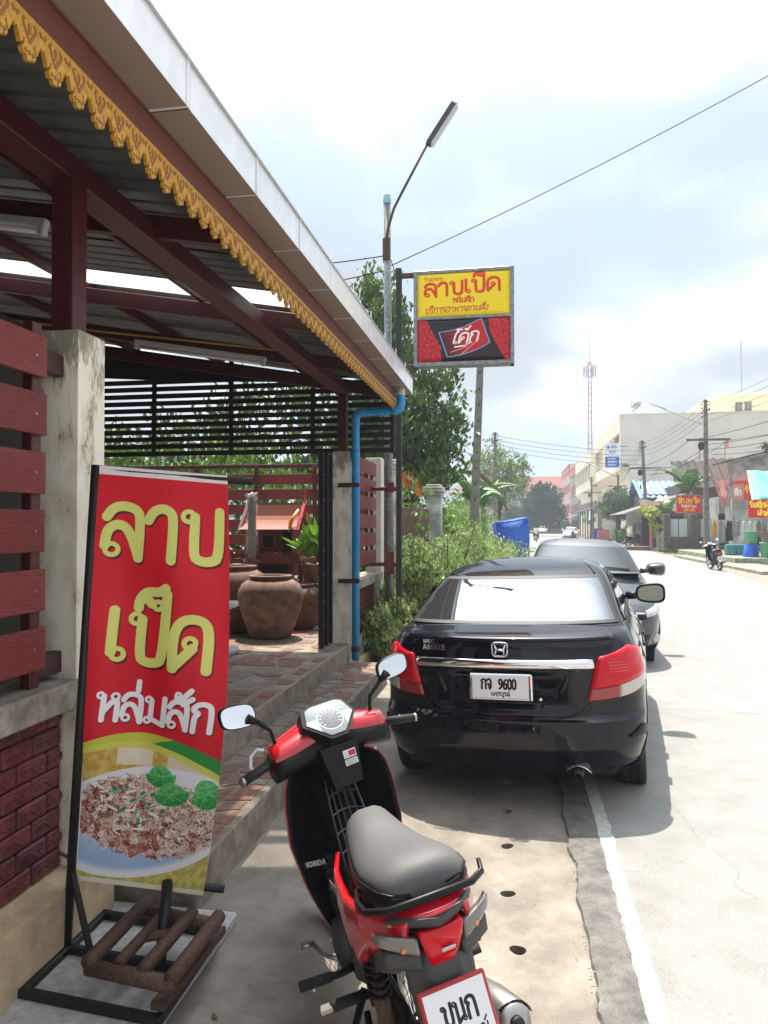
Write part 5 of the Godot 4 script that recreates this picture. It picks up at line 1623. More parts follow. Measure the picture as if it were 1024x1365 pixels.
func make_bike() -> Node3D:
	var k := thing("motorcycle", "red and black motorcycle with a grey seat parked nearest the viewer", "motorcycle", Vector3.ZERO, 0, "motorcycles")
	bike_wheel(k, U(0, .281, 0), 0)
	bike_wheel(k, U(0, .281, 1.22), 7)
	var b := B.new()
	for s in [-1.0, 1.0]: b.bar(U(s * .085, .285, -.06), U(s * .085, .33, .42), .028, .045)
	b.bar(U(-.085, .32, .40), U(.085, .32, .40), .05, .05)
	obj("swing_arm", b, M.rust, k)
	for s in [-1.0, 1.0]:
		var lo := U(s * .125, .32, .0); var hi := U(s * .125, .635, .10)
		b = B.new().s(true)
		b.tube([lo, lo.lerp(hi, .42)], [.024, .022], 10)
		b.tube([lo.lerp(hi, .4), hi], .012, 8)
		var sh := obj("shock_absorber", b, M.rust, k)
		var p := []
		for i in 121:
			var t := .30 + .66 * i / 120.0
			var a := TAU * i / 12.0
			p.append(lo.lerp(hi, t) + Vector3(cos(a) * .029, 0, sin(a) * .029))
		obj("spring", B.new().s(true).tube(p, .0062, 5), M.black_plastic, sh)
	# engine and frame
	b = B.new().box(U(0, .30, .62), Vector3(.21, .22, .30), .03).box(U(0, .33, .45), Vector3(.16, .22, .2), .03)
	b.s(true).tube([U(0, .36, .72), U(0, .43, .95)], [.085, .075], 10)
	b.tube([U(-.09, .29, .62), U(-.135, .29, .62)], [.09, .075], 16)
	b.tube([U(.09, .29, .60), U(.14, .29, .60)], [.10, .085], 16)
	obj("engine", b, M.grey_plastic, k)
	b = B.new()
	for i in 7: b.box(U(0, .37 + .013 * i, .76 + .035 * i), Vector3(.2 - .008 * i, .12, .007), 0, rot(Vector3.RIGHT, 18))
	obj("cylinder_fins", b, M.steel, k)
	obj("frame_tube", B.new().s(true).tube([U(0, .84, .90), U(0, .62, .74), U(0, .5, .45), U(0, .58, .1), U(0, .66, -.25)], .035, 8), M.black_plastic, k)
	obj("chain_case", B.new().s(true).loft([oval(U(-.06, .30, -.10), .014, .03), oval(U(-.062, .31, .0), .018, .06), oval(U(-.062, .33, .4), .018, .06), oval(U(-.06, .30, .5), .014, .05)]), M.black_plastic, k)
	# leg shield: black inside, red outside
	var ls := func(s: float, t: float, o: float, grow: float) -> Vector3:
		var y := lerpf(.265, .865, t)
		var w := tab([.0,.10, .12,.15, .3,.185, .55,.212, .8,.205, .93,.19, 1,.165], t) * (1.0 + grow)
		var dn := .04 * pow(absf(s), 3.0) * (1.0 - t)
		var uu := tab([.0,.80, .3,.90, .6,.945, 1,.95], t) - .17 * s * s + .03 * cos(s * PI) - o
		return U(s * w, y + dn + .02 * pow(absf(s), 2.0) * (t - .5), uu)
	b = B.new().s(true).slab(func(u, v, o): return ls.call(u * 2 - 1, v, o, 0.0), 22, 22, 0.0, .012)
	obj("leg_shield", b, M.black_plastic, k)
	b = B.new().s(true).slab(func(u, v, o): return ls.call(1 - u * 2, .0 + v * 1.0, -o, .028), 22, 22, .003, .018)
	obj("outer_shield", b, M.red_gloss, k)
	# front nose, headlight side and mudguard
	obj("front_cowl", B.new().s(true).loft([oval(U(0, .70, 1.10), .05, .14), oval(U(0, .72, 1.05), .10, .15), oval(U(0, .74, .99), .12, .12)]), M.red_gloss, k)
	b = B.new().s(true)
	var arcs := []
	for i in 12:
		var a := -.3 + 2.5 * i / 11.0
		var c := U(0, .29 + .31 * sin(a), 1.22 + .31 * cos(a))
		arcs.append([c + Vector3(-.05, -.03 * sin(a), .03 * cos(a)), c + Vector3(-.03, 0, 0), c + Vector3(.03, 0, 0), c + Vector3(.05, -.03 * sin(a), .03 * cos(a))])
	b.loft(arcs, false)
	obj("front_mudguard", b, M.red_gloss, k)
	b = B.new().s(true)
	for s in [-1.0, 1.0]: b.tube([U(s * .065, .28, 1.22), U(s * .065, .55, 1.10), U(s * .05, .80, 1.0)], [.022, .02, .018], 8)
	obj("fork", b, M.steel, k)
	# central tunnel with the net pocket
	var tun := []
	for q in [[.95, .86, .06, .04], [.90, .885, .075, .06], [.80, .93, .085, .09], [.70, .885, .08, .085], [.60, .80, .078, .08], [.535, .68, .075, .075], [.52, .55, .08, .08], [.56, .44, .09, .09], [.60, .36, .09, .08]]: tun.append(oval(U(0, q[0], q[1]), q[2], q[3], 16, .8))
	obj("tunnel", B.new().s(true).loft(tun), M.black_plastic, k)
	b = B.new()
	var net := func(s: float, t: float) -> Vector3:
		var y := lerpf(.50, .76, t)
		return U(s * .066 * (1.0 - .25 * t * t), y + .055, lerpf(.60, .80, t) - .035 * s * s - .015)
	for i in 6:
		var p := []
		var q := []
		for j in 9: p.append(net.call(-1.0 + i * .4, j / 8.0)); q.append(net.call(-1.0 + j * .25, i / 5.0))
		b.tube(p, .0035, 4); b.tube(q, .0035, 4)
	obj("net_pocket", b, M.grey_plastic, k)
	# handlebar head: turned a little to the left
	var hd := Transform3D(Basis(Vector3.UP, deg_to_rad(13)).scaled(Vector3(1.06, 1.0, 1.06)), Vector3(0, -.04, -.86)) * Transform3D(Basis(), Vector3(0, 0, .86))
	var bar := func(x: float, grow: float, dy: float, du: float) -> Array:
		var t := absf(x) / .25
		return [U(x, 1.005 - .045 * t + dy, .875 - .05 * t + du), (.058 - .012 * t) * grow, (.088 - .042 * t * t) * grow]
	var red := []
	var blk := []
	for i in 15:
		var x := -.225 + .45 * i / 14.0
		var q: Array = bar.call(x, 1.0, .006, .012)
		var ring := []
		var rb := []
		for j in 14:
			var a := TAU * j / 14
			ring.append(q[0] + Vector3(0, sin(a) * q[1], cos(a) * q[2]))
			rb.append(q[0] + Vector3(0, sin(a) * q[1] - .034, cos(a) * q[2] * .98 + .02))
		red.append(ring); blk.append(rb)
	b = B.new().s(true); b.T = hd
	b.loft(red)
	obj("handlebar_cowl", b, M.red_gloss, k)
	b = B.new().s(true); b.T = hd
	b.loft(blk)
	for s in [-1.0, 1.0]: b.loft([oval(U(s * .0, .955, .80), .01, .01), oval(U(s * .05, .95, .82), .03, .05), oval(U(s * .04, .88, .86), .06, .06)])
	obj("inner_cowl", b, M.black_plastic, k)
	# instrument: a five-sided glass with a dial
	var mt := hd * Transform3D(Basis(Vector3.RIGHT, deg_to_rad(-50)), U(0, 1.058, .795))
	var pent := PackedVector2Array([Vector2(-.092, .0), Vector2(-.074, .056), Vector2(-.05, .066), Vector2(.05, .066), Vector2(.074, .056), Vector2(.092, .0), Vector2(.028, -.07), Vector2(-.028, -.07)])
	var pb := PackedVector2Array()
	for v in pent: pb.append(v * 1.17)
	b = B.new(); b.T = mt; b.prism(pb, -.09, .006)
	obj("meter_bezel", b, M.black_plastic, k)
	var dial := image(256, 192, Color(.40, .44, .47))
	for y in 192:
		for x in 256:
			var d := Vector2((x - 128) / 74.0, (y - 98) / 70.0)
			if d.length() < 1.0: dial.set_pixel(x, y, Color(.22, .26, .30) if d.length() < .93 else Color(.9, .92, .93))
			if absf(d.x) > 1.05 and d.y > -.3: dial.set_pixel(x, y, Color(.75, .78, .8))
	for i in 11:
		var a := -.6 + (PI + 1.2) * i / 10.0
		dab(dial, Vector2(128 - cos(a) * 62, 98 - sin(a) * 58), Vector2(128 - cos(a) * 48, 98 - sin(a) * 45), 1.8, Color(.95, .95, .95))
	dab(dial, Vector2(128, 98), Vector2(160, 74), 2.2, Color(.85, .15, .1))
	dab(dial, Vector2(110, 118), Vector2(150, 122), 6, Color(.25, .28, .3))
	b = B.new(); b.T = mt
	for i in pent.size():
		var v0 := pent[i]; var v1 := pent[(i + 1) % pent.size()]
		var uvf := func(v: Vector2) -> Vector2: return Vector2(.5 + v.x / .17, .5 - v.y / .13)
		b.tri(Vector3(0, 0, .0095), Vector3(v0.x, v0.y, .0085), Vector3(v1.x, v1.y, .0085), uvf.call(Vector2()), uvf.call(v0), uvf.call(v1))
	obj("dial", b, print_of(dial, .2), k)
	b = B.new().s(true); b.T = mt
	for i in pent.size(): b.tri(Vector3(0, 0, .03), Vector3(pent[i].x, pent[i].y, .014), Vector3(pent[(i + 1) % 8].x, pent[(i + 1) % 8].y, .014))
	obj("meter_glass", b, M.glass_clear, k)
	# lower dash with printed stickers and the key lock
	var dash := hd * Transform3D(Basis(Vector3.RIGHT, deg_to_rad(-14)), U(0, .895, .735))
	b = B.new(); b.T = dash
	b.prism(PackedVector2Array([Vector2(-.075, .08), Vector2(.075, .08), Vector2(.055, -.07), Vector2(-.055, -.07)]), -.14, .0)
	obj("dash_cover", b, M.black_plastic, k)
	var stk := image(96, 96, Color(.88, .87, .85))
	stk.fill_rect(Rect2i(40, 8, 52, 34), Color(.75, .12, .16)); stk.fill_rect(Rect2i(0, 50, 96, 8), Color(.06, .06, .06))
	for i in 8: stk.fill_rect(Rect2i(6, 12 + i * 10, 26 + (i * 17) % 9, 2), Color(.4, .4, .4))
	for i in 4: stk.fill_rect(Rect2i(8, 64 + i * 8, 80, 3), Color(.35, .35, .36))
	b = B.new(); b.T = dash
	b.quad(Vector3(.005, -.005, .002), Vector3(.055, -.005, .002), Vector3(.055, .05, .002), Vector3(.005, .05, .002))
	obj("warning_sticker", b, print_of(stk, .5), k)
	obj("key_lock", B.new().s(true).tube([U(.085, .84, .82), U(.085, .845, .79)], .016, 10), M.steel, k)
	# grips, levers and mirrors
	for s in [-1.0, 1.0]:
		b = B.new().s(true); b.T = hd
		var g0 := U(s * .225, .965, .83); var g1 := U(s * .345, .952, .79)
		b.tube([g0, g1], [.0175, .0165], 12); b.tube([g1, g1 + (g1 - g0) * .02], .0185, 12)
		b.tube([g0 - (g1 - g0) * .03, g0 + (g1 - g0) * .05], .022, 12)
		obj("grip", b, M.rubber, k)
		b = B.new(); b.T = hd
		b.box(U(s * .205, .972, .836), Vector3(.055, .052, .058), .012)
		for e in [-.014, .012]: b.box(U(s * .205, .98 + e, .807), Vector3(.02, .012, .012), .003)
		obj("switch_box", b, M.grey_plastic, k)
		obj("bar_end", B.new().s(true).tube([hd * g1, hd * (g1 + (g1 - g0) * .09)], .0165, 12), M.steel, k)
		b = B.new().s(true); b.T = hd
		if s < 0: b.tube([U(-.20, .985, .88), U(-.24, 1.0, .91), U(-.27, .985, .90), U(-.285, .955, .88), U(-.27, .935, .86)], .0065, 8)
		else: b.tube([U(.20, .955, .89), U(.26, .945, .90), U(.33, .94, .875)], [.008, .009, .006], 8)
		obj("lever", b, M.white_plastic, k)
		if s > 0: obj("lever_tip", B.new().s(true).ball(hd * U(.335, .94, .872), Vector3.ONE * .011, 8), M.white_plastic, k)
		var m0 := U(s * .19, .99, .845); var m1 := U(s * .205, 1.075, .845); var m2 := U(s * .25, 1.125, .84) + Vector3(0, 0, .01); var mc := U(s * .315, 1.165, .835)
		b = B.new().s(true); b.T = hd
		b.tube([m0, m0.lerp(m1, .5), m1, m2], [.011, .007, .007, .009], 8)
		b.tube([m2, m2.lerp(mc, .55)], [.010, .02], 8)
		var st := obj("mirror_stem", b, M.black_plastic, k)
		var mo := func(r: float, z: float) -> Array:
			var o := []
			for i in 24:
				var a := TAU * i / 24
				var cx := signf(cos(a)) * pow(absf(cos(a)), .62); var cy := signf(sin(a)) * pow(absf(sin(a)), .62)
				o.append(Vector3(cx * .066 * r, cy * .043 * r + cx * s * .008, z))
			return o
		var mx := hd * Transform3D(Basis(Vector3.UP, -s * .10) * Basis(Vector3.RIGHT, -.14), mc)
		b = B.new().s(true); b.T = mx
		b.loft([mo.call(.35, -.034), mo.call(.8, -.026), mo.call(1.0, -.008), mo.call(1.0, .004), mo.call(.94, .006)])
		obj("mirror_shell", b, M.black_plastic, st)
		b = B.new(); b.T = mx
		b.cap(mo.call(.91, .0075), false)
		obj("mirror_glass", b, M.mirror, st)
	for q in [[-.16, .10], [.14, .06], [.16, -.02]]:
		obj("cable", B.new().s(true).tube([hd * U(q[0], .96, .88), U(q[0] * 1.3, .90, .93), U(q[0] * .6, .80, .95)], .005, 5), M.black, k)
	# seat
	var rows := [[.50, .705, .04, .03], [.47, .735, .062, .05], [.40, .760, .080, .065], [.28, .752, .104, .055], [.14, .757, .126, .052], [.0, .775, .138, .055], [-.14, .795, .138, .055], [-.26, .805, .128, .05], [-.315, .80, .10, .036], [-.33, .79, .05, .018]]
	var top := []
	for q in rows:
		var ring := []
		for i in 18:
			var a := TAU * i / 18
			var cx := signf(cos(a)) * pow(absf(cos(a)), .55); var cy := signf(sin(a)) * pow(absf(sin(a)), .8)
			ring.append(U(cx * q[2] * (1.0 if cy < 0 else 1.0 - .14 * cy * cy), q[1] + (cy if cy > 0 else cy * .9) * q[3] - .012 * absf(cx) * float(cy > 0), q[0]))
		top.append(ring)
	obj("seat", B.new().s(true).loft(top), M.seat, k)
	var skirt := []
	for q in rows: skirt.append(oval(U(0, q[1] - q[3] * .62, q[0] + .003), q[2] * 1.05, q[3] * .65, 18, .5))
	for s in [-1.0, 1.0]:
		var pipe := []
		for q in rows: pipe.append(U(s * q[2] * 1.015, q[1] - q[3] * .10, q[0]))
		obj("seat_piping", B.new().s(true).tube(pipe, .0035, 5), M.black_plastic, k)
		for q in [[.17, .74], [.175, .50], [.15, .36], [.12, .80]]: obj("shield_screw", B.new().s(true).ball(U(s * q[0], q[1], .80 + .10 * q[1]), Vector3(.008, .008, .004), 8), M.grey_plastic, k)
	obj("seat_skirt", B.new().s(true).loft(skirt), M.black_plastic, k)
	# red side covers up to the tail
	for s in [-1.0, 1.0]:
		b = B.new().s(true).slab(func(u, v, o):
			var t: float = u if s < 0 else 1.0 - u
			var uu := lerpf(-.37, .44, t)
			var lo := tab([-.37,.645, -.2,.62, -.05,.57, .12,.47, .3,.44, .44,.52], uu)
			var hi := tab([-.37,.735, -.2,.735, 0,.715, .2,.70, .44,.69], uu)
			var w := tab([-.37,.08, -.25,.125, -.1,.160, .1,.170, .3,.15, .44,.11], uu)
			return U(s * (w + .018 * sin(v * PI) - .02 * (1.0 - v) + o), lerpf(lo, hi, v), uu), 24, 6, -.008, .006)
		var sc := obj("side_cover", b, M.red_gloss, k)
		for wd in [["WAVE", .25], ["i", .02]]:
			var t := letters(wd[0], .026, .003)
			var o := obj("lettering", t, M.steel if wd[1] > .1 else M.blue_pipe, sc)
			o.transform = at(U(s * .168, .655, .26 + s * (0.0 if wd[1] > .1 else .055) * -s * -1.0 - (.0 if wd[1] > .1 else .11)), Basis(Vector3.UP, s * PI / 2 - .06 * s) * Basis(Vector3.BACK, -.08 * s))
		# dark panel below the cover
		b = B.new().s(true).slab(func(u, v, o):
			var t: float = u if s < 0 else 1.0 - u
			var uu := lerpf(-.33, .12, t)
			return U(s * (.118 + .01 * sin(t * PI) + o), lerpf(tab([-.33,.60, -.1,.53, .12,.44], uu), tab([-.33,.665, -.1,.625, .12,.52], uu), v), uu), 14, 4, -.006, .006)
		obj("under_cover", b, M.grey_plastic, k)
	# grab rail
	var gr := [U(-.15, .745, -.02), U(-.168, .745, -.12), U(-.168, .757, -.25), U(-.12, .775, -.355), U(0, .785, -.385), U(.12, .775, -.355), U(.172, .762, -.27), U(.178, .785, -.23)]
	obj("grab_rail", B.new().s(true).tube(gr, [.007, .008, .008, .0085, .009, .0085, .008, .006], 10, true, 1.2), M.black_plastic, k)
	# tail: trim, lamp, indicators
	b = B.new().s(true).slab(func(u, v, o):
		var x: float = (u * 2 - 1)
		return U(x * .125, .70 + .022 * v - .028 * x * x + .03 * absf(x) + .01, -.41 + .13 * x * x - o - .012 * v), 16, 3, -.03, .006)
	obj("tail_trim", b, M.grey_plastic, k)
	obj("tail_top", B.new().s(true).slab(func(u, v, o): return U((u * 2 - 1) * lerpf(.115, .125, v), .735 + .012 * cos((u * 2 - 1) * 1.5) + o - .012 * v, lerpf(-.24, -.395 + .10 * pow(u * 2 - 1, 2.0), v)), 14, 6, -.01, .008), M.red_gloss, k)
	var lampf := func(x0: float, x1: float, y0: float, y1: float, y2: float, y3: float) -> B:
		return B.new().s(true).slab(func(u, v, o):
			var x := lerpf(x0, x1, u)
			var y := lerpf(lerpf(y0, y1, u), lerpf(y2, y3, u), v)
			return U(x, y, -.40 + 1.9 * x * x * (6.0 if absf(x) > .2 else 4.2) * .75 - o - .02 * (1.0 - v) * 0.0 + .10 * (.70 - y)), 10, 6, -.03, .012)
	b = B.new().s(true).slab(func(u, v, o):
		var x: float = (u * 2 - 1) * lerpf(.012, .064, pow(v, .75))
		return U(x, lerpf(.555, .708, v), -.415 + 3.0 * x * x + .42 * pow(1.0 - v, 2.0) * .25 - o), 12, 8, -.04, .012)
	obj("tail_lamp", b, M.lamp_red, k)
	obj("lamp_badge", B.new().box(U(.01, .652, -.424), Vector3(.04, .012, .006), .003, rot(Vector3.RIGHT, 12)), M.lamp_clear, k)
	for s in [-1.0, 1.0]:
		b = B.new().s(true).slab(func(u, v, o):
			var t: float = u if s > 0 else 1.0 - u
			var x := lerpf(.066, .165, t)
			return U(s * x, lerpf(lerpf(.650, .688, t), lerpf(.695, .712, t), v), -.405 + 2.9 * x * x + 4.0 * pow(maxf(x - .1, 0), 2.0) - o), 10, 5, -.03, .012)
		var il := obj("turn_signal", b, M.lamp_smoke, k)
		obj("bulb", B.new().s(true).ball(U(s * .105, .672, -.382), Vector3.ONE * .008, 8), M.lamp_orange, il)
		obj("signal_base", B.new().s(true).slab(func(u, v, o): return U(s * lerpf(.06, .15, u if s > 0 else 1 - u), lerpf(.600, .645, v) + .02 * (u if s > 0 else 1 - u), -.385 + 2.9 * pow(lerpf(.06, .15, u if s > 0 else 1 - u), 2.0) - o), 8, 3, -.03, .004), M.grey_plastic, k)
	# rear mudguard and plate
	b = B.new().s(true).slab(func(u, v, o):
		var x: float = (u * 2 - 1)
		var y := lerpf(.40, .64, v)
		var w := lerpf(.085, .10, v)
		return U(x * w, y, lerpf(-.475, -.355, pow(v, .8)) + .045 * x * x - o + .02 * smoothstep(.55, .6, absf(x))), 14, 10, -.012, .004)
	obj("rear_mudguard", b, M.grey_plastic, k)
	var hl := obj("lettering", letters("HONDA", .013, .003), M.white_plastic, k)
	hl.transform = at(U(0, .555, -.412), Basis(Vector3.RIGHT, -.42))
	var px := at(U(0, .455, -.485), Basis(Vector3.RIGHT, -.36))
	b = B.new(); b.T = px
	b.box(Vector3(0, 0, 0), Vector3(.192, .236, .012), .005)
	var pf := obj("plate_frame", b, M.red_wood, k)
	pf.material_override = mat(.45, .03, .035, .5)
	var im := image(256, 330, Color(.93, .93, .94))
	write(im, "ขนก", 56, 128, 74, 6.5, Color(.07, .07, .08), .86)
	write_mid(im, "เพชรบูรณ์", 132, 200, 40, 3.2, Color(.07, .07, .08), 1.0)
	write(im, "28", 140, 305, 74, 7, Color(.07, .07, .08), .84)
	b = B.new(); b.T = px
	b.quad(Vector3(-.086, -.108, .0075), Vector3(.086, -.108, .0075), Vector3(.086, .108, .0075), Vector3(-.086, .108, .0075))
	obj("plate_face", b, print_of(im, .4), pf)
	# exhaust
	b = B.new().s(true)
	b.tube([U(.07, .25, .85), U(.12, .17, .75), U(.14, .17, .5), U(.165, .24, .28)], .02, 10)
	b.tube([U(.165, .235, .30), U(.17, .25, .24), U(.18, .30, -.05), U(.187, .335, -.30), U(.187, .338, -.33)], [.025, .048, .056, .055, .045], 16)
	obj("muffler", b, M.steel, k)
	obj("muffler_tip", B.new().s(true).tube([U(.187, .34, -.32), U(.187, .342, -.352)], .02, 12), M.black, k)
	obj("heat_guard", B.new().s(true).slab(func(u, v, o): return U(.187 + .062 * cos(lerpf(.2, 2.2, u)), .318 - .0 * v + .062 * sin(lerpf(.2, 2.2, u)) + .045 * (1.0 - v) - .04, lerpf(-.02, -.30, 1.0 - v)) + Vector3(0, o, 0), 8, 6, 0, .004), M.black_plastic, k)
	# pegs, pedals, stands
	for s in [-1.0, 1.0]:
		obj("foot_peg", B.new().s(true).tube([U(s * .19, .265, .50), U(s * .30, .27, .50)], [.02, .021], 10, true, .75), M.rubber, k)
		obj("peg_arm", B.new().s(true).tube([U(s * .06, .24, .55), U(s * .15, .25, .52), U(s * .2, .265, .50)], .012, 8), M.black_plastic, k)
		obj("rear_peg", B.new().s(true).tube([U(s * .135, .33, .22), U(s * .25, .345, .20)], [.018, .02], 10, true, .8), M.rubber, k)
		obj("peg_bracket", B.new().bar(U(s * .125, .31, .2), U(s * .128, .60, .13), .012, .035), M.old_wood, k)
	obj("peg_end", B.new().bar(U(-.245, .345, .20), U(-.28, .34, .21), .03, .012), M.steel, k)
	obj("gear_pedal", B.new().s(true).tube([U(-.14, .25, .60), U(-.17, .24, .66), U(-.20, .25, .74)], .008, 6), M.steel, k)
	obj("pedal_pad", B.new().s(true).tube([U(-.19, .255, .73), U(-.24, .26, .74)], [.014, .022], 8, true, .5), M.steel, k)
	obj("side_stand", B.new().s(true).tube([U(-.10, .23, .42), U(-.19, .12, .34), U(-.265, -.035, .28), U(-.30, -.045, .26)], [.014, .012, .011, .018], 8), M.black_plastic, k)
	obj("main_stand", B.new().s(true).tube([U(-.12, .20, .34), U(-.15, .10, .16), U(-.17, .07, .06), U(-.13, .06, .04)], .012, 8), M.black_plastic, k)
	obj("main_stand", B.new().s(true).tube([U(.12, .20, .34), U(.15, .10, .16), U(.17, .07, .06)], .012, 8), M.black_plastic, k)
	# shield lettering
	var h2 := obj("lettering", letters("HONDA", .020, .003), M.white_plastic, k)
	h2.transform = at(U(-.135, .52, .765), Basis(Vector3.UP, .35) * Basis(Vector3.BACK, -.25) * Basis(Vector3.RIGHT, -.3))
	return k

func body_mesh(bones: Array, cell: float, blend: float) -> B:
	# bones: [a, ra, b, rb]; a smooth union of tapered capsules, meshed with surface nets
	var lo := Vector3.ONE * 9; var hi := -lo
	for q in bones:
		for e in [[q[0], q[1]], [q[2], q[3]]]:
			lo = lo.min(e[0] - Vector3.ONE * (e[1] + .05)); hi = hi.max(e[0] + Vector3.ONE * (e[1] + .05))
	var n := Vector3i(((hi - lo) / cell).ceil()) + Vector3i.ONE
	var f := PackedFloat32Array(); f.resize(n.x * n.y * n.z)
	for z in n.z:
		for y in n.y:
			for x in n.x:
				var p := lo + Vector3(x, y, z) * cell
				var d := 9.0
				for q in bones:
					var ab: Vector3 = q[2] - q[0]
					var t := clampf((p - q[0]).dot(ab) / maxf(ab.length_squared(), 1e-6), 0, 1)
					var e: float = p.distance_to(q[0] + ab * t) - lerpf(q[1], q[3], t)
					var h := clampf(.5 + .5 * (d - e) / blend, 0, 1)
					d = lerpf(d, e, h) - blend * h * (1 - h)
				f[x + n.x * (y + n.y * z)] = d
	var vert := {}
	var b := B.new().s(true)
	var at_cell := func(x: int, y: int, z: int) -> Vector3:
		var key := Vector3i(x, y, z)
		if vert.has(key): return vert[key]
		var sum := Vector3(); var k := 0
		for e in [[0,1],[2,3],[4,5],[6,7],[0,2],[1,3],[4,6],[5,7],[0,4],[1,5],[2,6],[3,7]]:
			var c0 := Vector3i(e[0] & 1, (e[0] >> 1) & 1, e[0] >> 2); var c1 := Vector3i(e[1] & 1, (e[1] >> 1) & 1, e[1] >> 2)
			var f0 := f[x + c0.x + n.x * (y + c0.y + n.y * (z + c0.z))]; var f1 := f[x + c1.x + n.x * (y + c1.y + n.y * (z + c1.z))]
			if (f0 < 0) != (f1 < 0):
				sum += Vector3(c0).lerp(Vector3(c1), f0 / (f0 - f1)); k += 1
		var v := lo + (Vector3(x, y, z) + sum / maxi(k, 1)) * cell
		vert[key] = v
		return v
	for z in range(1, n.z - 1):
		for y in range(1, n.y - 1):
			for x in range(1, n.x - 1):
				var f0 := f[x + n.x * (y + n.y * z)] < 0
				for ax in 3:
					var st := Vector3i(); st[ax] = 1
					var f1 := f[x + st.x + n.x * (y + st.y + n.y * (z + st.z))] < 0
					if f0 == f1: continue
					var u := Vector3i(); u[(ax + 1) % 3] = 1
					var w := Vector3i(); w[(ax + 2) % 3] = 1
					var c := Vector3i(x, y, z)
					var q := []
					for g in [c - u - w, c - w, c, c - u]: q.append(at_cell.call(g.x, g.y, g.z))
					if f0: b.quad(q[0], q[1], q[2], q[3])
					else: b.quad(q[3], q[2], q[1], q[0])
	return b

func make_bikes() -> void:
	var k := make_bike()
	k.transform = Transform3D(Basis(Vector3.UP, deg_to_rad(29.5)) * Basis(Vector3.BACK, deg_to_rad(10.0)), P(-.16, gy(-.16), 2.145))
	var lab := ["dark scooter with a white seat parked on the far verge before the laundry", "red motorcycle ridden away down the middle of the street", "black motorcycle parked under the grey tarpaulin awning", "dark motorcycle parked beside the white saloon across the street"]
	var ps := [P(7.62, .0, 30.0), P(2.05, .05, 76.0), P(8.9, .0, 63.0), P(6.9, 0, 88)]
	for i in 4:
		var c := copy(k, lab[i], ps[i], [3.0, -2.0, -75.0, 20.0][i])
		for q in c.get_children():
			if not q is MeshInstance3D: continue
			if i != 1 and q.material_override == M.red_gloss: q.material_override = M.paint_grey if i else M.black_plastic
			if i == 0 and (String(q.name).begins_with("seat") or String(q.name).begins_with("handlebar")): q.material_override = M.white_plastic if String(q.name) == "handlebar_cowl" else M.seat
	# the rider far down the street
	var r := thing("person", "rider in a white shirt on the red motorcycle far down the street, seen from behind", "person", P(2.05, .05, 76.0))
	var bones := [[U(0, .80, .02), .15, U(0, 1.08, .08), .13], [U(0, 1.08, .08), .13, U(0, 1.26, .12), .15], [U(-.16, 1.26, .12), .07, U(.16, 1.26, .12), .07], [U(0, 1.3, .12), .055, U(0, 1.42, .13), .055], [U(0, 1.50, .14), .10, U(0, 1.55, .14), .098],
		[U(-.2, 1.24, .12), .055, U(-.28, 1.05, .3), .045], [U(-.28, 1.05, .3), .045, U(-.27, .98, .6), .035], [U(-.27, .98, .6), .035, U(-.29, .97, .72), .04], [U(.2, 1.24, .12), .055, U(.28, 1.05, .3), .045], [U(.28, 1.05, .3), .045, U(.27, .98, .6), .035], [U(.27, .98, .6), .035, U(.29, .97, .72), .04],
		[U(-.09, .80, .05), .10, U(-.19, .72, .45), .075], [U(-.19, .72, .45), .075, U(-.21, .33, .42), .05], [U(-.21, .31, .42), .05, U(-.22, .29, .58), .04], [U(.09, .80, .05), .10, U(.19, .72, .45), .075], [U(.19, .72, .45), .075, U(.21, .33, .42), .05], [U(.21, .31, .42), .05, U(.22, .29, .58), .04]]
	obj("body", body_mesh(bones, .035, .04), M.skin, r)
	obj("shirt", body_mesh([[U(0, .84, .02), .165, U(0, 1.08, .08), .15], [U(0, 1.08, .08), .15, U(0, 1.26, .12), .165], [U(-.17, 1.26, .12), .085, U(.17, 1.26, .12), .085], [U(-.2, 1.24, .12), .07, U(-.27, 1.08, .27), .062], [U(.2, 1.24, .12), .07, U(.27, 1.08, .27), .062]], .035, .04), M.shirt, r)
	obj("trousers", body_mesh([[U(0, .80, .02), .155, U(0, .86, .02), .15], [U(-.09, .80, .05), .115, U(-.19, .72, .45), .09], [U(-.19, .72, .45), .09, U(-.21, .38, .42), .065], [U(.09, .80, .05), .115, U(.19, .72, .45), .09], [U(.19, .72, .45), .09, U(.21, .38, .42), .065]], .035, .04), M.trousers, r)
	obj("hair", body_mesh([[U(0, 1.53, .12), .105, U(0, 1.58, .13), .10]], .03, .02), M.black, r)

# ---- the far side of the street
func sheet_roof(a: Vector3, along: Vector3, down: Vector3, rib: float, h: float) -> B:
	# corrugated sheet from corner a; ribs run down the slope
	var b := B.new().s(true)
	var l := along.length()
	var n := int(l / rib) * 4
	var up := along.cross(down).normalized()
	if up.y < 0: up = -up
	for k in n:
		var p := []
		for e in [k, k + 1]:
			var q: Vector3 = a + along * (float(e) / n) + up * h * cos(TAU * e / 4.0)
			p.append(q)
		b.quad(p[0], p[0] + down, p[1] + down, p[1])
	return b
func sign_face(im: Image, w: float, h: float) -> Array:
	var b := B.new()
	b.quad(Vector3(-w / 2, -h / 2, 0), Vector3(w / 2, -h / 2, 0), Vector3(w / 2, h / 2, 0), Vector3(-w / 2, h / 2, 0))
	return [b, print_of(im, .5)]

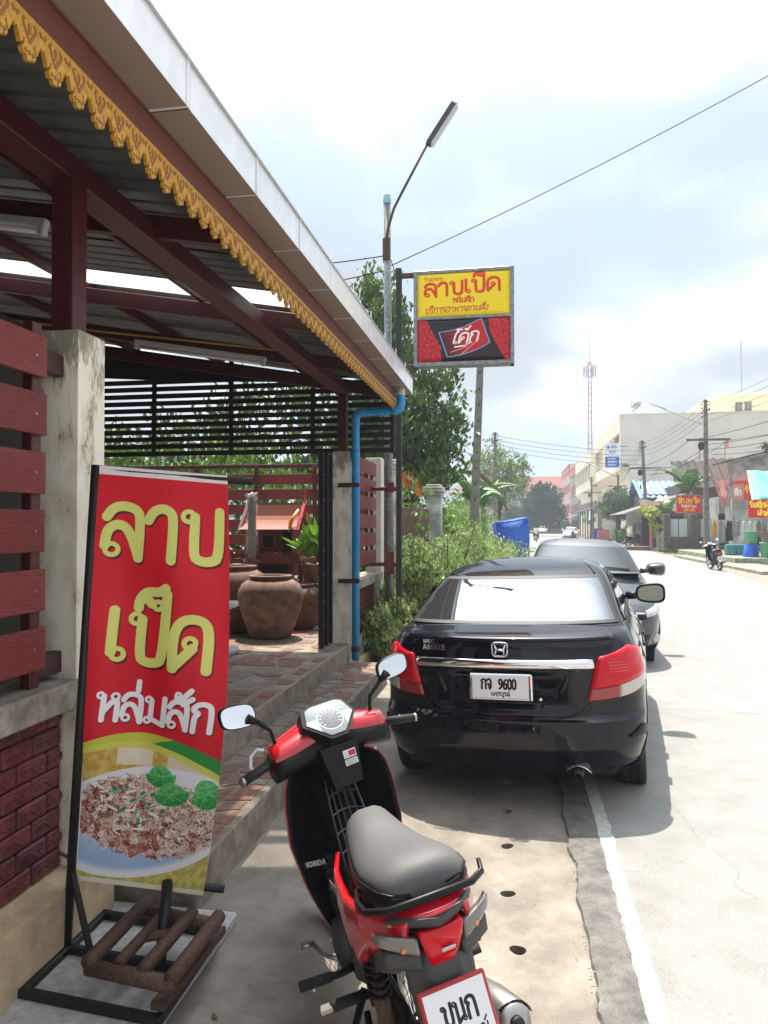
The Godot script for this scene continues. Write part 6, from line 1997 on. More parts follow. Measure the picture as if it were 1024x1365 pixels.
func cream_block(called: String, label: String, p: Vector3, depth: float, wide: float, h: float, bays: int) -> Node3D:
	# front faces -x; local z runs from 0 (near end) to -depth
	var o := thing(called, label, "building", p)
	obj("side_wall", B.new().box(Vector3(wide * .5, h * .5, -.15), Vector3(wide, h, .3)), M.cream, o)
	obj("back_mass", B.new().box(Vector3(wide * .5 + .6, h * .5 - .1, -depth * .5 - .15), Vector3(wide - 1.2, h - .2, depth - .3)), M.cream2, o)
	# second floor wall, third floor balcony box that juts out over the street
	var y1 := h * .36; var y2 := h * .60
	obj("front_wall", B.new().box(Vector3(.1, y1 * .5 + 1.2, -depth * .5), Vector3(.2, y1 + 2.4, depth - .62)), M.cream2, o)
	obj("balcony_floor", B.new().box(Vector3(-.35, y2 - .35, -depth * .5 - .1), Vector3(1.1, .3, depth - .25)), M.cream, o)
	obj("balcony_wall", B.new().box(Vector3(-.8, y2 + .3, -depth * .5 - .1), Vector3(.2, 1.0, depth - .3)), M.cream, o)
	obj("balcony_soffit", B.new().prism(PackedVector2Array([Vector2(.15, y2 - 1.5), Vector2(-.88, y2 - .52), Vector2(.15, y2 - .52)]), -depth + .3, -.35), M.cream2, o)
	obj("parapet", B.new().box(Vector3(-.8, h * .93, -depth * .5 - .1), Vector3(.22, h * .14, depth - .28)), M.cream, o)
	obj("roof_slab", B.new().box(Vector3(wide * .5 - .4, h - .05, -depth * .5), Vector3(wide + 1.0, .12, depth + .1)), M.cream, o)
	obj("end_fin", B.new().box(Vector3(-.4, h * .80, -.16), Vector3(1.0, h * .395, .26)), M.cream, o)
	obj("end_fin", B.new().box(Vector3(-.4, h * .80, -depth + .16), Vector3(1.0, h * .395, .26)), M.cream, o)
	obj("drain_pipe", B.new().tube([Vector3(wide * .55, .5, .06), Vector3(wide * .55, h - .6, .06)], .07, 6), M.tarp_grey, o)
	for k in 3:
		var u := obj("air_unit", B.new().box(Vector3(-.25, y1 - 1.9 - .3 * (k % 2), -3.0 - depth * .28 * k), Vector3(.45, .7, 1.0), .04), M.white_wall, o)
		obj("fan_grille", B.new().s(true).tube([Vector3(-.48, y1 - 1.9 - .3 * (k % 2), -2.85 - depth * .28 * k), Vector3(-.5, y1 - 1.9 - .3 * (k % 2), -2.85 - depth * .28 * k)], .27, 12), M.grey_window, u)
	for k in bays + 1:
		obj("balcony_column", B.new().box(Vector3(-.75, h * .76, -.5 - (depth - 1.0) * k / bays), Vector3(.3, h * .22, .35)), M.cream, o)
	for k in bays:
		var z := -.5 - (depth - 1.0) * (k + .5) / bays
		obj("recess_wall", B.new().box(Vector3(.45, h * .76, z), Vector3(.1, h * .24, (depth - 1) / bays)), M.cream2, o)
		for y in [y1 + .2]:
			var w := obj("window", B.new().box(Vector3(-.02, y - .3, z), Vector3(.1, h * .145, (depth - 1.0) / bays * .66)), M.grey_window, o)
			var fr := B.new()
			for e in [-1, 0, 1]: fr.box(Vector3(-.06, y - .3, z + e * (depth - 1.0) / bays * .32), Vector3(.08, h * .15, .08))
			for e in [-1, 1]: fr.box(Vector3(-.06, y - .3 + e * h * .073, z), Vector3(.084, .08, (depth - 1.0) / bays * .66))
			obj("frame", fr, M.white_wall, w)
	return o

func shop_house(label: String, p: Vector3, depth: float, h: float, wall: Material, trim: Material) -> Node3D:
	var o := thing("shop_house", label, "building", p)
	obj("wall", B.new().box(Vector3(5, h * .5, -depth * .5), Vector3(10, h, depth)), wall, o)
	obj("parapet", B.new().box(Vector3(-.12, h - .8, -depth * .5), Vector3(.3, 1.6, depth * .96)), trim, o)
	obj("roof_slab", B.new().box(Vector3(4.9, h + .06, -depth * .5), Vector3(10.4, .12, depth + .2)), wall, o)
	var n := int(depth / 4.0)
	for s in range(1, 3):
		for k in n:
			var c := Vector3(-.03, h * .3 * s + .9, -depth * (k + .5) / n)
			var w := obj("window", B.new().box(c, Vector3(.12, h * .14, depth / n * .6)), M.window, o)
			obj("sill", B.new().box(c + Vector3(-.25, -h * .1, 0), Vector3(.6, .14, depth / n * .85)), wall, w)
			obj("shutter", B.new().box(c + Vector3(-.06, 0, depth / n * .2), Vector3(.06, h * .15, depth / n * .2)), trim, w)
	obj("awning", B.new().box(Vector3(-1.1, 3.1, -depth * .5), Vector3(2.4, .08, depth * .9), 0, rot(Vector3.BACK, 12)), M.white_wall, o)
	obj("shop_opening", B.new().box(Vector3(-.02, 1.3, -depth * .5), Vector3(.1, 2.6, depth * .85)), M.dark_wood, o)
	return o

func make_far_side() -> void:
	# cream blocks
	var c1 := cream_block("cream_block", "long cream three storey block with a blank end wall and boxed balconies", P(11.6, 0, 80.5), 25.5, 26, 13.2, 4)
	var c2 := cream_block("cream_block", "second, lower cream block with the same balconies farther along the street", P(11.3, 0, 108), 27, 14, 12.2, 6)
	var dish := thing("satellite_dish", "grey mesh satellite dish on the corner of the cream roof", "satellite dish", P(12.6, 13.2, 83))
	obj("mast", B.new().tube([Vector3(0, 0, 0), Vector3(0, .55, 0)], .06, 8), M.steel, dish)
	var bowl := B.new().s(true)
	bowl.T = at(Vector3(0, .8, 0), Basis(Vector3.BACK, .62) * Basis(Vector3.RIGHT, .35))
	bowl.lathe([.02, 0, .4, .06, .75, .2, 1.0, .38, .98, .39, .74, .215, .39, .075, .0, .02], 24, false)
	obj("bowl", bowl, M.grey_window, dish)
	obj("feed_arm", B.new().tube([Vector3(-.5, 1.0, .3), Vector3(-.35, 1.7, .1)], .03, 5).tube([Vector3(.6, .9, .2), Vector3(-.35, 1.7, .1)], .03, 5), M.steel, dish)
	var up := thing("rooftop_house", "pale yellow rooftop storey with a wide flat roof behind the blank cream wall", "building", P(24.5, 0, 92))
	obj("wall", B.new().box(Vector3(7, 8.2, -6), Vector3(14, 16.4, 12)), M.cream2, up)
	obj("roof", B.new().box(Vector3(6.5, 16.6, -6), Vector3(17, .4, 15)), M.cream, up)
	for x in [.9, 1.9]:
		var w := obj("window", B.new().box(Vector3(x, 15.1, .02), Vector3(.7, 1.6, .08)), M.grey_window, up)
		obj("frame", B.new().box(Vector3(x - .38, 15.1, .05), Vector3(.08, 1.7, .08)).box(Vector3(x + .38, 15.1, .05), Vector3(.08, 1.7, .08)).box(Vector3(x, 15.1, .05), Vector3(.06, 1.6, .07)), M.white_wall, w)
	var low := thing("parapet_house", "low cream rooftop parapet left of the rooftop storey", "building", P(21.0, 0, 90))
	obj("wall", B.new().box(Vector3(4, 7.0, -4), Vector3(7, 14.3, 8)), M.cream2, low)
	# clinic sign on the cream block
	var im := image(128, 224, Color(.93, .94, .95))
	im.fill_rect(Rect2i(0, 124, 128, 100), Color(.16, .42, .78))
	im.fill_rect(Rect2i(22, 22, 12, 30), Color(.1, .42, .36)); im.fill_rect(Rect2i(13, 31, 30, 12), Color(.1, .42, .36))
	write(im, "คลินิก", 50, 48, 20, 2.2, Color(.45, .55, .68), .95)
	write_mid(im, "หมอ", 64, 92, 24, 2.4, Color(.45, .55, .68), 1.1)
	for k in 3: write_mid(im, "ตรวจรักษา" if k != 1 else "เปิดบริการ", 64, 152 + k * 27, 13, 1.6, Color(.93, .95, .98), 1.2)
	var cs := thing("clinic_sign", "white and blue clinic sign with a green cross hung on the cream block", "sign", P(9.85, 8.9, 80.0))
	var sf := sign_face(im, 1.4, 2.5)
	obj("panel", B.new().box(Vector3(0, 0, -.06), Vector3(1.4, 2.5, .1)), M.white_wall, cs)
	obj("print", sf[0], sf[1], cs)
	obj("bracket", B.new().box(Vector3(1.0, .9, -.06), Vector3(1.0, .06, .05)).box(Vector3(1.0, -.9, -.06), Vector3(1.0, .06, .05)), M.rust, cs)
	shop_house("pale pink shop house with red roof parapet, nearer of the pair", P(11.2, 0, 137), 20, 12.8, M.white_wall, M.red_wall)
	shop_house("pink shop house with dull red parapet at the far end of the row", P(11.4, 0, 162), 26, 14.5, M.pink, M.red_wall)
	# hall at the bend
	var hall := thing("red_roof_hall", "white two storey hall with a long red hipped roof closing the street", "building", P(1, 0, 205))
	obj("wall", B.new().box(Vector3(0, 5.3, -5), Vector3(34, 10.6, 10)), M.white_wall, hall)
	var rf := B.new()
	rf.loft([[Vector3(-19, 10.4, 2), Vector3(19, 10.4, 2), Vector3(19, 10.4, -12), Vector3(-19, 10.4, -12)], [Vector3(-13, 15.0, -4.6), Vector3(14, 15.0, -4.6), Vector3(14, 15.0, -5.4), Vector3(-13, 15.0, -5.4)]])
	obj("roof", rf, M.roof_red, hall)
	for k in 16:
		for y in [8.0, 4.2]:
			var w := obj("window", B.new().box(Vector3(-15.2 + k * 2.02, y, .03), Vector3(1.5, 2.0, .1)), M.window, hall)
			obj("frame", B.new().box(Vector3(-15.2 + k * 2.02, y, .07), Vector3(.12, 2.0, .08)), M.white_wall, w)
	obj("ledge", B.new().box(Vector3(0, 6.3, .4), Vector3(34, .25, 1.0)), M.white_wall, hall)
	tag(obj("end_wall", B.new().box(P(6, 1.0, 150), Vector3(16, 2.0, .25)), M.block_wall), "low grey wall across the bend at the end of the street", "wall")
	# radio mast
	var rm := thing("radio_mast", "tall red and white lattice radio mast with panel antennas", "mast", P(23.9, 0, 250))
	for k in 14:
		var y0 := k * 3.9; var y1 := y0 + 3.9
		var b := B.new()
		var w0 := 1.05 - .035 * k; var w1 := 1.05 - .035 * (k + 1)
		for e in 4:
			var a := TAU * (e + .5) / 4; var a2 := TAU * (e + 1.5) / 4
			b.bar(Vector3(cos(a) * w0, y0, sin(a) * w0), Vector3(cos(a) * w1, y1, sin(a) * w1), .2, .2)
			for j in 2:
				var t := j * .5
				b.bar(Vector3(cos(a), 0, sin(a)) * lerpf(w0, w1, t) + Vector3(0, lerpf(y0, y1, t), 0), Vector3(cos(a2), 0, sin(a2)) * lerpf(w0, w1, t + .5) + Vector3(0, lerpf(y0, y1, t + .5), 0), .12, .12)
		obj("mast_section", b, M.red_wall if k % 2 == 1 else M.white_wall, rm)
	for k in 6:
		var a := TAU * k / 6
		obj("antenna", B.new().box(Vector3(cos(a) * 1.8, 51.5, sin(a) * 1.8), Vector3(.5, 3.6, .4)), M.white_wall, rm)
		obj("antenna_arm", B.new().bar(Vector3(0, 51.5, 0), Vector3(cos(a) * 1.8, 51.5, sin(a) * 1.8), .12, .12), M.steel, rm)
	obj("spike", B.new().tube([Vector3(0, 54, 0), Vector3(0, 66, 0)], [.14, .05], 5), M.steel, rm)
	var am := thing("aerial_mast", "thin guyed aerial mast above the rooftop storey", "mast", P(26.0, 14.5, 93))
	obj("rod", B.new().tube([Vector3(0, 0, 0), Vector3(0, 8.6, 0)], .05, 5), M.steel, am)
	for k in 9: obj("rung", B.new().bar(Vector3(-.1, .6 + k * .9, 0), Vector3(.1, .6 + k * .9, 0), .04, .04), M.steel, am)
	# utility poles
	var grp := "concrete utility poles"
	pole("utility_pole", "tall concrete pole with crossarm and street lamp beside the laundry", P(10.9, 0, 46), 9.0, Vector2(.0, 0), true, grp)
	pole("utility_pole", "concrete pole with crossarm beside the grey tarpaulin awning", P(10.0, 0, 60), 8.2, Vector2(-.4, 0), true, grp)
	pole("utility_pole", "concrete pole rising in front of the cream block by the round tree", P(10.9, 0, 84), 8.0, Vector2(.05, 0), true, grp)
	pole("utility_pole", "slim far concrete pole beside the white saloon", P(10.1, 0, 104), 8.2, Vector2(.0, 0), true, grp)
	pole("utility_pole", "leaning concrete pole right behind the hanging shop sign", P(-1.36, 0, 24), 8.4, Vector2(.34, 0), false, grp)
	pole("utility_pole", "upright concrete pole behind the pale feathery tree on the near side", P(-1.26, 0, 50), 7.85, Vector2(-.04, 0), false, grp)
	var la := thing("lamp_arm", "long pale street lamp arm reaching from the tall pole over the road", "street lamp", P(10.7, 7.55, 45.9))
	obj("tube", B.new().s(true).tube([Vector3(0, 0, 0), Vector3(-1.2, .55, 0), Vector3(-2.1, .95, 0)], .045, 8), M.tube_white, la)
	obj("head", B.new().s(true).tube([Vector3(-2.0, .92, 0), Vector3(-2.9, 1.32, 0)], .09, 8, true, .5), M.tube_white, la)
	var lb := thing("lamp_arm", "pale lamp arm on the pole by the round tree", "street lamp", P(10.8, 6.9, 83.8))
	obj("tube", B.new().s(true).tube([Vector3(0, 0, 0), Vector3(-2.6, 1.3, 0)], .06, 8), M.tube_white, lb)
	obj("head", B.new().s(true).tube([Vector3(-2.5, 1.25, 0), Vector3(-3.5, 1.75, 0)], .1, 8, true, .5), M.tube_white, lb)
	# wires
	var g2 := "wires between the poles on the far side"
	for k in 10:
		var y: float = [8.6, 8.3, 8.0, 7.7, 6.65, 6.6, 6.4, 6.1, 5.8, 5.5][k]
		var x: float = [-.2, -.2, -.2, -.2, -.9, 1.2, .2, .1, .3, -.1][k]
		var w: String = ["topmost", "second", "third", "fourth", "fifth", "sixth", "seventh", "eighth", "ninth", "lowest"][k]
		cable(P(10.9 + x, y, 46), P(12.4 + x, y + .2, 6), .55 + .05 * k, .010 if k < 4 else .016, w + " of the wires running from the tall pole out of the right edge", g2)
		if k < 8:
			cable(P(10.9 + x, y, 46), P(9.7 + x, y * .92, 60), .25 + .03 * k, .010 if k < 4 else .016, w + " of the wires between the tall pole and the awning pole", g2)
			cable(P(9.7 + x, y * .92, 60), P(10.9 + x, y * .9, 84), .4 + .04 * k, .014, w + " of the wires running on from the awning pole to the round tree", g2)
	for k in 4:
		cable(P(-1.1, 7.6 - .3 * k, 50), P(9.7, 7.4 - .35 * k, 60), .25, .014, ["highest", "second", "third", "lowest"][k] + " of the thin wires crossing high above the parked cars", "wires across the street")
	cable(P(-1.66, 5.2, 9.9), P(7.2, 9.75, 10.6), .2, .007, "single black cable rising from the lamp post to the upper right")
	cable(P(-1.72, 5.35, 9.9), P(-4.6, 5.5, 10.4), .06, .008, "upper thin wire running left from the lamp post over the roof")
	cable(P(-1.72, 5.15, 9.9), P(-4.6, 5.05, 10.4), .06, .008, "lower thin wire running left from the lamp post over the roof")
	cable(P(-1.64, 5.3, 9.9), P(-1.05, 3.2, 12.5), .1, .006, "thin slack wire falling from the lamp post behind the sign")
	# laundry shop
	var ls := thing("laundry_shop", "white walled laundry shop with a teal awning at the right edge", "shop", P(9.6, 0, 36))
	obj("floor_slab", B.new().box(Vector3(3.4, .14, -4.2), Vector3(7.4, .34, 11.5), .03), M.green_kerb, ls)
	obj("wall", B.new().box(Vector3(5.6, 2.0, -8.3), Vector3(7, 3.7, .2)), M.white_wall, ls)
	obj("gable", B.new().prism(PackedVector2Array([Vector2(2.1, 3.85), Vector2(8, 3.85), Vector2(8, 6.6), Vector2(2.1, 5.2)]), -8.4, -8.2), M.gable, ls)
	obj("gable_roof", B.new().bar(Vector3(1.7, 5.2, -9), Vector3(8.4, 6.8, -9), 2.4, .08), M.rusty_sheet, ls)
	obj("wall", B.new().box(Vector3(3.6, 1.6, -3), Vector3(.2, 3.2, 7)), M.white_wall, ls)
	obj("inner_wall", B.new().box(Vector3(5.5, 1.5, -6), Vector3(3.6, 3.0, .15)), M.dark_wood, ls)
	obj("column", B.new().box(Vector3(2.1, 1.6, -6.2), Vector3(.9, 3.0, .25)), M.white_wall, ls)
	var aw := B.new().s(true)
	aw.slab(func(u, v, o): return Vector3(lerpf(.65 + .35 * v * 2.2, 5.2, u), 2.75 + 1.55 * v + .03 * sin(u * 22), lerpf(1.2, -2.4, v)) + Vector3(0, o, o), 16, 6, 0, .02)
	obj("awning", aw, M.teal_awning, ls)
	var edge := B.new()
	edge.bar(Vector3(.63, 2.72, 1.22), Vector3(1.45, 4.32, -2.42), .05, .22, Vector3.RIGHT)
	obj("awning_edge", edge, M.white_wall, ls)
	var val := B.new()
	for k in 16: val.prism(PackedVector2Array([Vector2(1.7 + k * .095, 4.05), Vector2(1.7 + (k + 1) * .095, 4.05), Vector2(1.7 + (k + .5) * .095, 4.42)]), -6.05, -6.0)
	obj("scalloped_valance", val, M.tile_pink, ls)
	var vb := image(160, 110, Color(.82, .25, .2))
	vb.fill_rect(Rect2i(0, 20, 70, 90), Color(.8, .55, .5))
	write(vb, "ร้าน", 76, 70, 30, 4, Color(.93, .8, .2), 1.0)
	write(vb, "ซัก", 8, 84, 30, 4, Color(.95, .9, .88), 1.0)
	sf = sign_face(vb, 1.25, 1.0)
	var ban := obj("cloth_sign", sf[0], sf[1], ls)
	ban.position = Vector3(2.3, 3.55, -6.0)
	var rs := image(256, 150, Color(.80, .04, .08))
	write(rs, "รับซักผ้ากัน", 6, 66, 40, 4.2, Color(.97, .85, .15), .62)
	write(rs, "ผ้าห่ม", 44, 134, 38, 4.2, Color(.97, .85, .15), .62)
	sf = sign_face(rs, 2.2, .78)
	var rsg := thing("laundry_sign", "red sign with yellow letters hung under the teal awning", "sign", P(10.98, 2.43, 34.5))
	obj("board", B.new().box(Vector3(0, 0, -.03), Vector3(2.2, .78, .04)), M.red_wall, rsg)
	obj("print", sf[0], sf[1], rsg)
	obj("cord", B.new().tube([Vector3(-1.0, .39, -.02), Vector3(-1.0, .6, -.05)], .01, 4).tube([Vector3(.8, .39, -.02), Vector3(.8, .6, -.05)], .01, 4), M.wire, rsg)
	# drying rack with washing, tubs and table
	var dr := thing("drying_rack", "metal rail hung with shirts and towels beside the scooter", "clothes rack", P(9.35, .3, 38.2))
	for x in [-.1, 2.2]: obj("post", B.new().box(Vector3(x, .85, 0), Vector3(.04, 1.7, .04)), M.steel, dr)
	for y in [1.65, .4]: obj("rail", B.new().box(Vector3(1.05, y, 0), Vector3(2.5, .04, .04)), M.steel, dr)
	for k in 7:
		var w: float = [.2, .34, .3, .4, .42, .4, .3][k]
		var cl := B.new().s(true)
		var x0 := -.1 + .33 * k
		cl.slab(func(u, v, o): return Vector3(x0 + w * (u - .5) * lerpf(1.15, .8, v * v) + .17, 1.62 - (1 - v) * [.8, 1.05, .95, .7, 1.05, 1.1, .9][k], .05 * sin(u * 9 + k) + o), 8, 5, 0, .03)
		obj("garment", cl, [M.gold, M.tarp_grey, M.trousers, M.tarp_grey, M.shirt, M.shirt, M.white_wall][k], dr)
	var tub := thing("wash_tubs", "row of teal laundry crates behind the parked scooter", "crate", P(9.95, .31, 37.6))
	for k in 3: obj("crate", B.new().box(Vector3(k * .43, .26, 0), Vector3(.41, .5, .5), .04), M.teal, tub)
	var bu := thing("bucket", "blue plastic tub turned over on the laundry floor", "bucket", P(10.32, .31, 35.7))
	obj("shell", B.new().s(true).lathe([.34, 0, .26, .58, .0, .6], 18, false), M.bucket_blue, bu)
	var bu2 := thing("bucket", "green plastic bucket standing on the blue tub", "bucket", P(10.32, .91, 35.7))
	obj("shell", B.new().s(true).lathe([.0, 0, .24, .0, .29, .5, .31, .5, .31, .54, .27, .54, .22, .04], 18, false), M.bucket_green, bu2)
	var bu3 := thing("bucket", "pale green laundry basket at the right edge by the red table", "bucket", P(10.85, .31, 35.0))
	obj("shell", B.new().s(true).lathe([.0, 0, .3, .0, .36, .6, .38, .6, .38, .66, .33, .66], 18, false), M.bucket_green, bu3)
	var rt := thing("red_table", "thin legged red metal table under the teal awning", "table", P(10.75, .31, 36.4))
	obj("top", B.new().box(Vector3(0, 1.1, 0), Vector3(.9, .05, .6)), M.red_wall, rt)
	for x in [-.42, .42]:
		for z in [-.26, .26]: obj("leg", B.new().box(Vector3(x, .54, z), Vector3(.05, 1.08, .05)), M.red_wall, rt)
	obj("bundle", B.new().s(true).ball(Vector3(-.1, .7, 0), Vector3(.34, .3, .25), 10), M.spirit, rt)
	struct("side_pavement", B.new().box(P(9.4, .0, 36.0), Vector3(1.6, .16, 15), .02), M.green_kerb)
	# tiled hut
	var hut := thing("tiled_hut", "hut with a roof half brown and half pink tiles behind the tall pole", "house", P(11.9, 0, 47.2))
	obj("wall", B.new().box(Vector3(1.6, 1.7, -2), Vector3(3.2, 3.4, 4)), M.white_wall, hut)
	obj("doorway", B.new().box(Vector3(.2, 1.2, .02), Vector3(.5, 2.4, .08)), M.dark_wood, hut)
	for q in [[5.75, 4.35, -.95, .35, M.tile_brown], [4.35, 2.85, .35, 1.3, M.tile_pink]]:
		obj("roof", sheet_roof(Vector3(-.7 + (.35 if q[4] == M.tile_pink else .1), q[0], q[2]), Vector3(3.6 if q[4] == M.tile_brown else 3.9, 0, 0), Vector3(.12, q[1] - q[0], q[3] - q[2]), .45, .11), q[4], hut)
	for k in 2: obj("tile_row", sheet_roof(Vector3(-.38, 4.4 - .5 * k, .39 + .32 * k), Vector3(3.9, 0, 0), Vector3(.04, -.5, .316), .45, .10), M.tile_pink2 if k else M.tile_pink, hut)
	obj("curtain", B.new().s(true).slab(func(u, v, o): return Vector3(.1 + u * 3.4, 1.5 + v * 1.5, .9 + .04 * sin(u * 20) + o), 16, 2, 0, .02), M.shirt, hut)
	# block wall with pale panels and a sign
	var bw := thing("block_wall", "rough block wall with posts and pale panels left of the tall pole", "wall", P(10.0, 0, 49.0))
	obj("base", B.new().box(Vector3(.9, .5, 0), Vector3(3.4, 1.0, .2), .02), M.block_wall, bw)
	for x in [-.75, .75, 1.0]: obj("post", B.new().box(Vector3(x, 1.2, .06), Vector3(.42 if x < 0 else .3, 2.4, .34), .03), M.block_wall, bw)
	for x in [.0, 1.75]: obj("panel", B.new().box(Vector3(x, 1.55, .0), Vector3(.95, 1.1, .06)), M.pale_panel, bw)
	for k in 6: obj("block", B.new().box(Vector3(-.75, .2 + k * .4, .25), Vector3(.42, .37, .06), .02), M.block_wall, bw)
	var sg := image(256, 180, Color(.86, .12, .06))
	write(sg, "ซัก อบ รีด", 16, 80, 46, 5, Color(.97, .83, .15), .92)
	write_mid(sg, "รับซักผ้าทุกชนิด" .replace("ทุกชนิด", "นวม"), 128, 126, 24, 2.6, Color(.96, .93, .9), 1.0)
	write_mid(sg, "บริการดี", 128, 166, 24, 2.6, Color(.97, .75, .2), 1.2)
	sf = sign_face(sg, 1.45, 1.05)
	var ss := thing("laundry_board", "red laundry signboard with yellow letters in front of the banana leaves", "sign", P(10.42, 3.0, 48.2), 4)
	obj("board", B.new().box(Vector3(0, 0, -.03), Vector3(1.5, 1.1, .04)), M.white_wall, ss)
	obj("print", sf[0], sf[1], ss)
	obj("leg", B.new().box(Vector3(-.6, -1.5, -.06), Vector3(.05, 2.2, .04)).box(Vector3(.6, -1.5, -.06), Vector3(.05, 2.2, .04)), M.rust, ss)
	banana("tall banana plant with torn leaves beside the tall pole", P(11.0, 0, 51.5), 2.1, 9, "bananas on the far side")
	banana("banana plant with hanging leaves left of the red laundry board", P(9.9, .2, 52.5), 1.15, 7, "bananas on the far side")
	var yb := thing("croton_bush", "yellow green bush growing over the verge by the shack", "shrub", P(9.2, 0, 54))
	leaves("foliage", yb, [[0, 2.4, 0, .8, .55, .6], [.3, 1.6, 0, .5, .7, .5]], 900, .2, .1, Color(.22, .26, .02), Color(.55, .6, .06), .3)
	obj("stems", B.new().tube([Vector3(.2, 0, 0), Vector3(.2, 1.2, 0), Vector3(0, 2.2, 0)], .04, 5), M.bark, yb)
	tag(leaves("weeds", null, [[8.9, .12, 48.4, .5, .16, .35], [9.6, .12, 48.2, .7, .16, .35], [10.6, .1, 47.9, .6, .14, .3]], 900, .16, .04, Color(.06, .12, .02), Color(.2, .32, .06), .2, .0), "green weeds at the foot of the block wall", "weeds", "", "stuff")
	tag(obj("stone_step", B.new().box(P(8.1, .12, 53.0), Vector3(1.6, .34, 1.0), .04), M.block_wall), "low concrete block step at the edge of the verge", "step")
	# shacks
	var sh := thing("awning_shack", "timber shack behind a sagging grey tarpaulin awning", "shack", P(9.2, 0, 58))
	obj("wall", B.new().box(Vector3(3.2, 1.5, -5), Vector3(5, 3.0, 6)), M.board, sh)
	obj("opening", B.new().box(Vector3(1.5, 1.1, -1.95), Vector3(1.3, 2.2, .1)), M.black, sh)
	for q in [[-.5, 2.6, .2], [1.0, 2.9, .3], [-1.0, 2.4, -6], [1.9, 3.1, .4]]: obj("post", B.new().box(Vector3(q[0], q[1] * .5, q[2]), Vector3(.14, q[1], .14)), M.red_wall if q[0] == 1.9 else M.board, sh)
	obj("roof", sheet_roof(Vector3(-1.3, 2.55, 1.2), Vector3(0, 0, -8.5), Vector3(4.6, 1.5, 0), .4, .04), M.rusty_sheet, sh)
	obj("roof_edge", B.new().bar(Vector3(-1.35, 2.52, 1.25), Vector3(3.3, 4.05, 1.25), .06, .16), M.white_wall, sh)
	obj("tarpaulin", B.new().s(true).slab(func(u, v, o): return Vector3(lerpf(-1.25, 2.2, u) , lerpf(1.55 + .55 * u, 2.5 + 1.0 * u, v) + .1 * sin(u * 7), 1.3 - .5 * (1 - v) + .08 * sin(u * 11 + v * 4)) + Vector3(0, 0, o), 16, 6, 0, .02), M.tarp_grey, sh)
	obj("planks", B.new().bar(Vector3(.6, 1.9, 1.5), Vector3(3.2, 3.2, 1.5), .05, .14), M.old_wood, sh)
	for k in 8: obj("hanging_thing", B.new().s(true).ball(Vector3(1.2 + .3 * k, 1.9 + .15 * (k % 3), .6), Vector3(.12, .3, .1), 7), [M.trousers, M.spirit, M.tarp_grey, M.board][k % 4], sh)
	var tp := thing("thatch_hut", "leaf roofed stall with a red post beside the shack", "shack", P(10.2, 0, 55.3))
	obj("roof", B.new().slab(func(u, v, o): return Vector3(-1.4 + 3.4 * u, 2.5 + .9 * v + .08 * sin(u * 15), 1.0 - 2.4 * v + o * .3) + Vector3(0, o, 0), 14, 5, 0, .12), M.board, tp)
	obj("post", B.new().box(Vector3(-.9, 1.25, .7), Vector3(.18, 2.5, .18)), M.red_wall, tp)
	obj("post", B.new().box(Vector3(1.3, 1.25, .7), Vector3(.18, 2.5, .18)), M.board, tp)
	obj("back_wall", B.new().box(Vector3(.5, 1.2, -1.3), Vector3(3.4, 2.4, .1)), M.dark_wood, tp)
	obj("white_drum", B.new().s(true).lathe([.3, 0, .3, 1.3, .0, 1.32], 14), M.white_post, tp).position = Vector3(-.25, 0, .6)
	obj("parasol", B.new().s(true).lathe([.6, 3.4, .3, 3.6, .02, 3.7], 12, false), M.tile_pink, tp)
	var bl := thing("blue_roof_hut", "grey block hut with a bright blue sheet roof before the cream block", "house", P(10.9, 0, 68))
	obj("wall", B.new().box(Vector3(2.6, 2.2, -3), Vector3(5.2, 4.4, 6)), M.block_wall, bl)
	obj("roof", sheet_roof(Vector3(-.3, 5.7, -3), Vector3(6.2, 0, 0), Vector3(.2, -1.6, 3.4), .5, .05), M.blue_sheet, bl)
	obj("roof", sheet_roof(Vector3(-.3, 5.7, -3), Vector3(6.2, 0, 0), Vector3(.2, -1.6, -3.4), .5, .05), M.blue_sheet, bl)
	obj("gable_end", B.new().box(Vector3(.1, 4.7, -3), Vector3(.1, 1.2, 3)), M.dark_wood, bl)
	obj("bargeboard", B.new().bar(Vector3(-.35, 5.75, -3), Vector3(-.2, 4.0, .6), .2, .08).bar(Vector3(-.35, 5.75, -3), Vector3(-.2, 4.0, -6.6), .2, .08), M.blue_sheet, bl)
	obj("lean_to", B.new().bar(Vector3(-1.0, 3.2, 1.2), Vector3(4.5, 3.6, 1.2), 2.4, .08), M.blue_sheet, bl)
	var rz := thing("rusty_shed", "long shed of upright rusty sheets behind the shacks", "shed", P(13.0, 0, 63))
	obj("wall", B.new().box(Vector3(5, 2.5, -4), Vector3(10, 5, 8)), M.board, rz)
	obj("roof", sheet_roof(Vector3(-.6, 6.9, -.9), Vector3(11.5, 0, 0), Vector3(0, -2.2, 1.6), .55, .07), M.rusty_sheet, rz)
	for x in [1.4, 3.3]: obj("flag_pole", B.new().box(Vector3(x, 7.2, .2), Vector3(.08, 2.4, .08)).box(Vector3(x + .15, 8.1, .2), Vector3(.25, .5, .03)), M.tile_pink, rz)
	var st := thing("roadside_stall", "row of dim stalls under brown sheet awnings beyond the round tree", "shop", P(9.7, 0, 90))
	obj("roof", sheet_roof(Vector3(-1.2, 3.6, 2), Vector3(0, 0, -22), Vector3(4, .9, 0), .5, .05), M.tile_brown, st)
	obj("back_wall", B.new().box(Vector3(2.6, 1.7, -9), Vector3(.2, 3.4, 22)), M.dark_wood, st)
	for k in 7: obj("post", B.new().box(Vector3(-.9, 1.75, 1.6 - 3.5 * k), Vector3(.14, 3.5, .14)), M.board, st)
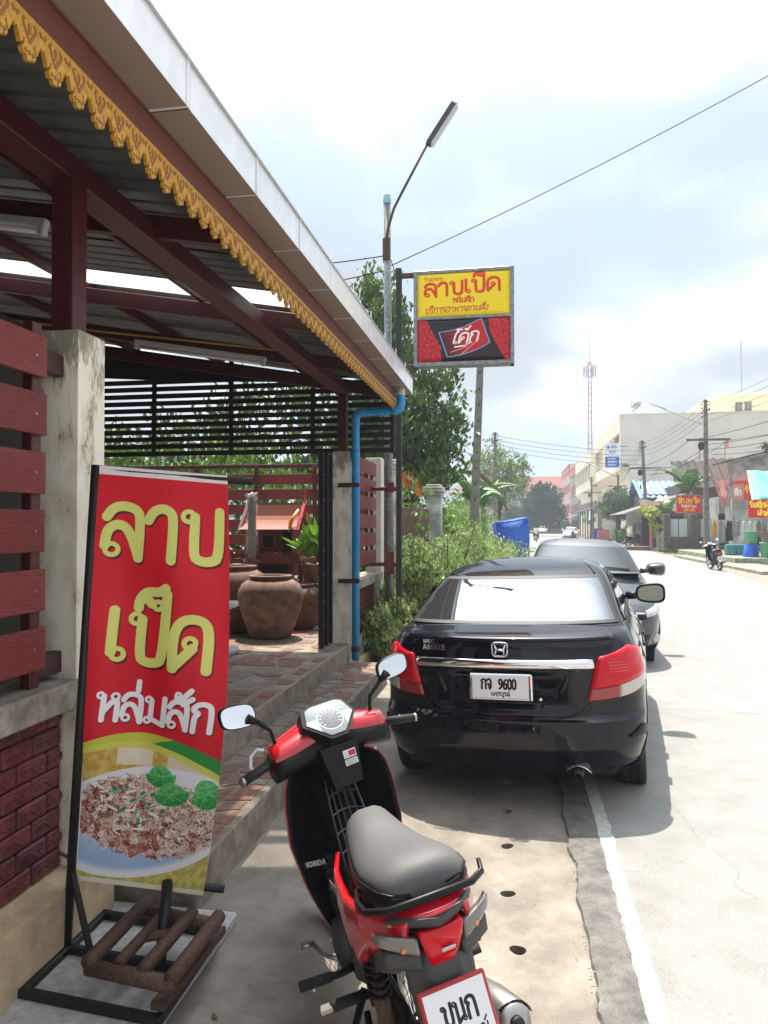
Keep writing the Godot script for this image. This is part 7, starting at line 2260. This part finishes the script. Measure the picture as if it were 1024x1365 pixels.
	for q in [[.2, 1.2, M.red_wall], [-5.0, 1.3, M.bucket_blue], [-9, 1.0, M.red_wall]]: obj("goods", B.new().box(Vector3(.3, q[1] * .5, q[0]), Vector3(1.2, q[1], 1.6), .05), q[2], st)
	obj("awning_cloth", B.new().slab(func(u, v, o): return Vector3(-1.2 + o, 2.1 + 1.35 * v, -3.0 - 2.0 * u), 6, 2, 0, .03), M.bucket_green, st)
	obj("white_sheet", B.new().slab(func(u, v, o): return Vector3(-1.22 + o, 2.3 + 1.1 * v, 1.0 - 1.3 * u), 6, 2, 0, .03), M.shirt, st)
	obj("blue_crate", B.new().box(Vector3(-1.1, 3.0, -.9), Vector3(.1, .9, 1.1)), M.bucket_blue, st)
	var vs := thing("verge_shrub", "leafy shrub growing at the verge under the tarpaulin", "shrub", P(8.7, 0, 66))
	leaves("foliage", vs, [[0, .9, 0, .7, .8, .6], [.5, .5, .2, .5, .5, .5]], 1200, .16, .08, Color(.06, .12, .02), Color(.28, .38, .08), .3)
	obj("stems", B.new().tube([Vector3(0, 0, 0), Vector3(.05, .9, 0)], .03, 5), M.bark, vs)
	# the blue cart on the near side
	var ct := thing("covered_cart", "handcart under a bright blue tarpaulin parked at the near kerb", "cart", P(-.12, 0, 26.5), 6)
	obj("tarpaulin", B.new().s(true).loft([[Vector3(-.52, .78, .75), Vector3(.52, .66, .75), Vector3(.55, .66, -.8), Vector3(-.5, .78, -.8)], [Vector3(-.56, 1.35, .76), Vector3(.52, 1.3, .76), Vector3(.52, 1.3, -.82), Vector3(-.56, 1.35, -.82)], [Vector3(-.62, 1.78, .78), Vector3(.48, 1.95, .78), Vector3(.48, 1.95, -.8), Vector3(-.62, 1.78, -.8)], [Vector3(-.4, 1.86, .5), Vector3(.34, 1.99, .5), Vector3(.34, 1.99, -.5), Vector3(-.4, 1.86, -.5)]]), M.blue_tarp, ct)
	obj("hem", B.new().s(true).tube([Vector3(-.62, 1.78, .79), Vector3(-.3, 1.82, .81), Vector3(.0, 1.86, .80), Vector3(.3, 1.93, .81), Vector3(.48, 1.95, .79)], .04, 6), M.blue_tarp, ct)
	for x in [-.46, .46]:
		for z in [-.6, .6]: obj("leg", B.new().box(Vector3(x, .4, z), Vector3(.07, .8, .07)), M.dark_wood, ct)
	obj("frame", B.new().box(Vector3(0, .62, .66), Vector3(1.1, .08, .06)).box(Vector3(0, .62, -.66), Vector3(1.1, .08, .06)), M.dark_wood, ct)
	for x in [-.5, .5]: obj("wheel", B.new().s(true).tube([Vector3(x - .03, .26, .1), Vector3(x + .03, .26, .1)], .26, 18), M.rubber, ct)
	# stones along the broken asphalt edge
	var mm := MultiMesh.new()
	mm.transform_format = MultiMesh.TRANSFORM_3D
	mm.mesh = B.new().ball(Vector3(), Vector3(.5, .3, .4), 6).done()
	mm.instance_count = 1100
	for i in 1100:
		var d := pow(rng.randf(), 1.5) * 8.0 + 1.6
		var x := .30 + absf(rng.randfn()) * .05 - .03
		mm.set_instance_transform(i, at(P(x, lift(x) - .002 if x > .29 else gy(x), d), Basis(Vector3.UP, R(0, TAU)) * R(.004, .012)))
	var gr := MultiMeshInstance3D.new()
	gr.multimesh = mm
	gr.material_override = mat(.30, .285, .27, .95)
	gr.name = numbered("gravel")
	add_child(gr)
	tag(gr, "loose dark chippings along the broken asphalt edge", "gravel", "", "stuff")
	for q in [[-1.05, 2.55, "small green leaf lying on the slab beside the motorcycle"], [.56, 2.02, "yellow leaf lying by the white line"], [.30, 2.35, "dry leaf fallen on the asphalt edge"]]:
		var lf := obj("fallen_leaf", leaf_mesh(.05, .03), M.banana if q[0] < 0 else M.gold)
		lf.transform = at(P(q[0], (gy(q[0]) if q[0] < .29 else lift(q[0])) + .012, q[1]), Basis(Vector3.RIGHT, PI / 2 - .15) * Basis(Vector3.BACK, q[1]))
		tag(lf, q[2], "leaf", "", "thing")

func _ready() -> void:
	rng.seed = 77
	var cam := Camera3D.new()
	cam.name = "camera"
	add_child(cam)
	cam.fov = 68.63
	cam.near = .05
	cam.far = 2000.0
	cam.position = Vector3(0, 1.72, 0)
	cam.rotation = Vector3(deg_to_rad(1.0), deg_to_rad(9.926), 0)
	cam.current = true
	var we := WorldEnvironment.new()
	we.name = "surroundings"
	var env := Environment.new()
	env.background_mode = Environment.BG_SKY
	var sky := Sky.new()
	var pan := PanoramaSkyMaterial.new()
	pan.panorama = sky_image()
	sky.sky_material = pan
	env.sky = sky
	env.tonemap_mode = Environment.TONE_MAPPER_LINEAR
	env.tonemap_exposure = 2.1
	env.sdfgi_enabled = true
	env.ssao_enabled = true
	env.ssil_enabled = true
	env.fog_enabled = true
	env.fog_density = .0017
	env.fog_light_color = Color(.86, .91, .97)
	we.environment = env
	add_child(we)
	var sun := DirectionalLight3D.new()
	sun.name = "sun"
	sun.light_energy = 1.4
	sun.light_color = Color(1.0, .965, .9)
	sun.light_angular_distance = .6
	sun.shadow_enabled = true
	add_child(sun)
	sun.look_at_from_position(Vector3.ZERO, Vector3(.12, -1, .46))
	make_materials()
	make_ground()
	make_restaurant()
	make_banner()
	make_sign()
	make_green()
	make_cars()
	make_bikes()
	make_far_side()
